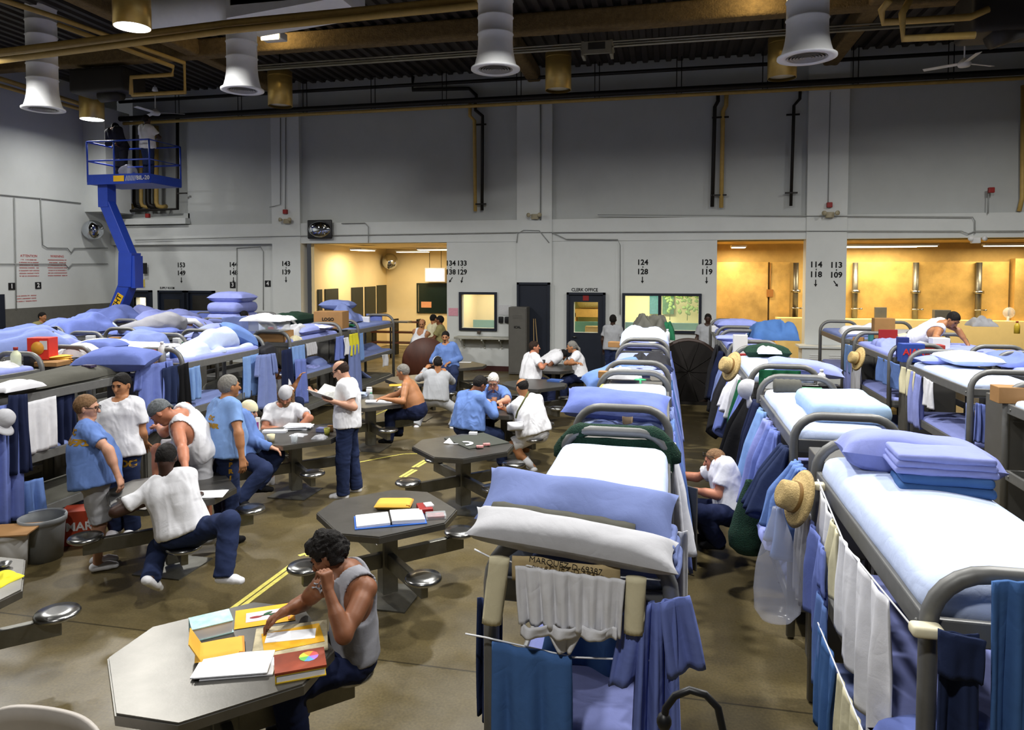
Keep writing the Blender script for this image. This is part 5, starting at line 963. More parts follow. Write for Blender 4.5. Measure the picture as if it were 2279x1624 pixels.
# second left row near part
def lk(px, py, X, z=LZ): p = atx(px, py, X); return np.array([p[0], p[1], z])
for i, (px, py, X, s, m_, lab) in enumerate(((95, 770, -8.4, (.3, .2, .3), None, 'red detergent box on the second left row'), (65, 775, -8.3, (.1, .1, .18), m_black, 'black tin left of the red detergent box'), (105, 780, -8.2, (.45, .3, .06), m_card, 'tan books under the red detergent box'), (80, 738, -10.0, (.4, .3, .24), m_lockr, 'grey clock radio on the third left row'), (45, 715, -10.0, (.16, .03, .2), m_black, 'small picture frame on the third left row'), (118, 718, -10.0, (.12, .03, .3), m_black, 'tall narrow picture frame on the third left row'), (62, 700, -11.7, (.5, .35, .1), m_manila, 'yellow envelopes on the farthest left row'))):
    if i == 0:
        c = lk(px, py, X, 1.62); t = carton(c, s, mat('detergent_red', 'd8392c', .5), lab, rz=.2); R = rotz(.2); MB().lathe([(.0, 0), (.09, 0), (.09, .006), (0, .006)], c+R@np.array([0, -.101, .16]), R=R@rotx(PI/2), n=20, cap=False).build('emblem', mat('emblem_orange', 'e8a23a', .5), t); MB().box(c+R@np.array([.08, -.103, .2]), (.1, .006, .12), R=R).build('panel', m_white, t)
    else: carton(lk(px, py, X, LZ if i not in (3, 4, 5) else 1.6), s, m_, lab, rz=.1*i)
jar(lk(335, 848, -6.9), .2, .09, mat('peanut_jar', 'b58a5e', .4), m_red, 'clear jar with a red lid on the locker by the sleeper'); bottle(lk(362, 845, -6.85), .3, .05, m_white, m_white, 'white bottle behind the red-lid jar'); bottle(lk(350, 842, -7.1), .2, .05, mat('blue_bottle', '2a4a9a', .4), m_white, 'blue bottle right of the red-lid jar'); bottle(lk(388, 843, -6.8), .22, .055, MATS['blue_bottle'], m_white, 'blue and white bottle nearest the sleeper')
carton(lk(330, 855, -6.75), (.07, .05, .1), m_white, 'small white carton in front of the red-lid jar'); straw_hat(lk(327, 835, -7.1, LZ+.02), rotx(-.9), 'straw hat standing on the locker left of the red-lid jar')
for i in range(5): envelope(lk(100+i*9, 805-i*3, -8.0-.12*i), (.3, .22), 'manila envelope, %s of the pile on the second left row locker' % ('lowest', 'second lowest', 'middle one', 'second from the top', 'topmost')[i], rz=.3*i, puff=.02, seed=i); 
for i, o in enumerate(sorted([o for o in bpy.data.objects if o.name.startswith('envelope') and o.parent is None], key=lambda o: o.name)): o.location = (-8.25, 8.25, LZ+.022*i); o.matrix_world = Matrix.Translation(o.location)
bottle(lk(35, 790, -8.2), .3, .06, mat('spray_bottle', 'dfe3c0', .4), m_red, 'spray bottle with a red trigger on the second left row'); heap(lk(10, 795, -8.3), (.4, .3, .14), 'white', 'white papers and cloth beside the spray bottle', seed=133, name='cloth', cat='cloth'); heap(lk(155, 785, -8.35), (.5, .4, .1), 'dark', 'dark magazines and cloths on the second left row', seed=134, name='clothes', cat='clothes')
tp(drape(MB(), atx(172, 800, -8.02), atx(185, 795, -8.02), .28, folds=1, amp=.02, seed=135), 'plastic_bag', cloth('yellow'), 'yellow plastic bag tied to the rail of the second left row', 'bag', atx(178, 830, -8.0))
heap((-8.4, 9.4, 1.6), (.72, 1.7, .22), 'white', 'white sheets on the second left row, left of the red detergent box', seed=136, name='sheet', cat='sheet', amp=.15); heap((-8.45, 10.1, 1.6), (.5, .9, .34), 'slate', 'long slate blue bedding roll right of the red detergent box', seed=137, amp=.12); pillow((-8.2, 9.0, 1.72), (.6, .4, .2), 'blue', 'blue pillow right under the long slate bedding roll', seed=138)
heap((-10.05, 9.6, 1.6), (.7, 1.3, .4), 'slate', 'slate blue blanket mound at the left edge, third row', seed=139); heap((-10.0, 12.0, 1.62), (.9, 1.0, .2), 'blue', 'blue rumpled sheet with a curled edge on the third left row', seed=140, name='sheet', cat='sheet')
heap((-8.45, 12.0, 1.6), (.72, 1.0, .3), 'lav', 'lavender rolled mattress strapped on the second left row', seed=141, amp=.08, name='rolled_mattress', cat='mattress'); folded((-9.9, 14.8, 1.6), (.8, 1.0, .5), 'lav', 'two folded lavender mattresses stacked on the third left row', layers=2, name='folded_mattress', seed=142); pillow((-9.9, 14.8, 2.2), (.9, .7, .28), 'lav', 'lavender pillow on top of the two folded mattresses', seed=143)
tp(drape(MB(), (-8.0, 11.6, 1.98), (-7.9, 12.6, 1.95), .5, folds=2, amp=.03, seed=144, t=.02), 'blanket', cloth('slate'), 'slate blue blanket hanging over a rail left of the pale blue pillow', 'blanket', (-7.95, 12.1, 1.5)); heap((-8.4, 11.95, 1.6), (.5, .5, .12), 'navy', 'navy clothes on the second left row under the hanging slate blanket', seed=145, name='clothes', cat='clothes')
heap((-11.7, 14.9, 1.6), (.8, 1.6, .5), 'lav', 'lavender blanket mound on the farthest left row', seed=146); heap((-11.7, 12.2, 1.6), (.85, 1.4, .55), 'blue', 'blue pillow and blanket mound on the farthest left row', seed=147); heap((-13.4, 14.5, 1.0), (.6, .6, .1), 'dark', 'dark clothes by the far left wall', seed=148, name='clothes', cat='clothes') if False else None
tp(drape(MB(), (-12.4, 16.35, 1.78), (-11.5, 16.35, 1.78), .6, folds=1, amp=.01, seed=149, t=.02), 'towel', cloth('blue'), 'blue sheet hung on the far left rail below the lift arm', 'towel', (-12, 16.3, 1.2))
tag(softbox(MB(), (-8.4, 14.9, 1.72), (.7, 1.1, .3), None, 150, .03).build('laundry_bag', MATS['green_netting'], origin=(-8.4, 14.9, 1.6)), 'green netted bag on the left bunks under the number 148', 'bag'); heap((-8.4, 16.0, 1.6), (.7, .7, .3), 'lav', 'lavender bedding beyond the green netted bag', seed=151)
# ---------------------------------------------------------------- bins, buckets, far fan
def bin_(c, h, r, m_, label, name='waste_bin', cat='bin', lid=None):
    t = thing(name, label, cat, c); MB().lathe([(0, .006), (r*.82, 0), (r*.96, h*.8), (r*.97, h*.86), (r*1.04, h*.88), (r*1.06, h), (r*.98, h), (r*.9, h*.8), (r*.76, .02), (0, .02)], c, n=32, cap=False).build('body', m_, t); return t
g_bin = mat('grey_bin_plastic', '85888a', .5); b0 = atz(68, 1255, 0); bin_(np.array([b0[0], b0[1]+.15, 0]), .42, .2, g_bin, 'grey plastic bin on the floor at the left')
tag(MB().tube(np.array([[math.cos(a)*.2, math.sin(a)*.2, .43] for a in np.linspace(0.4, 3.0, 12)])+np.array([b0[0]+0, b0[1]+.15, 0]), .008, n=6).build('bin_liner', m_glass, origin=b0), 'clear liner edge on the rim of the grey bin', 'bin liner')
b1 = atz(12, 1280, 0); t = bin_(np.array([b1[0]-.05, b1[1]+.1, 0]), .38, .16, m_white, 'white bucket covered with cardboard at the left edge', 'bucket', 'bucket'); MB().box(np.array([b1[0]-.03, b1[1]+.1, .39]), (.42, .34, .012), R=rotz(.4)).build('cardboard_lid', m_card, t)
ff = thing('drum_fan', 'large round floor fan between the middle and right rows', 'fan', (.45, 15.6, 0)); fc_ = np.array([.47, 15.6, .68])
MB().lathe([(.66, -.14), (.70, -.14), (.72, .14), (.66, .14)], fc_, R=rotx(PI/2), n=40, cap=False).build('drum', mat('fan_drum', '3a2c26', .5), ff)
for k in range(4): a = k*PI/2+.4; MB().box(fc_+np.array([math.cos(a)*.33, 0, math.sin(a)*.33]), (.5, .02, .24), R=roty(-a)@rotx(.5)).build('blade', mat('fan_blade', '3a1d17', .5), ff)
MB().lathe([(0, .13), (.68, .13)], fc_, R=rotx(PI/2), n=40, cap=False).build('rear_guard', mat('fan_rear_mesh', '17120f', .7), ff)
gg = MB()
for r in np.linspace(.1, .66, 12): gg.lathe([(r, -.14), (r+.006, -.146), (r, -.152)], fc_, R=rotx(PI/2), n=40, cap=False)
for k in range(10): a = k*PI/5; gg.cyl(fc_+np.array([0, -.14, 0]), fc_+np.array([math.cos(a)*.68, -.14, math.sin(a)*.68]), .006, n=5)
gg.build('guard', m_pipek, ff); MB().box((.47, 15.6, .03), (1.0, .5, .06)).build('base', m_pipek, ff)
# round brown cart / table on edge by the yellow room, dark bench
rtab = aty(947, 795, 16.3); t = thing('round_table', 'brown round table tipped on edge near the yellow side room', 'table', (rtab[0], rtab[1], 0)); MB().lathe([(0, -.02), (.56, -.02), (.57, 0), (.56, .02), (0, .02)], (rtab[0], rtab[1], .64), R=rotz(.5)@rotx(PI/2), n=40, cap=False).build('top', m_wood, t); MB().cyl((rtab[0], rtab[1]+.05, .64), (rtab[0]+.2, rtab[1]+.5, .5), .03).build('pedestal', m_pipek, t)
t = thing('wooden_rack', 'brown slatted rack in the yellow side room', 'rack', (-8.9, 22.5, 0))
for z in (.4, .75, 1.1): MB().box((-8.9, 22.5, z), (1.7, .35, .05)).build('shelf', m_wood, t)
for x in (-9.7, -8.9, -8.1): MB().box((x, 22.5, .6), (.06, .3, 1.2)).build('post', m_pipek, t)
t = thing('ironing_table', 'grey-topped narrow table in the yellow side room', 'table', (-9.0, 21.5, 0)); MB().box((-9.0, 21.5, 1.18), (1.9, .4, .05)).build('top', m_lockr, t); MB().cyl((-8.7, 21.5, 0), (-8.7, 21.5, 1.16), .03).build('leg', m_pipek, t); MB().cyl((-9.6, 21.5, 0), (-9.6, 21.5, 1.16), .03).build('leg', m_pipek, t)
# ---------------------------------------------------------------- things on the tables
def tb(px, py): return atz(px, py, TZ)
def hdg(a, b): d = tb(*b)-tb(*a); return math.atan2(d[1], d[0])
c = tb(470, 1405); book(c, (.22, .16, .075), mat('book_pale', 'a9cfcf', .6, var=.5, scale=9), 'thick pale blue book with a bright green and red cover on the nearest table', rz=.75)
c = tb(590, 1370); t = envelope(c, (.34, .24), 'flat yellow envelope under the pink flower card', rz=.55, puff=.006, m=mat('bright_yellow_card', 'e0a81e', .7))
c2 = c+np.array([.02, .0, .008]); R = rotz(.55); t = thing('greeting_card', 'pink card with a red and green flower drawn on it', 'card', c2); MB().box(c2, (.25, .12, .003), R=R).build('sheet', mat('pink_card', 'ecc3cc', .8), t)
MB().tube([c2+R@np.array([-.08, -.01, .003]), c2+R@np.array([.08, .01, .003])], .003, n=5).ell(c2+R@np.array([.0, .02, .003]), (.03, .012, .002), R=R@rotz(.5)).ell(c2+R@np.array([.03, -.015, .003]), (.03, .01, .002), R=R@rotz(-.5)).build('stem', mat('leaf_dark', '1f5a34', .7), t); MB().ell(c2+R@np.array([-.07, -.01, .003]), (.035, .012, .003), R=R).build('flower', m_red, t)
c = tb(490, 1450); t = envelope(c, (.25, .2), 'open manila envelope propped up between the books on the nearest table', rz=.6, puff=.03, seed=4); MB().box(c+rotz(.6)@np.array([-.12, 0, .06]), (.005, .19, .13), R=rotz(.6)@roty(-.5)).build('raised_flap', m_manila, t)
papers(tb(527, 1483), (.36, .22, .022), m_paper, 'pad of blank white paper nearest the camera on the nearest table', rz=.36, n=3, seed=3, name='paper_pad')
c = tb(648, 1425); t = thing('drawing_board', 'worn drawing board in front of the tank-top man', 'drawing board', c); R = rotz(.48); MB().rbox(c+np.array([0, 0, .008]), (.40, .33, .016), .006, R=R, n=1).build('board', mat('worn_board', 'b8ad8e', .8, var=.4, scale=12), t)
MB().box(c+np.array([.01, .0, .018]), (.32, .22, .002), R=rotz(.62)).build('yellow_sheet', mat('bright_yellow_card', 'e0a81e', .7), t); MB().box(c+np.array([-.01, .015, .020]), (.27, .11, .002), R=rotz(.42)).build('white_sheet', m_paper, t)
c = tb(668, 1492); R = rotz(.55); t = book(c, (.25, .18, .045), mat('yellow_spine', 'd8b32a', .5), 'thick yellow book under the red colour wheel pad', rz=.55); c2 = c+np.array([0, 0, .046]); t = thing('colour_pad', 'red-brown pad with a colour wheel printed on its cover', 'pad', c2)
MB().box(c2+np.array([0, 0, .006]), (.255, .185, .012), R=R).build('cover', mat('pad_rust', '8a3a20', .5, var=.4, scale=7), t)
for k, hx_ in enumerate(('e05a5a', 'e0a03a', 'd8d84a', '6ab85a', '5a9ad8', 'a070c8')):
    a = k*PI/3; MB().prism([(0, 0), (.05*math.cos(a), .05*math.sin(a)), (.05*math.cos(a+PI/6), .05*math.sin(a+PI/6)), (.05*math.cos(a+PI/3), .05*math.sin(a+PI/3))], .0125, .0135, R=R, c=c2+R@np.array([.045, .02, 0])).build('wheel_sector', mat('wheel_'+hx_, hx_, .6, var=0), t)
# binder table
c = tb(868, 1158); R = rotz(.46); t = thing('ring_binder', 'open blue ring binder with white pages on the second table', 'binder', c)
MB().box(c+R@np.array([0, 0, .004]), (.58, .31, .006), R=R).build('cover', mat('binder_blue', '2f62b8', .5), t)
for s in (-1, 1): MB().rbox(c+R@np.array([s*.142, -.0, .02-s*-.004]), (.27, .27, .025+.01*(s > 0)), .004, R=R@roty(s*.03), n=2, smooth=False).build('page_block', m_paper, t)
MB().box(c+R@np.array([0, 0, .02]), (.02, .26, .02), R=R).build('ring_bar', m_pipek, t)
envelope(tb(877, 1128), (.32, .2), 'padded orange envelope behind the open ring binder', rz=.2, puff=.06, seed=6)
papers(tb(818, 1150), (.09, .07, .004), mat('peach_note', 'e6b89a', .8), 'small peach note left of the open ring binder', rz=.3)
c = tb(945, 1135); t = carton(c, (.12, .18, .04), m_red, 'red box of playing cards on the second table', rz=.5); MB().box(c+np.array([.03, .02, .045]), (.07, .1, .012), R=rotz(.6)).build('card_deck', m_paper, t)
t = carton(tb(970, 1150), (.17, .13, .03), m_glass, 'clear cassette case beside the red card box', name='cassette_case', cat='case', rz=.4); MB().box(tb(970, 1150)+np.array([0, 0, .012]), (.14, .1, .015), R=rotz(.4)).build('insert', mat('insert_print', '8a4a4a', .5, var=.8, scale=25), t)
# board table
c = tb(1045, 985); R = rotz(-.78); t = tag(MB().box(c+np.array([.06, .1, .006]), (.62, .56, .012), R=R).build('game_board', mat('dark_green_board', '3c3f38', .7), origin=c), 'dark board lying on the third table', 'board')
c = tb(1035, 990)+np.array([0, 0, .016]); G = np.array([[[.1*math.cos(a)*q, .1*math.sin(a)*q, .004] for q in (.55, .8, 1)] for a in np.linspace(-1.2, 2.2, 16)]); tag(MB().sheet(G+c, .004).build('paper_curl', m_paper, origin=c), 'white curved paper piece on the dark board', 'paper')
c = tb(1000, 988)+np.array([0, 0, .014]); tag(MB().prism([(-.07, 0), (.06, -.02), (0, .07)], 0, .004, R=rotz(.3)@rotx(.8), c=c).build('folded_paper', m_paper, origin=c), 'white folded paper standing on the dark board', 'paper'); tag(MB().cyl(c+np.array([.02, -.06, .004]), c+np.array([.12, -.03, .004]), .004).build('paper_roll', m_paper, origin=c), 'thin white paper stick beside the folded paper', 'paper')
for x, y, l in ((1068, 998, 'left'), (1083, 993, 'right')): papers(tb(x, y)+np.array([0, 0, .014]), (.08, .05, .022), mat('red_white_pack', 'c98a88', .6, var=.5, scale=30), l+' of the two red and white packs on the dark board', rz=.4, name='card_pack', cat='cards')
papers(tb(1053, 969)+np.array([0, 0, .014]), (.1, .07, .03), m_paper, 'pack with a pair of black glasses at the far corner of the dark board', rz=.1, name='card_pack', cat='cards')
# chess set
cc = np.array([-2.25, 10.38, TZ]); t = tag(MB().box(cc+np.array([0, 0, .006]), (.4, .4, .012), R=rotz(.78)).build('chess_board', mat('orange_board_print', 'b5623a', .6), origin=cc), 'orange chess board between the two players', 'chess board')
rr_ = np.random.RandomState(3); names = ['pawn'] * 10
for i in range(16):
    u, v = (i % 4-1.5)*.09, (i//4-1.5)*.09; q = cc+rotz(.78)@np.array([u+rr_.normal()*.01, v+rr_.normal()*.01, .012]); hgt = .05+.03*rr_.rand()
    tag(MB().lathe([(0, 0), (.016, 0), (.016, .006), (.008, .012), (.007, hgt*.7), (.012, hgt*.78), (.009, hgt), (0, hgt)], q, n=10, cap=False).build('chess_piece', m_black if i < 8 else m_white, origin=q), ('black' if i < 8 else 'white')+' chess piece standing on the orange board', 'chess piece', 'black chess pieces' if i < 8 else 'white chess pieces')
# card table with the long-haired man, etc.
c = tb(660, 955); papers(c+np.array([0, .05, 0]), (.3, .22, .05), m_paper, 'stack of letters under the long-haired man', rz=.2, n=5, seed=8, name='paper_stack'); papers(tb(612, 962), (.3, .1, .03), m_paper, 'folded newspaper before the man in the cream cap', rz=.25, name='newspaper', cat='newspaper')
cup(tb(603, 983), .09, .05, mat('cream_mug', 'd2c7a2', .5), 'cream mug at the corner of the long-haired man table'); heap(tb(665, 968), (.2, .16, .02), 'white', 'white napkin beside the clear plastic cup', seed=160, name='napkin', cat='napkin'); cup(tb(655, 985), .1, .045, m_glass, 'clear plastic cup in front of the napkin')
heap(tb(712, 975), (.16, .14, .07), 'ash', 'clear plastic bag of food on the long-haired man table', seed=161, name='plastic_bag', cat='bag'); cup(tb(728, 968), .09, .04, mat('yellow_cup', 'b5b24a', .4), 'yellow-green tumbler beside the bag of food'); carton(tb(716, 960), (.12, .1, .05), mat('blue_white_box', '8a90c0', .6), 'small blue box behind the bag of food'); jar(tb(735, 960), .08, .04, m_card, m_card, 'brown cup at the right end of the long-haired man table')
t = carton(np.array([-6.35, 9.6, .28]), (.5, .35, .3), m_white, 'white box with a purple label on the bottom deck behind the newspaper reader', rz=1.2); MB().box(np.array([-6.13, 9.62, .45]), (.01, .2, .14), R=rotz(-.35)).build('label', mat('purple_label', '8a3f86', .6), t)
papers(tb(845, 895), (.4, .16, .03), m_paper, 'newspapers spread on the shirtless man table', rz=.35, n=3, seed=9, name='newspaper', cat='newspaper'); jar(tb(822, 880), .14, .05, m_white, m_white, 'white tub on the shirtless man table'); bottle(tb(826, 890), .12, .04, m_glass, mat('plastic_green', '2fa06a', .5), 'clear bottle with a green cap on the shirtless man table'); papers(tb(798, 880), (.3, .2, .05), mat('blue_print', 'a9b4c8', .8, var=.4, scale=20), 'blue-printed papers piled on the shirtless man table', n=3, name='paper_stack', seed=5)
envelope(tb(885, 858), (.3, .2), 'manila folder on the grey sweatshirt man table', rz=.4, puff=.02, seed=9); papers(tb(905, 862), (.3, .12, .01), m_paper, 'white paper on the grey sweatshirt man table', rz=.1)
papers(tb(1035, 806), (.28, .1, .006), m_paper, 'white paper beside the man sitting on a table', rz=.1); book(tb(1236, 848), (.2, .26, .03), mat('book_blue', '3a5a9a', .6), 'blue book with a red spine on the table behind the chess players', rz=1.3)
bottle(tb(1243, 806), .26, .045, m_glass, m_white, 'clear plastic bottle on the table of the four men'); heap(tb(1228, 812), (.16, .16, .09), 'ash', 'clear bag with a green apple on the table of the four men', seed=162, name='plastic_bag', cat='bag'); tag(MB().ell(tb(1226, 811)+np.array([0, -.1, .04]), (.04, .04, .04)).build('apple', mat('apple_green', 'b8c24a', .4), origin=tb(1226, 811)), 'green apple on the table of the four men', 'apple'); cup(tb(1255, 812), .08, .04, m_glass, 'clear cup beside the plastic bottle on the far table')
papers(tb(465, 1100), (.3, .22, .006), m_paper, 'white sheet the man in jeans is writing on', rz=.35); heap(tb(3, 1290), (.2, .2, .05), 'yellow', 'yellow food bag at the left edge table', seed=163, name='food_bag', cat='bag'); tag(MB().lathe([(.0, .0), (.03, .01), (.05, .03), (.052, .03), (.03, .0), (0, -.003)], tb(8, 1262), n=14, cap=False).build('spoon', m_chrome, origin=tb(8, 1262)), 'shiny metal spoon bowl at the left edge table', 'spoon')
# chair top at the bottom left corner
cb0 = at(90, 1640, 2.55); t = thing('plastic_chair', 'pale plastic chair back at the bottom left corner', 'chair', (cb0[0], cb0[1], 0)); G = np.array([[[cb0[0]-.34+.68*u, cb0[1]+.05*math.sin(u*3.1)+.1*v, cb0[2]+.10-.5*v-.10*abs(2*u-1)**5] for v in np.linspace(0, 1, 8)] for u in np.linspace(0, 1, 20)]); MB().sheet(G, .02).build('backrest', mat('pale_chair_plastic', 'b3aca4', .45), t)
MB().cyl((cb0[0]-.2, cb0[1]+.1, 0), (cb0[0]-.2, cb0[1]+.1, cb0[2]-.3), .02).build('leg', m_pipek, t); MB().cyl((cb0[0]+.2, cb0[1]+.1, 0), (cb0[0]+.2, cb0[1]+.1, cb0[2]-.3), .02).build('leg', m_pipek, t)
# black microphone-like loop bottom right of centre
pts = [at(x, y, 1.5) for x, y in ((1476, 4200), (1478, 1640), (1476, 1610), (1482, 1575), (1502, 1548), (1535, 1535), (1570, 1545), (1598, 1575), (1612, 1640), (1612, 4200))]; tag(MB().tube(pts, .008, n=8).ell(at(1478, 1605, 1.5), (.016, .016, .02)).build('cable_loop', m_black, origin=at(1540, 1624, 1.5)), 'black cable loop at the bottom edge in front of the middle bunk', 'cable')

for px, py, X, sz, c, lab in ((20, 690, -11.7, (.74, 1.2, .3), 'blue', 'blue bedding at the left edge below the black 1 sign'), (95, 705, -10.0, (.7, 1.0, .28), 'lav', 'lavender bedding under the head of the man by the left wall'), (150, 695, -11.7, (.7, 1.3, .42), 'blue', 'blue pillow mound on the farthest left row below the short red notice'),
                          (200, 690, -11.7, (.7, .8, .3), 'pale', 'pale bedding at the foot of the lift arm'), (30, 730, -10.0, (.72, 1.4, .44), 'slate', 'slate bedding mound left of the small picture frame')):
    p = atx(px, py, X); heap((p[0], min(p[1], 16.0), 1.6), sz, c, lab, seed=px+200, name='bedding', cat='bedding')
heap((-13.38, 15.0, 1.6), (.9, 1.3, .5), 'blue', 'blue blankets piled on the bunk by the left wall', seed=301, name='blanket'); heap((-13.38, 15.9, 1.6), (.9, .9, .42), 'lav', 'lavender pillow mound on the bunk by the left wall', seed=302, name='bedding', cat='bedding')
R_ = np.random.RandomState(11); kinds = [('paperback', (.12, .18, .03), m_paper), ('carton', (.14, .1, .1), m_white), ('carton', (.18, .12, .07), m_card), ('notebook', (.2, .26, .02), m_black), ('carton', (.1, .08, .14), mat('teal_box', '3f7f86', .6)), ('carton', (.16, .1, .05), m_red), ('notebook', (.22, .28, .03), mat('green_book', '3d6b4a', .7))]
cname = ['white', 'white', 'tan', 'black', 'teal', 'red', 'green']
for r in ('A', 'B', 'C', 'R', 'P'):
    for j, k in enumerate([q for q in (1, 2, 3) if not (r == 'A' and q == 2) and not (r == 'C' and q == 1)]):
        for i in range(3):
            ki = R_.randint(len(kinds)); nm, sz, m_ = kinds[ki]; side = ('left', 'middle', 'right')[i]; kn_ = 'paperback' if nm == 'paperback' else ('notebook' if nm == 'notebook' else 'small box')
            c = (LX[r]-.2+.2*i, BY[k]+BL+.4+R_.normal()*.05, LZ)
            carton(c, sz, m_, '%s %s, %s on the %s locker, %s' % (cname[ki], kn_, side, KN[j], RN[r]), name=nm if nm != 'carton' else 'small_box', cat='book' if nm != 'carton' else 'box', rz=R_.normal()*.3)
# ---------------------------------------------------------------- people: distance-field bodies
def smin(a, b, k):
    h = np.clip(.5+.5*(b-a)/k, 0, 1); return b+(a-b)*h-k*h*(1-h)
class Sdf:
    def __init__(s, h=.01): s.h = h; s.P = []
    def cone(s, a, b, ra, rb=None, k=.03, sub=False, cap=False): s.P.append(('c', np.array(a, float), np.array(b, float), ra, ra if rb is None else rb, k, sub, cap)); return s
    def ell(s, c, r, R=None, k=.03, sub=False): s.P.append(('e', np.array(c, float), np.array(r, float), np.eye(3) if R is None else np.array(R), 0, k, sub)); return s
    def cut(s, p, n): s.P.append(('p', np.array(p, float), unit(n), 0, 0, 0, True)); return s      # removes the side n points to
    def bounds(s):
        lo, hi = [], []
        for q in s.P:
            if q[6]: continue
            if q[0] == 'c': r = max(q[3], q[4]); lo.append(np.minimum(q[1], q[2])-r); hi.append(np.maximum(q[1], q[2])+r)
            else: r = q[2].max(); lo.append(q[1]-r); hi.append(q[1]+r)
        return np.min(lo, 0)-.03, np.max(hi, 0)+.03
    def mesh(s):
        h = s.h; lo, hi = s.bounds(); n = np.ceil((hi-lo)/h).astype(int)+1; D = np.full(n, .5, np.float32)
        ax = [lo[i]+h*np.arange(n[i]) for i in range(3)]
        for q in s.P:
            k = q[5]
            if q[0] == 'p':
                d = ((ax[0]-q[1][0])*q[2][0])[:, None, None]+((ax[1]-q[1][1])*q[2][1])[None, :, None]+((ax[2]-q[1][2])*q[2][2])[None, None, :]
                np.maximum(D, d.astype(np.float32), out=D); continue
            m = k+3*h+.03
            if q[0] == 'c': r = max(q[3], q[4]); a0 = np.minimum(q[1], q[2])-r-m; a1 = np.maximum(q[1], q[2])+r+m
            else: r = q[2].max(); a0 = q[1]-r-m; a1 = q[1]+r+m
            i0 = np.clip(np.floor((a0-lo)/h).astype(int), 0, n); i1 = np.clip(np.ceil((a1-lo)/h).astype(int)+1, 0, n)
            if (i1 <= i0).any(): continue
            sl = tuple(slice(i0[i], i1[i]) for i in range(3)); X, Y, Z = ax[0][sl[0]][:, None, None], ax[1][sl[1]][None, :, None], ax[2][sl[2]][None, None, :]
            if q[0] == 'c':
                a, b = q[1], q[2]; e = b-a; L2 = max(1e-9, e@e)
                t = np.clip(((X-a[0])*e[0]+(Y-a[1])*e[1]+(Z-a[2])*e[2])/L2, 0, 1)
                d = np.sqrt((X-a[0]-t*e[0])**2+(Y-a[1]-t*e[1])**2+(Z-a[2]-t*e[2])**2)-(q[3]+t*(q[4]-q[3]))
                if q[7]: eh = e/math.sqrt(L2); d = np.maximum(d, (X-b[0])*eh[0]+(Y-b[1])*eh[1]+(Z-b[2])*eh[2])
            else:
                R = q[3]; dx, dy, dz = X-q[1][0], Y-q[1][1], Z-q[1][2]
                u = [(dx*R[0, i]+dy*R[1, i]+dz*R[2, i])/q[2][i] for i in range(3)]
                k0 = np.sqrt(u[0]**2+u[1]**2+u[2]**2); k1 = np.sqrt((u[0]/q[2][0])**2+(u[1]/q[2][1])**2+(u[2]/q[2][2])**2); d = k0*(k0-1)/np.maximum(k1, 1e-6)
            d = d.astype(np.float32)
            if q[6]: D[sl] = -smin(-D[sl], d, k) if k else np.maximum(D[sl], -d)
            else: D[sl] = smin(D[sl], d, k) if k else np.minimum(D[sl], d)
        return surface_nets(D, lo, h)
def surface_nets(D, lo, h):
    S_ = D < 0; nx, ny, nz = D.shape; acc = np.zeros((nx-1, ny-1, nz-1, 3), np.float32); cnt = np.zeros((nx-1, ny-1, nz-1), np.float32)
    for axis in range(3):
        o1, o2 = [i for i in range(3) if i != axis]
        for a in (0, 1):
            for b in (0, 1):
                s0 = [0, 0, 0]; s0[o1] = a; s0[o2] = b; s1 = list(s0); s1[axis] = 1
                A = D[s0[0]:nx-1+s0[0], s0[1]:ny-1+s0[1], s0[2]:nz-1+s0[2]]; B = D[s1[0]:nx-1+s1[0], s1[1]:ny-1+s1[1], s1[2]:nz-1+s1[2]]
                c = (A < 0) != (B < 0); t = np.where(c, A/np.where(A-B == 0, 1, A-B), 0)
                acc[..., axis] += np.where(c, t, 0); acc[..., o1] += c*a; acc[..., o2] += c*b; cnt += c
    act = cnt > 0; idx = -np.ones(act.shape, int); idx[act] = np.arange(act.sum())
    ijk = np.argwhere(act); V = (ijk+acc[act]/cnt[act][:, None])*h+lo; F_ = []
    for axis in range(3):
        o1, o2 = [(1, 2), (2, 0), (0, 1)][axis]
        sl0 = [slice(None)]*3; sl1 = [slice(None)]*3; sl0[axis] = slice(0, -1); sl1[axis] = slice(1, None)
        A, B = S_[tuple(sl0)], S_[tuple(sl1)]; E = np.argwhere(A != B); 
        E = E[(E[:, o1] > 0) & (E[:, o2] > 0) & (E[:, o1] < D.shape[o1]-1) & (E[:, o2] < D.shape[o2]-1)]
        fl = A[tuple(E.T)]; q = []
        for da, db in ((1, 1), (0, 1), (0, 0), (1, 0)):
            c = E.copy(); c[:, o1] -= da; c[:, o2] -= db; q.append(idx[tuple(c.T)])
        Q = np.stack(q, 1); Q[~fl] = Q[~fl][:, ::-1]; F_.append(Q[(Q >= 0).all(1)])
    return V, np.concatenate(F_)
def largest(V, F_):
    lab = np.arange(len(V))
    for _ in range(400):
        m = lab[F_].min(1); new = lab.copy()
        for k in range(4): np.minimum.at(new, F_[:, k], m)
        new = new[new]
        if (new == lab).all(): break
        lab = new
    u, c = np.unique(lab, return_counts=True); keep = lab == u[c.argmax()]; idx = np.cumsum(keep)-1
    return V[keep], idx[F_[keep[F_].all(1)]]
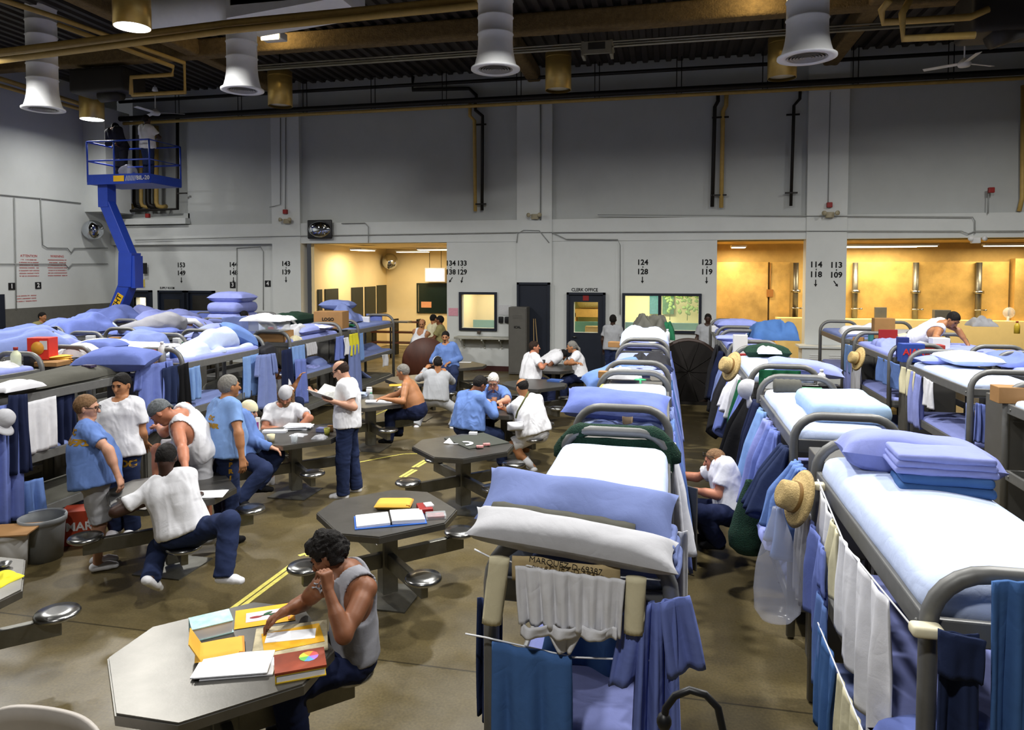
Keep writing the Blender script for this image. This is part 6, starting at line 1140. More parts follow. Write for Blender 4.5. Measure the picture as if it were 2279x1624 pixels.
def wrinkle(V, F_, amp, f, seed, stretch=(1, 1, .45)):
    if not amp: return V
    N = np.zeros_like(V); e1 = V[F_[:, 1]]-V[F_[:, 0]]; e2 = V[F_[:, 2]]-V[F_[:, 0]]; fn = np.cross(e1, e2)
    for k in range(4): np.add.at(N, F_[:, k], fn)
    N /= np.maximum(np.linalg.norm(N, axis=1, keepdims=True), 1e-9); P = V*np.array(stretch)
    return V+N*(amp*(1-2*np.abs(sines(P+.05*sines(P, seed+7, f*.5)[:, None], seed, f, 5))))[:, None]
def K(px, py, f): return CAM+ray(px, py)*f
def J(px, py, par, L, s=0):
    d = unit(ray(px, py)); o = CAM-par; b = d@o; c = o@o-L*L; q = b*b-c
    if q <= 0 or s == 0:
        p = CAM+d*(-b); v = p-par; return par+unit(v)*L if s == 0 and False else par+unit(v if np.linalg.norm(v) > 1e-6 else d)*L if np.linalg.norm(v) > L or s == 0 and np.linalg.norm(v) > .6*L else CAM+d*(-b+math.sqrt(max(0, q)))
    return CAM+d*(-b+s*math.sqrt(q))
SKIN = dict(light='c4937a', tan='a8744f', brown='7a4d33', dark='38231a', ruddy='b8795c')
HAIR = dict(black='120e0c', brown='2c1d14', grey='7d7a74', white='d8d4cc', sandy='7d5f42')
def skin(k): return mat('skin_'+k, SKIN[k], .5, var=.10, scale=14, spec=.35, bump=.03, bscale=80)
def hairm(k): return mat('hair_'+k, HAIR[k], .7, var=.35, scale=60, bump=.5, bscale=160, spec=.25)
def head_frame(yaw, pitch, roll=0):
    f = np.array([math.cos(yaw)*math.cos(pitch), math.sin(yaw)*math.cos(pitch), math.sin(pitch)]); l = np.array([-math.sin(yaw), math.cos(yaw), 0]); u = np.cross(f, l)
    return np.column_stack([f, l, u])     # local x forward, y to the person's left, z up
HC = {}
def person(label, pel, nk, hd, face, body, arms=(None, None), legs=(None, None), sc=1.0, tone='light', hair=('short', 'brown'), shirt=('tee', 'white'), legw=('pants', 'denim'), shoe='white', fat=0, h=.010, hands=None, seed=1, socks=None, beard=None, cap=None, glasses=False, detail=1, shoulders=(None, None), toes=(None, None), group=None, curl=.5, show_legs=True):
    yb = math.radians(body); bf = np.array([math.cos(yb), math.sin(yb), 0]); bl = np.array([-math.sin(yb), math.cos(yb), 0])
    pel = K(*pel) if len(pel) == 3 and pel[0] > 30 else np.array(pel, float)
    nk = J(nk[0], nk[1], pel, .50*sc, nk[2]) if nk[0] > 30 else pel+np.array(nk)*sc
    Fh = head_frame(math.radians(face[0]), math.radians(face[1])); 
    hc = J(hd[0], hd[1], nk, .165*sc, hd[2]) if hd is not None else nk+Fh@np.array([.03, 0, .15])*sc
    up_ = unit(nk-pel); tf = unit(bf-up_*(bf@up_)); tl = np.cross(up_, tf)
    if tl@bl < 0: tl = -tl
    root = thing('person', label, 'person', (pel[0], pel[1], 0), group); HC[root.name] = hc
    sh = []; hip = []; el = []; wr = []; kn = []; an = []
    for i, sg in ((0, 1), (1, -1)):
        q = nk+tl*sg*.175*sc-up_*.055*sc
        if shoulders[i] is not None: q = J(shoulders[i][0], shoulders[i][1], nk, .185*sc, shoulders[i][2])
        sh.append(q); hip.append(pel+bl*sg*.085*sc)
        A = arms[i]
        if A is None: e = q+(-up_*.28+tl*sg*.06)*sc; w = e+(-np.array([0, 0, 1])*.22+bf*.08)*sc
        else:
            e = J(A[0][0], A[0][1], q, .29*sc, A[0][2]) if len(A[0]) == 3 and A[0][0] > 30 else q+np.array(A[0])*sc
            w = J(A[1][0], A[1][1], e, .255*sc, A[1][2]) if A[1][0] > 30 else e+np.array(A[1])*sc
        el.append(e); wr.append(w)
        G = legs[i]; hp = hip[-1]
        if G is None: k_ = hp+np.array([0, 0, -.43*sc])+bf*.03; a_ = np.array([k_[0], k_[1], .08])-bf*.03 if pel[2] < 1.5 else k_+np.array([0, 0, -.42*sc])
        else:
            k_ = J(G[0][0], G[0][1], hp, .43*sc, G[0][2]) if G[0][0] > 30 else hp+np.array(G[0])*sc
            a_ = J(G[1][0], G[1][1], k_, .42*sc, G[1][2]) if G[1][0] > 30 else k_+np.array(G[1])*sc
        kn.append(k_); an.append(a_)
    # ---- body
    def torso(s, g=0.0, k=.05):
        w = pel+up_*.20*sc; c = pel+up_*.36*sc
        for sg in (1, -1):
            s.cone(pel+bl*sg*.055*sc+up_*.02*sc, w+tl*sg*.05*sc+tf*.01*fat, (.112+fat*.04)*sc+g, (.098+fat*.05)*sc+g, k); s.cone(w+tl*sg*.05*sc, c+tl*sg*.075*sc, (.098+fat*.05)*sc+g, (.108+fat*.01)*sc+g, k)
            s.cone(c+tl*sg*.075*sc, nk+tl*sg*.09*sc-up_*.06*sc-tf*.005, .105*sc+g, .07*sc+g, k)
        if fat: s.ell(pel+up_*.14*sc+tf*.07*sc, (.15*sc+g, .15*sc+g, .15*sc+g), None, k)
        s.cone(sh[0]-tl*.02, nk+tl*.05-up_*.01, .06*sc+g, .05*sc+g, k); s.cone(sh[1]+tl*.02, nk-tl*.05-up_*.01, .06*sc+g, .05*sc+g, k); return s
    b = Sdf(h); torso(b)
    hm = Fh; hp_ = lambda x, y, z: hc+hm@np.array([x, y, z])*sc
    b.cone(nk-up_*.03, hp_(-.02, 0, -.06), .062*sc, .056*sc, .04)
    b.ell(hp_(-.012, 0, .022), np.array([.098, .077, .098])*sc, hm, .02); b.cone(hp_(.02, 0, -.035), hp_(.05, 0, -.09), .062*sc, .032*sc, .03)
    b.cone(hp_(.055, .028, -.01), hp_(.05, .02, -.05), .032*sc, .03*sc, .02); b.cone(hp_(.055, -.028, -.01), hp_(.05, -.02, -.05), .032*sc, .03*sc, .02)
    b.cone(hp_(.088, 0, .008), hp_(.106, 0, -.03), .010*sc, .0155*sc, .012); b.cone(hp_(.082, .03, .026), hp_(.082, -.03, .026), .011*sc, .011*sc, .012)
    for sg in (1, -1):
        b.ell(hp_(.094, .032*sg, .008), np.array([.012, .017, .009])*sc, hm, .012, True); b.ell(hp_(-.008, .081*sg, -.008), np.array([.019, .010, .031])*sc, hm@rotz(.35*sg), .006)
    b.ell(hp_(.079, 0, -.058), np.array([.012, .025, .0055])*sc, hm, .008); b.ell(hp_(.077, 0, -.070), np.array([.013, .021, .0065])*sc, hm, .008); b.ell(hp_(.072, 0, -.094), np.array([.016, .02, .014])*sc, hm, .015)
    for i, sg in ((0, 1), (1, -1)):
        b.cone(sh[i], el[i], .052*sc, .041*sc, .035); b.cone(sh[i]+(el[i]-sh[i])*.3, sh[i]+(el[i]-sh[i])*.6, .05*sc, .047*sc, .03)
        b.cone(el[i], wr[i], .042*sc, .028*sc, .02); b.cone(el[i]+(wr[i]-el[i])*.1, el[i]+(wr[i]-el[i])*.45, .044*sc, .040*sc, .03)
        d = unit(wr[i]-el[i]); n = np.array([0, 0, -1.0]); cu = curl
        if hands and hands[i] is not None: d = unit(hands[i][0]); n = np.array(hands[i][1], float); cu = hands[i][2]
        n = n-d*(n@d); n = unit(n) if np.linalg.norm(n) > .1 else unit(-tl*sg-d*((-tl*sg)@d)); la = np.cross(d, n); th = -la if sg > 0 else la
        p0 = wr[i]; kz = p0+d*.085*sc
        for o in (-.024, 0, .024): b.cone(p0+la*o*.6*sc+d*.012, kz+la*o*sc, .017*sc, .015*sc, .015)
        for o, Ln in ((-1, .070), (-.34, .082), (.34, .086), (1, .076)):
            if sg < 0: o = o
            q = kz+la*o*.030*sc*(1 if True else 1); a1 = cu*.9; d1 = unit(d*math.cos(a1)+n*math.sin(a1)+la*o*.08); q1 = q+d1*Ln*.5*sc; d2 = unit(d*math.cos(a1*2.1)+n*math.sin(a1*2.1)); q2 = q1+d2*Ln*.55*sc
            b.cone(q, q1, .0095*sc, .009*sc, .004); b.cone(q1, q2, .009*sc, .0075*sc, .004)
        t1 = p0+d*.03*sc+th*.028*sc; t2 = t1+unit(d*.7+th*.6+n*.5*cu)*.042*sc; t3 = t2+unit(d*.95+th*.1+n*.6*cu)*.032*sc
        b.cone(p0+d*.012+th*.012, t1, .016*sc, .014*sc, .012); b.cone(t1, t2, .012*sc, .010*sc, .006); b.cone(t2, t3, .010*sc, .008*sc, .004)
        if show_legs:
            b.cone(hip[i], kn[i], .088*sc, .056*sc, .05); b.cone(kn[i], an[i], .054*sc, .037*sc, .03)
            ax_ = unit(an[i]-kn[i]); bk_ = -unit(bf-ax_*(bf@ax_)); (legw[0] == 'pants') or b.ell(kn[i]+(an[i]-kn[i])*.32+bk_*.016, np.array([.05, .05, .11])*sc, None, .04)
    # feet
    foot = []
    for i in (0, 1):
        fd = bf if toes[i] is None else unit(np.array(toes[i], float)); foot.append(fd)
        if show_legs: b.cone(an[i]-np.array([0, 0, .02]), an[i]+fd*.10*sc-np.array([0, 0, .04]), .032*sc, .022*sc, .02)
    V, Fc = b.mesh(); MB().add(V, Fc).build('body', skin(tone), root)
    # ---- hair, cap, face
    if detail:
        e = MB()
        for sg in (1, -1): e.ell(hp_(.084, .032*sg, .008), np.array([.007, .012, .006])*sc, R=hm, n=10)
        e.build('eyes', mat('eye_dark', '1a1412', .3, var=0), root)
        e = MB()
        for sg in (1, -1): e.tube([hp_(.09, .014*sg, .026), hp_(.093, .03*sg, .030), hp_(.082, .05*sg, .024)], .0045*sc, n=6)
        e.build('eyebrows', hairm(hair[1] if hair[1] != 'white' else 'grey'), root)
    kind, hcol = hair
    if kind != 'none' and cap not in ('bandana',):
        s = Sdf(.007 if detail else .010); g = {'short': .007, 'buzz': .004, 'curly': .018, 'long': .012, 'bald': .004, 'pony': .008}[kind]
        s.ell(hp_(-.016, 0, .026), (np.array([.098, .077, .098])+g)*sc, hm, .01)
        if kind == 'curly':
            for q in range(14):
                r_ = np.random.RandomState(q+3); v = unit(r_.normal(size=3)+np.array([-.6, 0, .9])); s.ell(hp_(*(np.array([-.016, 0, .03])+v*np.array([.10, .08, .10]))), np.array([.03, .03, .03])*sc, None, .02)
        s.cut(hp_(.062, 0, .05), hm@np.array([1, 0, -.75])); s.cut(hp_(-.01, 0, -.035), hm@np.array([.55, 0, -1]))
        for sg in (1, -1): s.ell(hp_(.012, .09*sg, -.012), np.array([.034, .03, .042])*sc, hm, .0, True)
        if kind == 'bald': s.cut(hp_(0, 0, .05), hm@np.array([.25, 0, 1]))
        if kind == 'long':
            for sg in (1, -1): s.cone(hp_(-.02, .07*sg, .0), hp_(.03, .075*sg, -.17), .035*sc, .028*sc, .03)
            s.cone(hp_(-.09, 0, 0), hp_(-.09, 0, -.14), .06*sc, .045*sc, .03)
        if kind == 'pony': s.cone(hp_(-.1, 0, .02), hp_(-.15, 0, -.06), .03*sc, .02*sc, .02); s.cone(hp_(-.15, 0, -.06), hp_(-.16, 0, -.14), .022*sc, .014*sc, .02)
        v, f = s.mesh(); MB().add(wrinkle(v, f, .003 if kind != 'curly' else .008, 70, seed, (1, 1, 1)), f).build('hair', hairm(hcol), root)
    if beard:
        s = Sdf(.006)
        if beard[0] == 'full': s.cone(hp_(.05, .045, -.05), hp_(.07, 0, -.10), .025*sc, .03*sc, .03).cone(hp_(.05, -.045, -.05), hp_(.07, 0, -.10), .025*sc, .03*sc, .03).cone(hp_(.07, 0, -.10), hp_(.07, 0, -.17), .034*sc, .018*sc, .03)
        s.cone(hp_(.093, .022, -.05), hp_(.098, 0, -.043), .007*sc, .008*sc, .005).cone(hp_(.093, -.022, -.05), hp_(.098, 0, -.043), .007*sc, .008*sc, .005)
        if beard[0] == 'goatee': s.ell(hp_(.082, 0, -.092), np.array([.014, .018, .016])*sc, hm, .01)
        v, f = s.mesh(); MB().add(v, f).build('beard', hairm(beard[1]), root)
    if cap and cap != 'bandana':
        cm, back = cap; sgn = -1 if back else 1; m1 = Sdf(.008).ell(hp_(-.012, 0, .03), np.array([.112, .09, .112])*sc, hm, .01).cut(hp_(0, 0, .028), hm@np.array([.12*sgn, 0, -1])); v, f = m1.mesh()
        c_ = MB().add(v, f); G = np.array([[hp_(sgn*(.085+.07*j/4)*math.cos(a)-.012, (.085+.03*j/4)*math.sin(a), .03-.02*(j/4)) for j in range(5)] for a in np.linspace(-1.0, 1.0, 12)]); c_.sheet(G, .006); c_.build('cap', cloth(cm), root)
    if cap == 'bandana':
        v, f = Sdf(.008).ell(hp_(-.014, 0, .028), np.array([.106, .085, .106])*sc, hm, .01).cut(hp_(.02, 0, .02), hm@np.array([.35, 0, -1])).cone(hp_(-.1, 0, 0), hp_(-.12, .03, -.05), .018, .012, .01).mesh(); MB().add(wrinkle(v, f, .003, 50, 3), f).build('bandana', mat('bandana_print', '63676a', .85, var=.55, scale=60), root)
    if glasses:
        g_ = MB(); dark = glasses == 'dark'
        for sg in (1, -1): g_.tube([hp_(.094+.008*math.cos(0), .032*sg+.022*math.cos(a), .008+.017*math.sin(a)+(.07 if glasses == 'up' else 0)) for a in np.linspace(0, 2*PI, 13)], .003, n=5); g_.tube([hp_(.098, .054*sg, .012+(.07 if glasses == 'up' else 0)), hp_(.0, .083*sg, .014+(.05 if glasses == 'up' else 0))], .003, n=5)
        g_.tube([hp_(.102, .01, .012+(.07 if glasses == 'up' else 0)), hp_(.102, -.01, .012+(.07 if glasses == 'up' else 0))], .003, n=5); g_.build('glasses', m_pipek, root)
    # ---- clothing
    st, scol = shirt; gg = .013
    if st != 'none':
        s = Sdf(max(h, .010))
        torso(s, gg+(.008 if st != 'tank' else .002)); loose = .012+.03*fat if st != 'tank' else .004
        dn = -up_ if abs(up_[2]) > .75 else unit(-up_+np.array([0, 0, -.3]))
        seated = kn[0][2] > pel[2]-.30 or kn[1][2] > pel[2]-.30
        hem = pel+up_*(.035 if seated else -.035)*sc
        for sg in (1, -1): s.cone(pel+up_*.26*sc+tl*sg*.065*sc, hem+bl*sg*.07*sc, (.112+fat*.05)*sc+loose, (.138+fat*.045)*sc+loose, .04)
        if st in ('tee', 'work'):
            for i in (0, 1): t_ = .66 if st == 'tee' else .72; s.cone(sh[i], sh[i]+(el[i]-sh[i])*t_, .069*sc, .073*sc, .03, cap=True)
        if st in ('long', 'sweat'):
            for i in (0, 1): s.cone(sh[i], el[i], .07*sc, .06*sc, .035); s.cone(el[i], wr[i]-(wr[i]-el[i])*.04, .06*sc, .043*sc, .03, cap=True)
        s.cut(hem-up_*.03*sc, -up_); s.ell(nk+up_*.055*sc+tf*.025*sc, np.array([.085, .085, .085])*sc, None, .0, True)
        if st == 'tank':
            for i, sg in ((0, 1), (1, -1)): s.ell(sh[i]+tl*sg*.03*sc-up_*.05*sc, np.array([.125, .125, .15])*sc, np.column_stack([tf, tl, up_]), .0, True)
            for i in (0, 1): s.cone(sh[i], el[i], .085*sc, .07*sc, 0, True)
            s.ell(nk+tf*.08*sc+up_*.0, np.array([.11, .085, .14])*sc, np.column_stack([tf, tl, up_]), .0, True); s.ell(nk-tf*.09*sc+up_*.03, np.array([.07, .07, .09])*sc, np.column_stack([tf, tl, up_]), .0, True)
        v, f = s.mesh()
        if st in ('tee', 'work'):     # trim sleeve ends square
            pass
        if st == 'tank': v, f = largest(v, f)
        v = wrinkle(v, f, .010 if st != 'tank' else .006, 13, seed, (1, 1, .5)); v = wrinkle(v, f, .004, 34, seed+20, (1, 1, .35)); so = MB().add(v, f).build('shirt', cloth(scol), root); root['_'] = 0; del root['_']
        if st == 'work':
            c_ = MB()
            for sg in (1, -1): c_.box(nk+tf*.075*sc+tl*sg*.045*sc+up_*.02*sc, (.09, .012, .05), R=np.column_stack([unit(tl*sg+tf*.5-up_*.5), tf, up_]))
            c_.build('collar', cloth(scol), root)
    lt, lcol = legw
    if lt != 'none' and show_legs:
        s = Sdf(max(h, .010)); s.cone(hip[0], hip[1], .12*sc, .12*sc, .03)
        s.cone(pel+up_*.04*sc+bl*.05, pel+up_*.04*sc-bl*.05, (.122+fat*.045)*sc, (.122+fat*.045)*sc, .04); s.cut(pel+up_*.10*sc, up_)
        for i in (0, 1):
            if lt == 'shorts': s.cone(hip[i], kn[i]+(hip[i]-kn[i])*.06, .108*sc, .098*sc, .04, cap=True)
            else: s.cone(hip[i], kn[i], .106*sc, .083*sc, .04); s.cone(kn[i], an[i]-(kn[i]-an[i])*.04, .083*sc, .074*sc, .03, cap=True)
        v, f = s.mesh(); v = wrinkle(v, f, .007, 15, seed+4, (1, 1, .8)); v = wrinkle(v, f, .003, 36, seed+8, (.5, .5, 1)); MB().add(v, f).build('trousers' if lt == 'pants' else 'shorts', cloth(lcol), root)
    if shoe and show_legs:
        for i in (0, 1):
            fd = foot[i]; su = unit(np.array([0, 0, 1.0])-fd*fd[2]) if abs(fd[2]) < .95 else -bf; sd = np.cross(su, fd); a = an[i]-su*.035; s = Sdf(.008)
            for o in (-.012, .012): s.cone(a-fd*.03+sd*o, a+fd*.09*sc+sd*o*1.4-su*.005, .037*sc, .032*sc, .02); s.cone(a+fd*.09*sc+sd*o, a+fd*.15*sc+sd*o-su*.012, .033*sc, .027*sc, .02)
            s.cut(a-su*.043, -su); v, f = s.mesh(); MB().add(v, f).build('shoe', cloth(shoe), root)
    if socks and show_legs:
        for i in (0, 1): MB().cyl(an[i]+np.array([0, 0, -.02]), an[i]+(kn[i]-an[i])*.38, .046*sc, n=16, r2=.054*sc).build('sock', cloth(socks), root)
    return root
def back_text(root, lines, size, px, py, bodydir, off=.0, part='shirt', m=None, bold=.004, vertical=False, roll=0):
    """lettering printed on a garment: laid onto the cloth along the direction the garment faces"""
    so = [c for c in root.children if c.name.split('.')[0] == part][0]; me = so.data; o0 = WLOC[root.name]
    vs = [tuple(v.co) for v in me.vertices]; bt = BVHTree.FromPolygons(vs, [tuple(p.vertices) for p in me.polygons])
    d = ray(px, py); hit = bt.ray_cast(Vector(CAM-o0), Vector(unit(d)))
    if hit[0] is None: return
    a = math.radians(bodydir); n = np.array([math.cos(a), math.sin(a), 0]); rgt = np.cross([0, 0, 1], n); R = np.column_stack([rgt, [0, 0, 1.0], n])@rotz(roll); c = np.array(hit[0]); mb = MB()
    for i, s_ in enumerate(lines):
        V, Fc = text_mesh(s_, size, bold); P = V.copy(); P[:, 1] -= i*size*1.15; P = P@R.T+c
        out = []
        for q in P:
            h_ = bt.ray_cast(Vector(q+n*.3), Vector(-n)); out.append(np.array(h_[0])+n*(.004+.002*0) if h_[0] is not None else q)
        mb.add(np.array(out)+o0, Fc, 0, False)
    mb.build('lettering', m or mat('print_gold', 'c79a2c', .7), so)
# ---------------------------------------------------------------- the men
# nearest table
pA = person('man in a grey tank top drawing at the nearest table, chin on his fist', (-1.80, 3.84, .575), (783, 1268, -1), (730, 1236, 0), (196, -30), 207,
    arms=(((766, 1415, -1), (732, 1318, 0)), ((678, 1340, 0), (630, 1362, -1))), legs=(((-.25, -.32, -.02), (.03, .05, -.41)), ((-.38, -.15, -.02), (.05, .05, -.41))), tone='brown', hair=('curly', 'black'), shirt=('tank', 'grey'), legw=('pants', 'navy'), shoe='black',
    h=.0065, hands=((( -.15, .1, .95), (-.8, .45, 0), 1.35), ((-.75, -.25, -.45), (.2, 0, -.9), .55)), seed=3, shoulders=((815, 1312, -1), (716, 1302, 0)))
# left group
pB = person('man in a white t-shirt and jeans seated with his back to us, writing', (-4.07, 5.33, .57), (368, 1052, 1), (370, 1018, 1), (115, -35), 118,
    arms=(((274, 1128, 0), (330, 1118, 1)), ((424, 1143, 0), (437, 1106, 1))), legs=(((352, 1222, 0), (336, 1284, -1)), ((512, 1160, -1), (500, 1258, 0))), tone='dark', hair=('short', 'black'), shirt=('tee', 'white'), legw=('pants', 'denim'), shoe='white', fat=.1, h=.009, seed=5, toes=((.05, .75, -.6), (.95, .1, 0)), sc=1.0)
pC = person('grey-haired man in glasses, blue prison shirt and light shorts, standing at left', (212, 1062, 6.75), (190, 922, 0), (194, 884, 0), (25, -5), 42,
    arms=(None, ((240, 1000, -1), (256, 1042, 0))), tone='light', hair=('short', 'sandy'), shirt=('tee', 'mid'), legw=('shorts', 'ash'), shoe='white', fat=.9, h=.009, seed=7, glasses=True, sc=1.0)
back_text(pC, ['CDC', 'PRISONER'], .075, 163, 960, 222)
pD = person('dark-haired man in a white t-shirt and jeans facing us at left', (272, 1000, 7.6), (270, 882, 0), (270, 853, 0), (-82, -8), -75,
    arms=(((314, 945, 0), (323, 985, 0)), ((228, 950, 0), (225, 985, 0))), tone='tan', hair=('short', 'black'), shirt=('tee', 'white'), legw=('pants', 'denim'), shoe='white', h=.009, seed=9, sc=1.03)
back_text(pD, ['CDC'], .10, 278, 1032, -70, part='trousers', bold=.006)
pE = person('man in a bandana and white tank top bending over the table, face in hand', (452, 1005, 7.25), (398, 922, -1), (358, 918, -1), (-160, -50), -155,
    arms=(((407, 1000, -1), (413, 1046, -1)), ((345, 990, 0), (352, 950, 0))), legs=(((.02, -.02, -.43), (.05, .02, -.40)), ((345, 1000, 0), (350, 1060, 0))), tone='ruddy', hair=('none', 'grey'), cap='bandana', shirt=('tank', 'white'), legw=('shorts', 'ash'), shoe='white', h=.008, seed=11, hands=(((-.1, -.7, -.15), (0, 0, -1), .12), None), sc=1.02, fat=.4)
pF = person('grey-haired man in a blue prison shirt standing with his back to us', (497, 1003, 7.35), (500, 900, 0), (510, 864, 0), (55, 0), 62,
    arms=(None, ((531, 962, -1), (536, 1000, 0))), tone='tan', hair=('short', 'grey'), shirt=('tee', 'sky'), legw=('pants', 'denim'), shoe='black', fat=.5, h=.009, seed=13, sc=1.0)
back_text(pF, ['CDC', 'PRISONER'], .06, 470, 930, 242); back_text(pF, ['C', 'P', 'R', 'I', 'S'], .06, 515, 1020, -28, part='trousers')
pG = person('man in a cream cap worn backwards and blue shirt, seated at the table', (541, 1012, 8.45), (539, 942, 0), (555, 915, 0), (0, -12), 25,
    arms=(((575, 985, 1), (560, 955, 0)), ((565, 1000, -1), (594, 992, 0))), legs=(((.35, .15, -.05), (-.2, -.1, -.36)), ((590, 1045, -1), (545, 1098, 0))), tone='light', hair=('buzz', 'brown'), cap=('sand', True), shirt=('long', 'mid'), legw=('pants', 'denim'), shoe='black', fat=.3, h=.010, seed=15, toes=(None, (.9, -.2, 0)))
pH = person('long-haired bearded man in a white cap and t-shirt sorting letters at the table', (632, 985, 9.75), (630, 902, -1), (636, 880, -1), (-70, -38), -70,
    arms=(((690, 930, -1), (668, 948, 0)), ((588, 955, -1), (640, 955, -1))), legs=(((-.1, -.38, -.1), (0, .05, -.4)), ((.1, -.38, -.1), (-.03, .1, -.4))), tone='ruddy', hair=('long', 'sandy'), beard=('full', 'sandy'), cap=('ash', True), shirt=('tee', 'white'), legw=('shorts', 'khaki'), shoe='black', h=.009, seed=17, sc=1.04, socks='white')
pI = person('man half hidden on the bottom bunk behind the long-haired man, hand at his ear', (-6.72, 11.1, .50), (.12, -.02, .48), None, (-60, -10), -30,
    arms=(((.2, -.12, -.16), (.12, .03, .22)), ((.1, .12, -.25), (.2, -.05, .02))), legs=(((.42, .05, .05), (.02, 0, -.40)), ((.42, -.1, .05), (.02, 0, -.4))), tone='tan', hair=('short', 'black'), shirt=('tee', 'white'), legw=('pants', 'denim'), shoe='white', h=.011, seed=19)
pJ = person('balding man in a white t-shirt and jeans standing reading a newspaper', (773, 940, 8.95), (774, 850, 0), (757, 823, 0), (186, -28), 188,
    arms=(((788, 906, -1), (742, 893, -1)), ((750, 895, 1), (722, 880, 0))), legs=(((-.02, -.03, -.43), (.0, .0, -.42)), ((.0, .06, -.43), (.05, .02, -.42))), tone='light', hair=('bald', 'brown'), shirt=('tee', 'white'), legw=('pants', 'denim'), shoe='white', h=.009, seed=21, sc=1.02, glasses=True, hands=(((-1, 0, .1), (0, 0, 1), .5), ((-1, 0, .1), (0, 0, 1), .5)))
NP = K(728, 882, 8.9); t = thing('newspaper', 'newspaper held by the standing balding man', 'newspaper', NP)
for s in (-1, 1): MB().rbox(NP+np.array([.0, s*.12, .02]), (.34, .25, .008), .002, R=roty(.25)@rotx(s*.5), n=2, smooth=False).build('page', mat('newsprint', 'cfd0cc', .85, var=.3, scale=30), t)
pK = person('shirtless grey-haired man leaning on his table', (928, 915, 11.3), (910, 858, 0), (900, 835, 0), (180, -15), 185,
    arms=(((897, 893, -1), (866, 889, 0)), ((880, 880, 1), (858, 884, 0))), legs=(((-.40, -.05, -.05), (-.03, 0, -.38)), ((-.4, .15, -.05), (-.03, .1, -.38))), tone='tan', hair=('short', 'grey'), shirt=('none', ''), legw=('pants', 'navy'), shoe='black', fat=1.0, h=.010, seed=23)
pL = person('man in a grey sweatshirt and headphones seated with his back to us', (968, 890, 12.9), (974, 826, 0), (975, 800, 0), (115, -15), 112,
    arms=(((932, 842, 0), (948, 820, 1)), ((1005, 848, 0), (992, 828, 1))), legs=(((-.2, .2, -.2), (-.05, -.25, -.25)), ((.3, .15, -.2), (-.05, -.2, -.25))), tone='tan', hair=('short', 'black'), shirt=('sweat', 'heather'), legw=('pants', 'heather'), shoe='white', fat=.4, h=.011, seed=25)
hpL = HC[pL.name]+np.array([0, 0, .01]); MB().tube([hpL+np.array([math.cos(a)*.088, -.03*abs(math.cos(a)), math.sin(a)*.118]) for a in np.linspace(0, PI, 12)], .011, n=6).build('headband', m_white, pL)
pM = person('man in a blue work shirt and jeans sitting on a table facing us', (1000, 818, 15.3), (992, 765, 0), (991, 742, 0), (-82, -8), -85,
    arms=(((1024, 797, 0), (1002, 806, -1)), ((966, 795, 0), (995, 806, -1))), legs=(((1012, 830, -1), (1005, 868, 0)), ((990, 832, -1), (985, 868, 0))), tone='tan', hair=('short', 'black'), beard=('goatee', 'black'), shirt=('long', 'mid'), legw=('pants', 'denim'), shoe='black', h=.011, seed=27)
pN = person('moustached man in a white tank top leaning on the tipped round table', (930, 778, 18.0), (938, 735, -1), (940, 717, -1), (-85, -15), -88,
    arms=(((955, 743, 0), (938, 741, -1)), ((922, 743, 0), (945, 741, -1))), tone='tan', hair=('bald', 'black'), beard=('moustache', 'black'), shirt=('tank', 'white'), legw=('shorts', 'ash'), shoe='white', fat=.5, h=.012, seed=29)
pO = person('man with his face turned away behind the man on the tipped table', (968, 765, 19.0), (966, 725, 0), (965, 709, 0), (60, -10), 60, tone='tan', hair=('short', 'black'), shirt=('tee', 'sand'), legw=('pants', 'denim'), h=.014, seed=31, detail=0)
pP = person('man in a tan shirt turned left, by the pillar next to the yellow room', (982, 770, 18.4), (980, 725, 0), (978, 708, 0), (175, 0), 190, arms=(((968, 748, 0), (950, 755, 0)), None), tone='brown', hair=('short', 'black'), shirt=('tee', 'khaki'), legw=('pants', 'khaki'), h=.013, seed=33)
# chess players
pQ = person('dark-haired man in a blue shirt playing chess with his back to us', (1040, 955, 10.25), (1050, 880, 0), (1066, 858, 0), (50, -35), 62,
    arms=(((1018, 925, 1), (1065, 905, 1)), ((1093, 915, 0), (1100, 895, 1))), legs=(((.15, .38, -.08), (.05, .1, -.38)), ((.33, .2, -.1), (.05, .05, -.38))), tone='brown', hair=('short', 'black'), shirt=('long', 'mid'), legw=('pants', 'denim'), shoe='black', fat=.7, h=.010, seed=35, sc=1.03)
pR = person('white-haired man in glasses and a blue work shirt playing chess, facing us', (1097, 915, 11.3), (1099, 866, -1), (1098, 848, -1), (-85, -30), -80,
    arms=(((1130, 890, -1), (1108, 895, -1)), ((1072, 893, -1), (1100, 895, -1))), legs=(((-.05, -.4, -.06), (0, 0, -.4)), ((.1, -.4, -.06), (0, 0, -.4))), tone='light', hair=('short', 'white'), shirt=('work', 'mid'), legw=('pants', 'denim'), shoe='black', h=.010, seed=37, glasses=True)
pS = person('bald man in a white t-shirt with a bag strap, at the chess table', (1190, 965, 10.2), (1168, 880, 0), (1160, 855, 0), (135, -25), 128,
    arms=(((1133, 915, 0), (1122, 908, 1)), ((1205, 925, 1), (1175, 905, 1))), legs=(((-.12, .38, -.1), (.0, .0, -.4)), ((1140, 990, 0), (1170, 1022, 0))), tone='tan', hair=('bald', 'black'), shirt=('tee', 'white'), legw=('shorts', 'white'), shoe='white', fat=.55, h=.010, seed=39, sc=1.03, socks='white')
bpos = K(1147, 948, 9.95); t = thing('shoulder_bag', 'grey bag hanging at the side of the bald man', 'bag', bpos); softbox(mb := MB(), bpos, (.24, .12, .26), rotz(.4)@rotx(PI/2), 3, .01); mb.build('pouch', cloth('ash'), t)
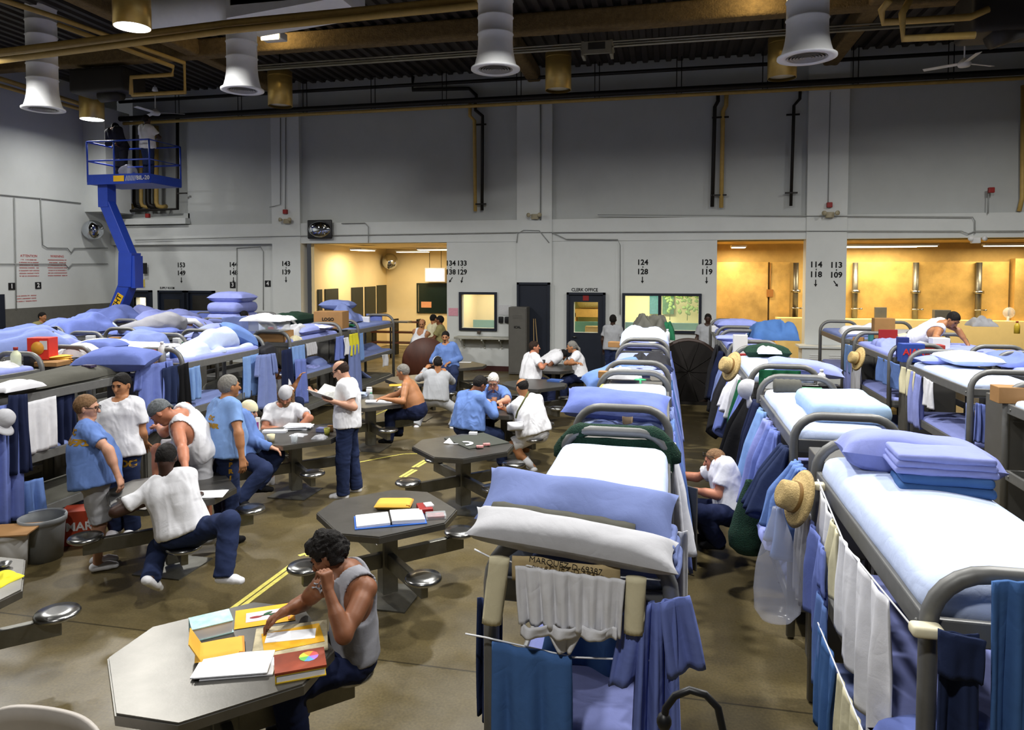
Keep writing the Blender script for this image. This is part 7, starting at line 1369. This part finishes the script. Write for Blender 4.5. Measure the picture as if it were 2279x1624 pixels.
MB().tube([K(x, y, f_) for x, y, f_ in ((1148, 930, 9.98), (1152, 915, 9.95), (1162, 898, 9.93), (1172, 880, 9.98), (1176, 872, 10.05))], .014, n=6).build('strap', cloth('olive'), t)
# far table by the tall locker
pT = person('man in a white t-shirt holding a dark cup at the far table', (1180, 845, 14.3), (1184, 792, 0), (1190, 772, 0), (10, 0), 40,
    arms=(((1165, 820, 1), (1211, 784, 1)), ((1206, 818, -1), (1213, 811, 0))), legs=(((.3, .25, -.08), (0, .05, -.4)), ((.38, .05, -.1), (0, 0, -.4))), tone='ruddy', hair=('short', 'brown'), shirt=('tee', 'white'), legw=('pants', 'navy'), shoe='black', fat=.5, h=.012, seed=41)
cup(K(1210, 806, 14.35)+np.array([0, 0, -.05]), .1, .035, m_black, 'dark cup in the hand of the man at the far table')
pU = person('man in a white t-shirt slumped with his head down on the far table', (1205, 815, 15.7), (1238, 792, 0), (1252, 790, 0), (0, -60), 20, arms=(((1235, 800, -1), (1236, 812, 0)), None), legs=(((.3, .1, -.2), (0, 0, -.35)), ((.3, -.1, -.2), (0, 0, -.35))), tone='brown', hair=('short', 'black'), shirt=('tee', 'white'), legw=('pants', 'navy'), h=.013, seed=43, detail=0)
pV = person('man with a grey ponytail and white t-shirt, arms folded on the far table', (1294, 838, 14.9), (1283, 788, 0), (1271, 770, 0), (190, -8), 185, arms=(((1268, 808, -1), (1285, 808, -1)), ((1262, 806, 0), (1283, 804, 0))), legs=(((-.35, -.1, -.08), (0, 0, -.4)), ((-.35, .1, -.08), (0, 0, -.4))), tone='tan', hair=('pony', 'grey'), shirt=('tee', 'white'), legw=('pants', 'navy'), h=.012, seed=45)
# standing at the office window and beyond
pW = person('dark-haired man in a white t-shirt standing at the office window with his back to us', (1362, 772, 17.3), (1364, 722, 0), (1365, 703, 0), (80, 0), 80, tone='dark', hair=('short', 'black'), shirt=('tee', 'heather'), legw=('pants', 'denim'), h=.013, seed=47, detail=0)
pX = person('dark-skinned man in a white t-shirt walking toward us beside the drum fan', (1572, 770, 17.2), (1575, 722, 0), (1576, 706, 0), (-95, -10), -95, tone='dark', hair=('buzz', 'black'), shirt=('tee', 'heather'), legw=('pants', 'denim'), h=.013, seed=49, detail=0)
pY = person('man mostly hidden behind the farthest right bunk, only his hair showing', (1618, 790, 17.9), (1616, 733, 0), (1614, 716, 0), (-95, -30), -95, tone='dark', hair=('short', 'black'), shirt=('tee', 'towel'), legw=('pants', 'denim'), h=.014, seed=51, detail=0)
# crouching man in the aisle
pZ = person('man in a white t-shirt crouching in the aisle, sunglasses on his head', (1628, 1140, 6.95), (1612, 1058, 0), (1590, 1026, 0), (178, -8), 186,
    arms=(((1592, 1120, -1), (1552, 1092, 0)), ((1552, 1062, 1), (1505, 1056, 0))), legs=(((1560, 1140, -1), (1598, 1205, 1)), ((1545, 1128, 1), (1575, 1190, 1))), tone='ruddy', hair=('short', 'sandy'), shirt=('tee', 'white'), legw=('pants', 'navy'), shoe='black', h=.008, seed=53, glasses='up', sc=.98, toes=((-1, 0, 0), (-1, 0, 0)))
t = thing('low_locker', 'low dark locker with its door open, in front of the crouching man', 'locker', (-.1, 7.0, 0)); MB().rbox((-.14, 7.05, .42), (.34, .5, .8), .008, n=1, smooth=False).build('body', m_lockr, t); MB().rbox((.13, 6.83, .44), (.02, .42, .78), .006, R=rotz(.9), n=1, smooth=False).build('door', m_lockr, t)
# man leaning over the right bunk
pAA = person('man in a white tank top bending over a top bunk at right', (2036, 752, 11.9), (2098, 722, -1), (2128, 708, 0), (-60, -45), -25, arms=(((2150, 745, 1), (2160, 775, 0)), ((2082, 750, -1), (2118, 776, 0))), legs=(((.25, -.05, -.2), (-.4, .1, -.03)), ((.2, -.2, -.2), (-.4, .1, -.03))), tone='tan', hair=('short', 'black'), shirt=('tank', 'white'), legw=('pants', 'white'), shoe=None, h=.010, seed=55)
# boom lift crew
pBB = person('man in a white t-shirt and jeans with his back to us on the lift platform', (-13.45, 16.45, zp+.98), (325, 277, 0), (327, 262, 0), (80, 10), 80, legs=(((0, .02, -.43), (0, -.02, -.42)), ((0, .02, -.43), (0, -.02, -.42))), arms=(None, ((348, 298, 0), (348, 310, 0))), tone='dark', hair=('short', 'black'), shirt=('tee', 'white'), legw=('pants', 'denim'), h=.013, seed=57, detail=0)
pCC = person('man in dark clothes and a cap leaning on the lift rail', (-14.35, 16.55, zp+.98), (257, 300, 0), (257, 285, 0), (-95, -30), -90, legs=(((0, -.02, -.43), (0, -.02, -.42)), ((0, -.02, -.43), (0, -.02, -.42))), arms=(((275, 315, 0), (258, 320, -1)), ((240, 315, 0), (256, 322, -1))), tone='brown', hair=('short', 'black'), cap=('black', False), shirt=('long', 'dark'), legw=('pants', 'dark'), h=.013, seed=59, detail=0)
tag(softbox(MB(), (-13.9, 16.25, zp+.28), (.4, .3, .36), None, 4, .03).build('plastic_bag', bag_m, origin=(-13.9, 16.25, zp+.1)), 'clear plastic sack on the lift platform', 'bag')
# sleepers and half-hidden heads on the left bunks
def sleeper(label, pts, col, k=.06, h=.014, seed=1, extra=None):
    s = Sdf(h)
    for a, b, ra, rb in pts: s.cone(a, b, ra, rb, k)
    s.cut((0, 0, ZM-.02), (0, 0, -1)); v, f = s.mesh(); r = thing('person', label, 'person', (*np.mean([p[0] for p in pts], 0)[:2], ZM)); MB().add(wrinkle(v, f, .014, 9, seed, (1, .6, 1)), f).build('covering_sheet', cloth(col), r); return r
y = 8.72
r = sleeper('person asleep on his side under a pale sheet on the second left bunk', [((-6.9, y+.05, 1.62), (-6.95, y+.5, 1.66), .06, .09), ((-6.8, y+.1, 1.62), (-6.75, y+.6, 1.67), .06, .09), ((-6.95, y+.5, 1.68), (-6.9, y+1.0, 1.74), .10, .17), ((-6.9, y+1.0, 1.74), (-6.88, y+1.35, 1.76), .17, .16), ((-6.88, y+1.35, 1.76), (-6.9, y+1.6, 1.68), .16, .10), ((-7.15, y+.2, 1.58), (-6.66, y+.2, 1.58), .06, .06), ((-7.1, y+.9, 1.6), (-6.66, y+.9, 1.6), .08, .08), ((-6.68, y+.1, 1.58), (-6.68, y+1.7, 1.59), .05, .06)], 'lav', seed=3)
r.children[0].data.materials[0] = cloth('pale'); MB().ell((-6.95, y+1.66, 1.66), (.09, .11, .09)).build('head', skin('light'), r)
pillow((-6.88, y+1.72, 1.78), (.6, .42, .24), 'mid', 'bright blue pillow over the head of the sleeper under the pale sheet', rz=.9, tilt=.25, roll=.5, seed=77)
r = sleeper('person in a grey shirt asleep under a blue blanket on the third left row', [((-10.1, 11.6, 1.7), (-9.9, 12.1, 1.76), .10, .15), ((-9.9, 12.1, 1.76), (-9.8, 12.5, 1.8), .17, .2), ((-9.8, 12.5, 1.8), (-9.75, 12.75, 1.75), .2, .15)], 'grey', seed=5); MB().ell((-9.75, 13.0, 1.7), (.09, .1, .1)).build('head', skin('tan'), r); MB().tube([(-9.75, 12.75, 1.8), (-9.6, 13.0, 1.78), (-9.5, 13.1, 1.66)], [.07, .06, .05], n=10).build('sleeve', cloth('white'), r)
person('man in an orange-brown shirt sitting among the left bunks, his back to us', (-9.55, 14.6, 1.15), (.05, .0, .48), None, (60, 0), 60, legs=(((.3, .2, .0), (0, 0, -.42)), ((.3, .0, .0), (0, 0, -.42))), tone='tan', hair=('short', 'black'), shirt=('tank', 'khaki'), legw=('pants', 'denim'), h=.014, seed=61, detail=0, shoe='black')
person('dark-haired man seen at the left wall over the bunks', (-16.2, 15.7, .95), (.0, -.0, .5), None, (0, -5), -10, tone='tan', hair=('short', 'black'), shirt=('tee', 'khaki'), legw=('pants', 'denim'), h=.014, seed=63, detail=0)
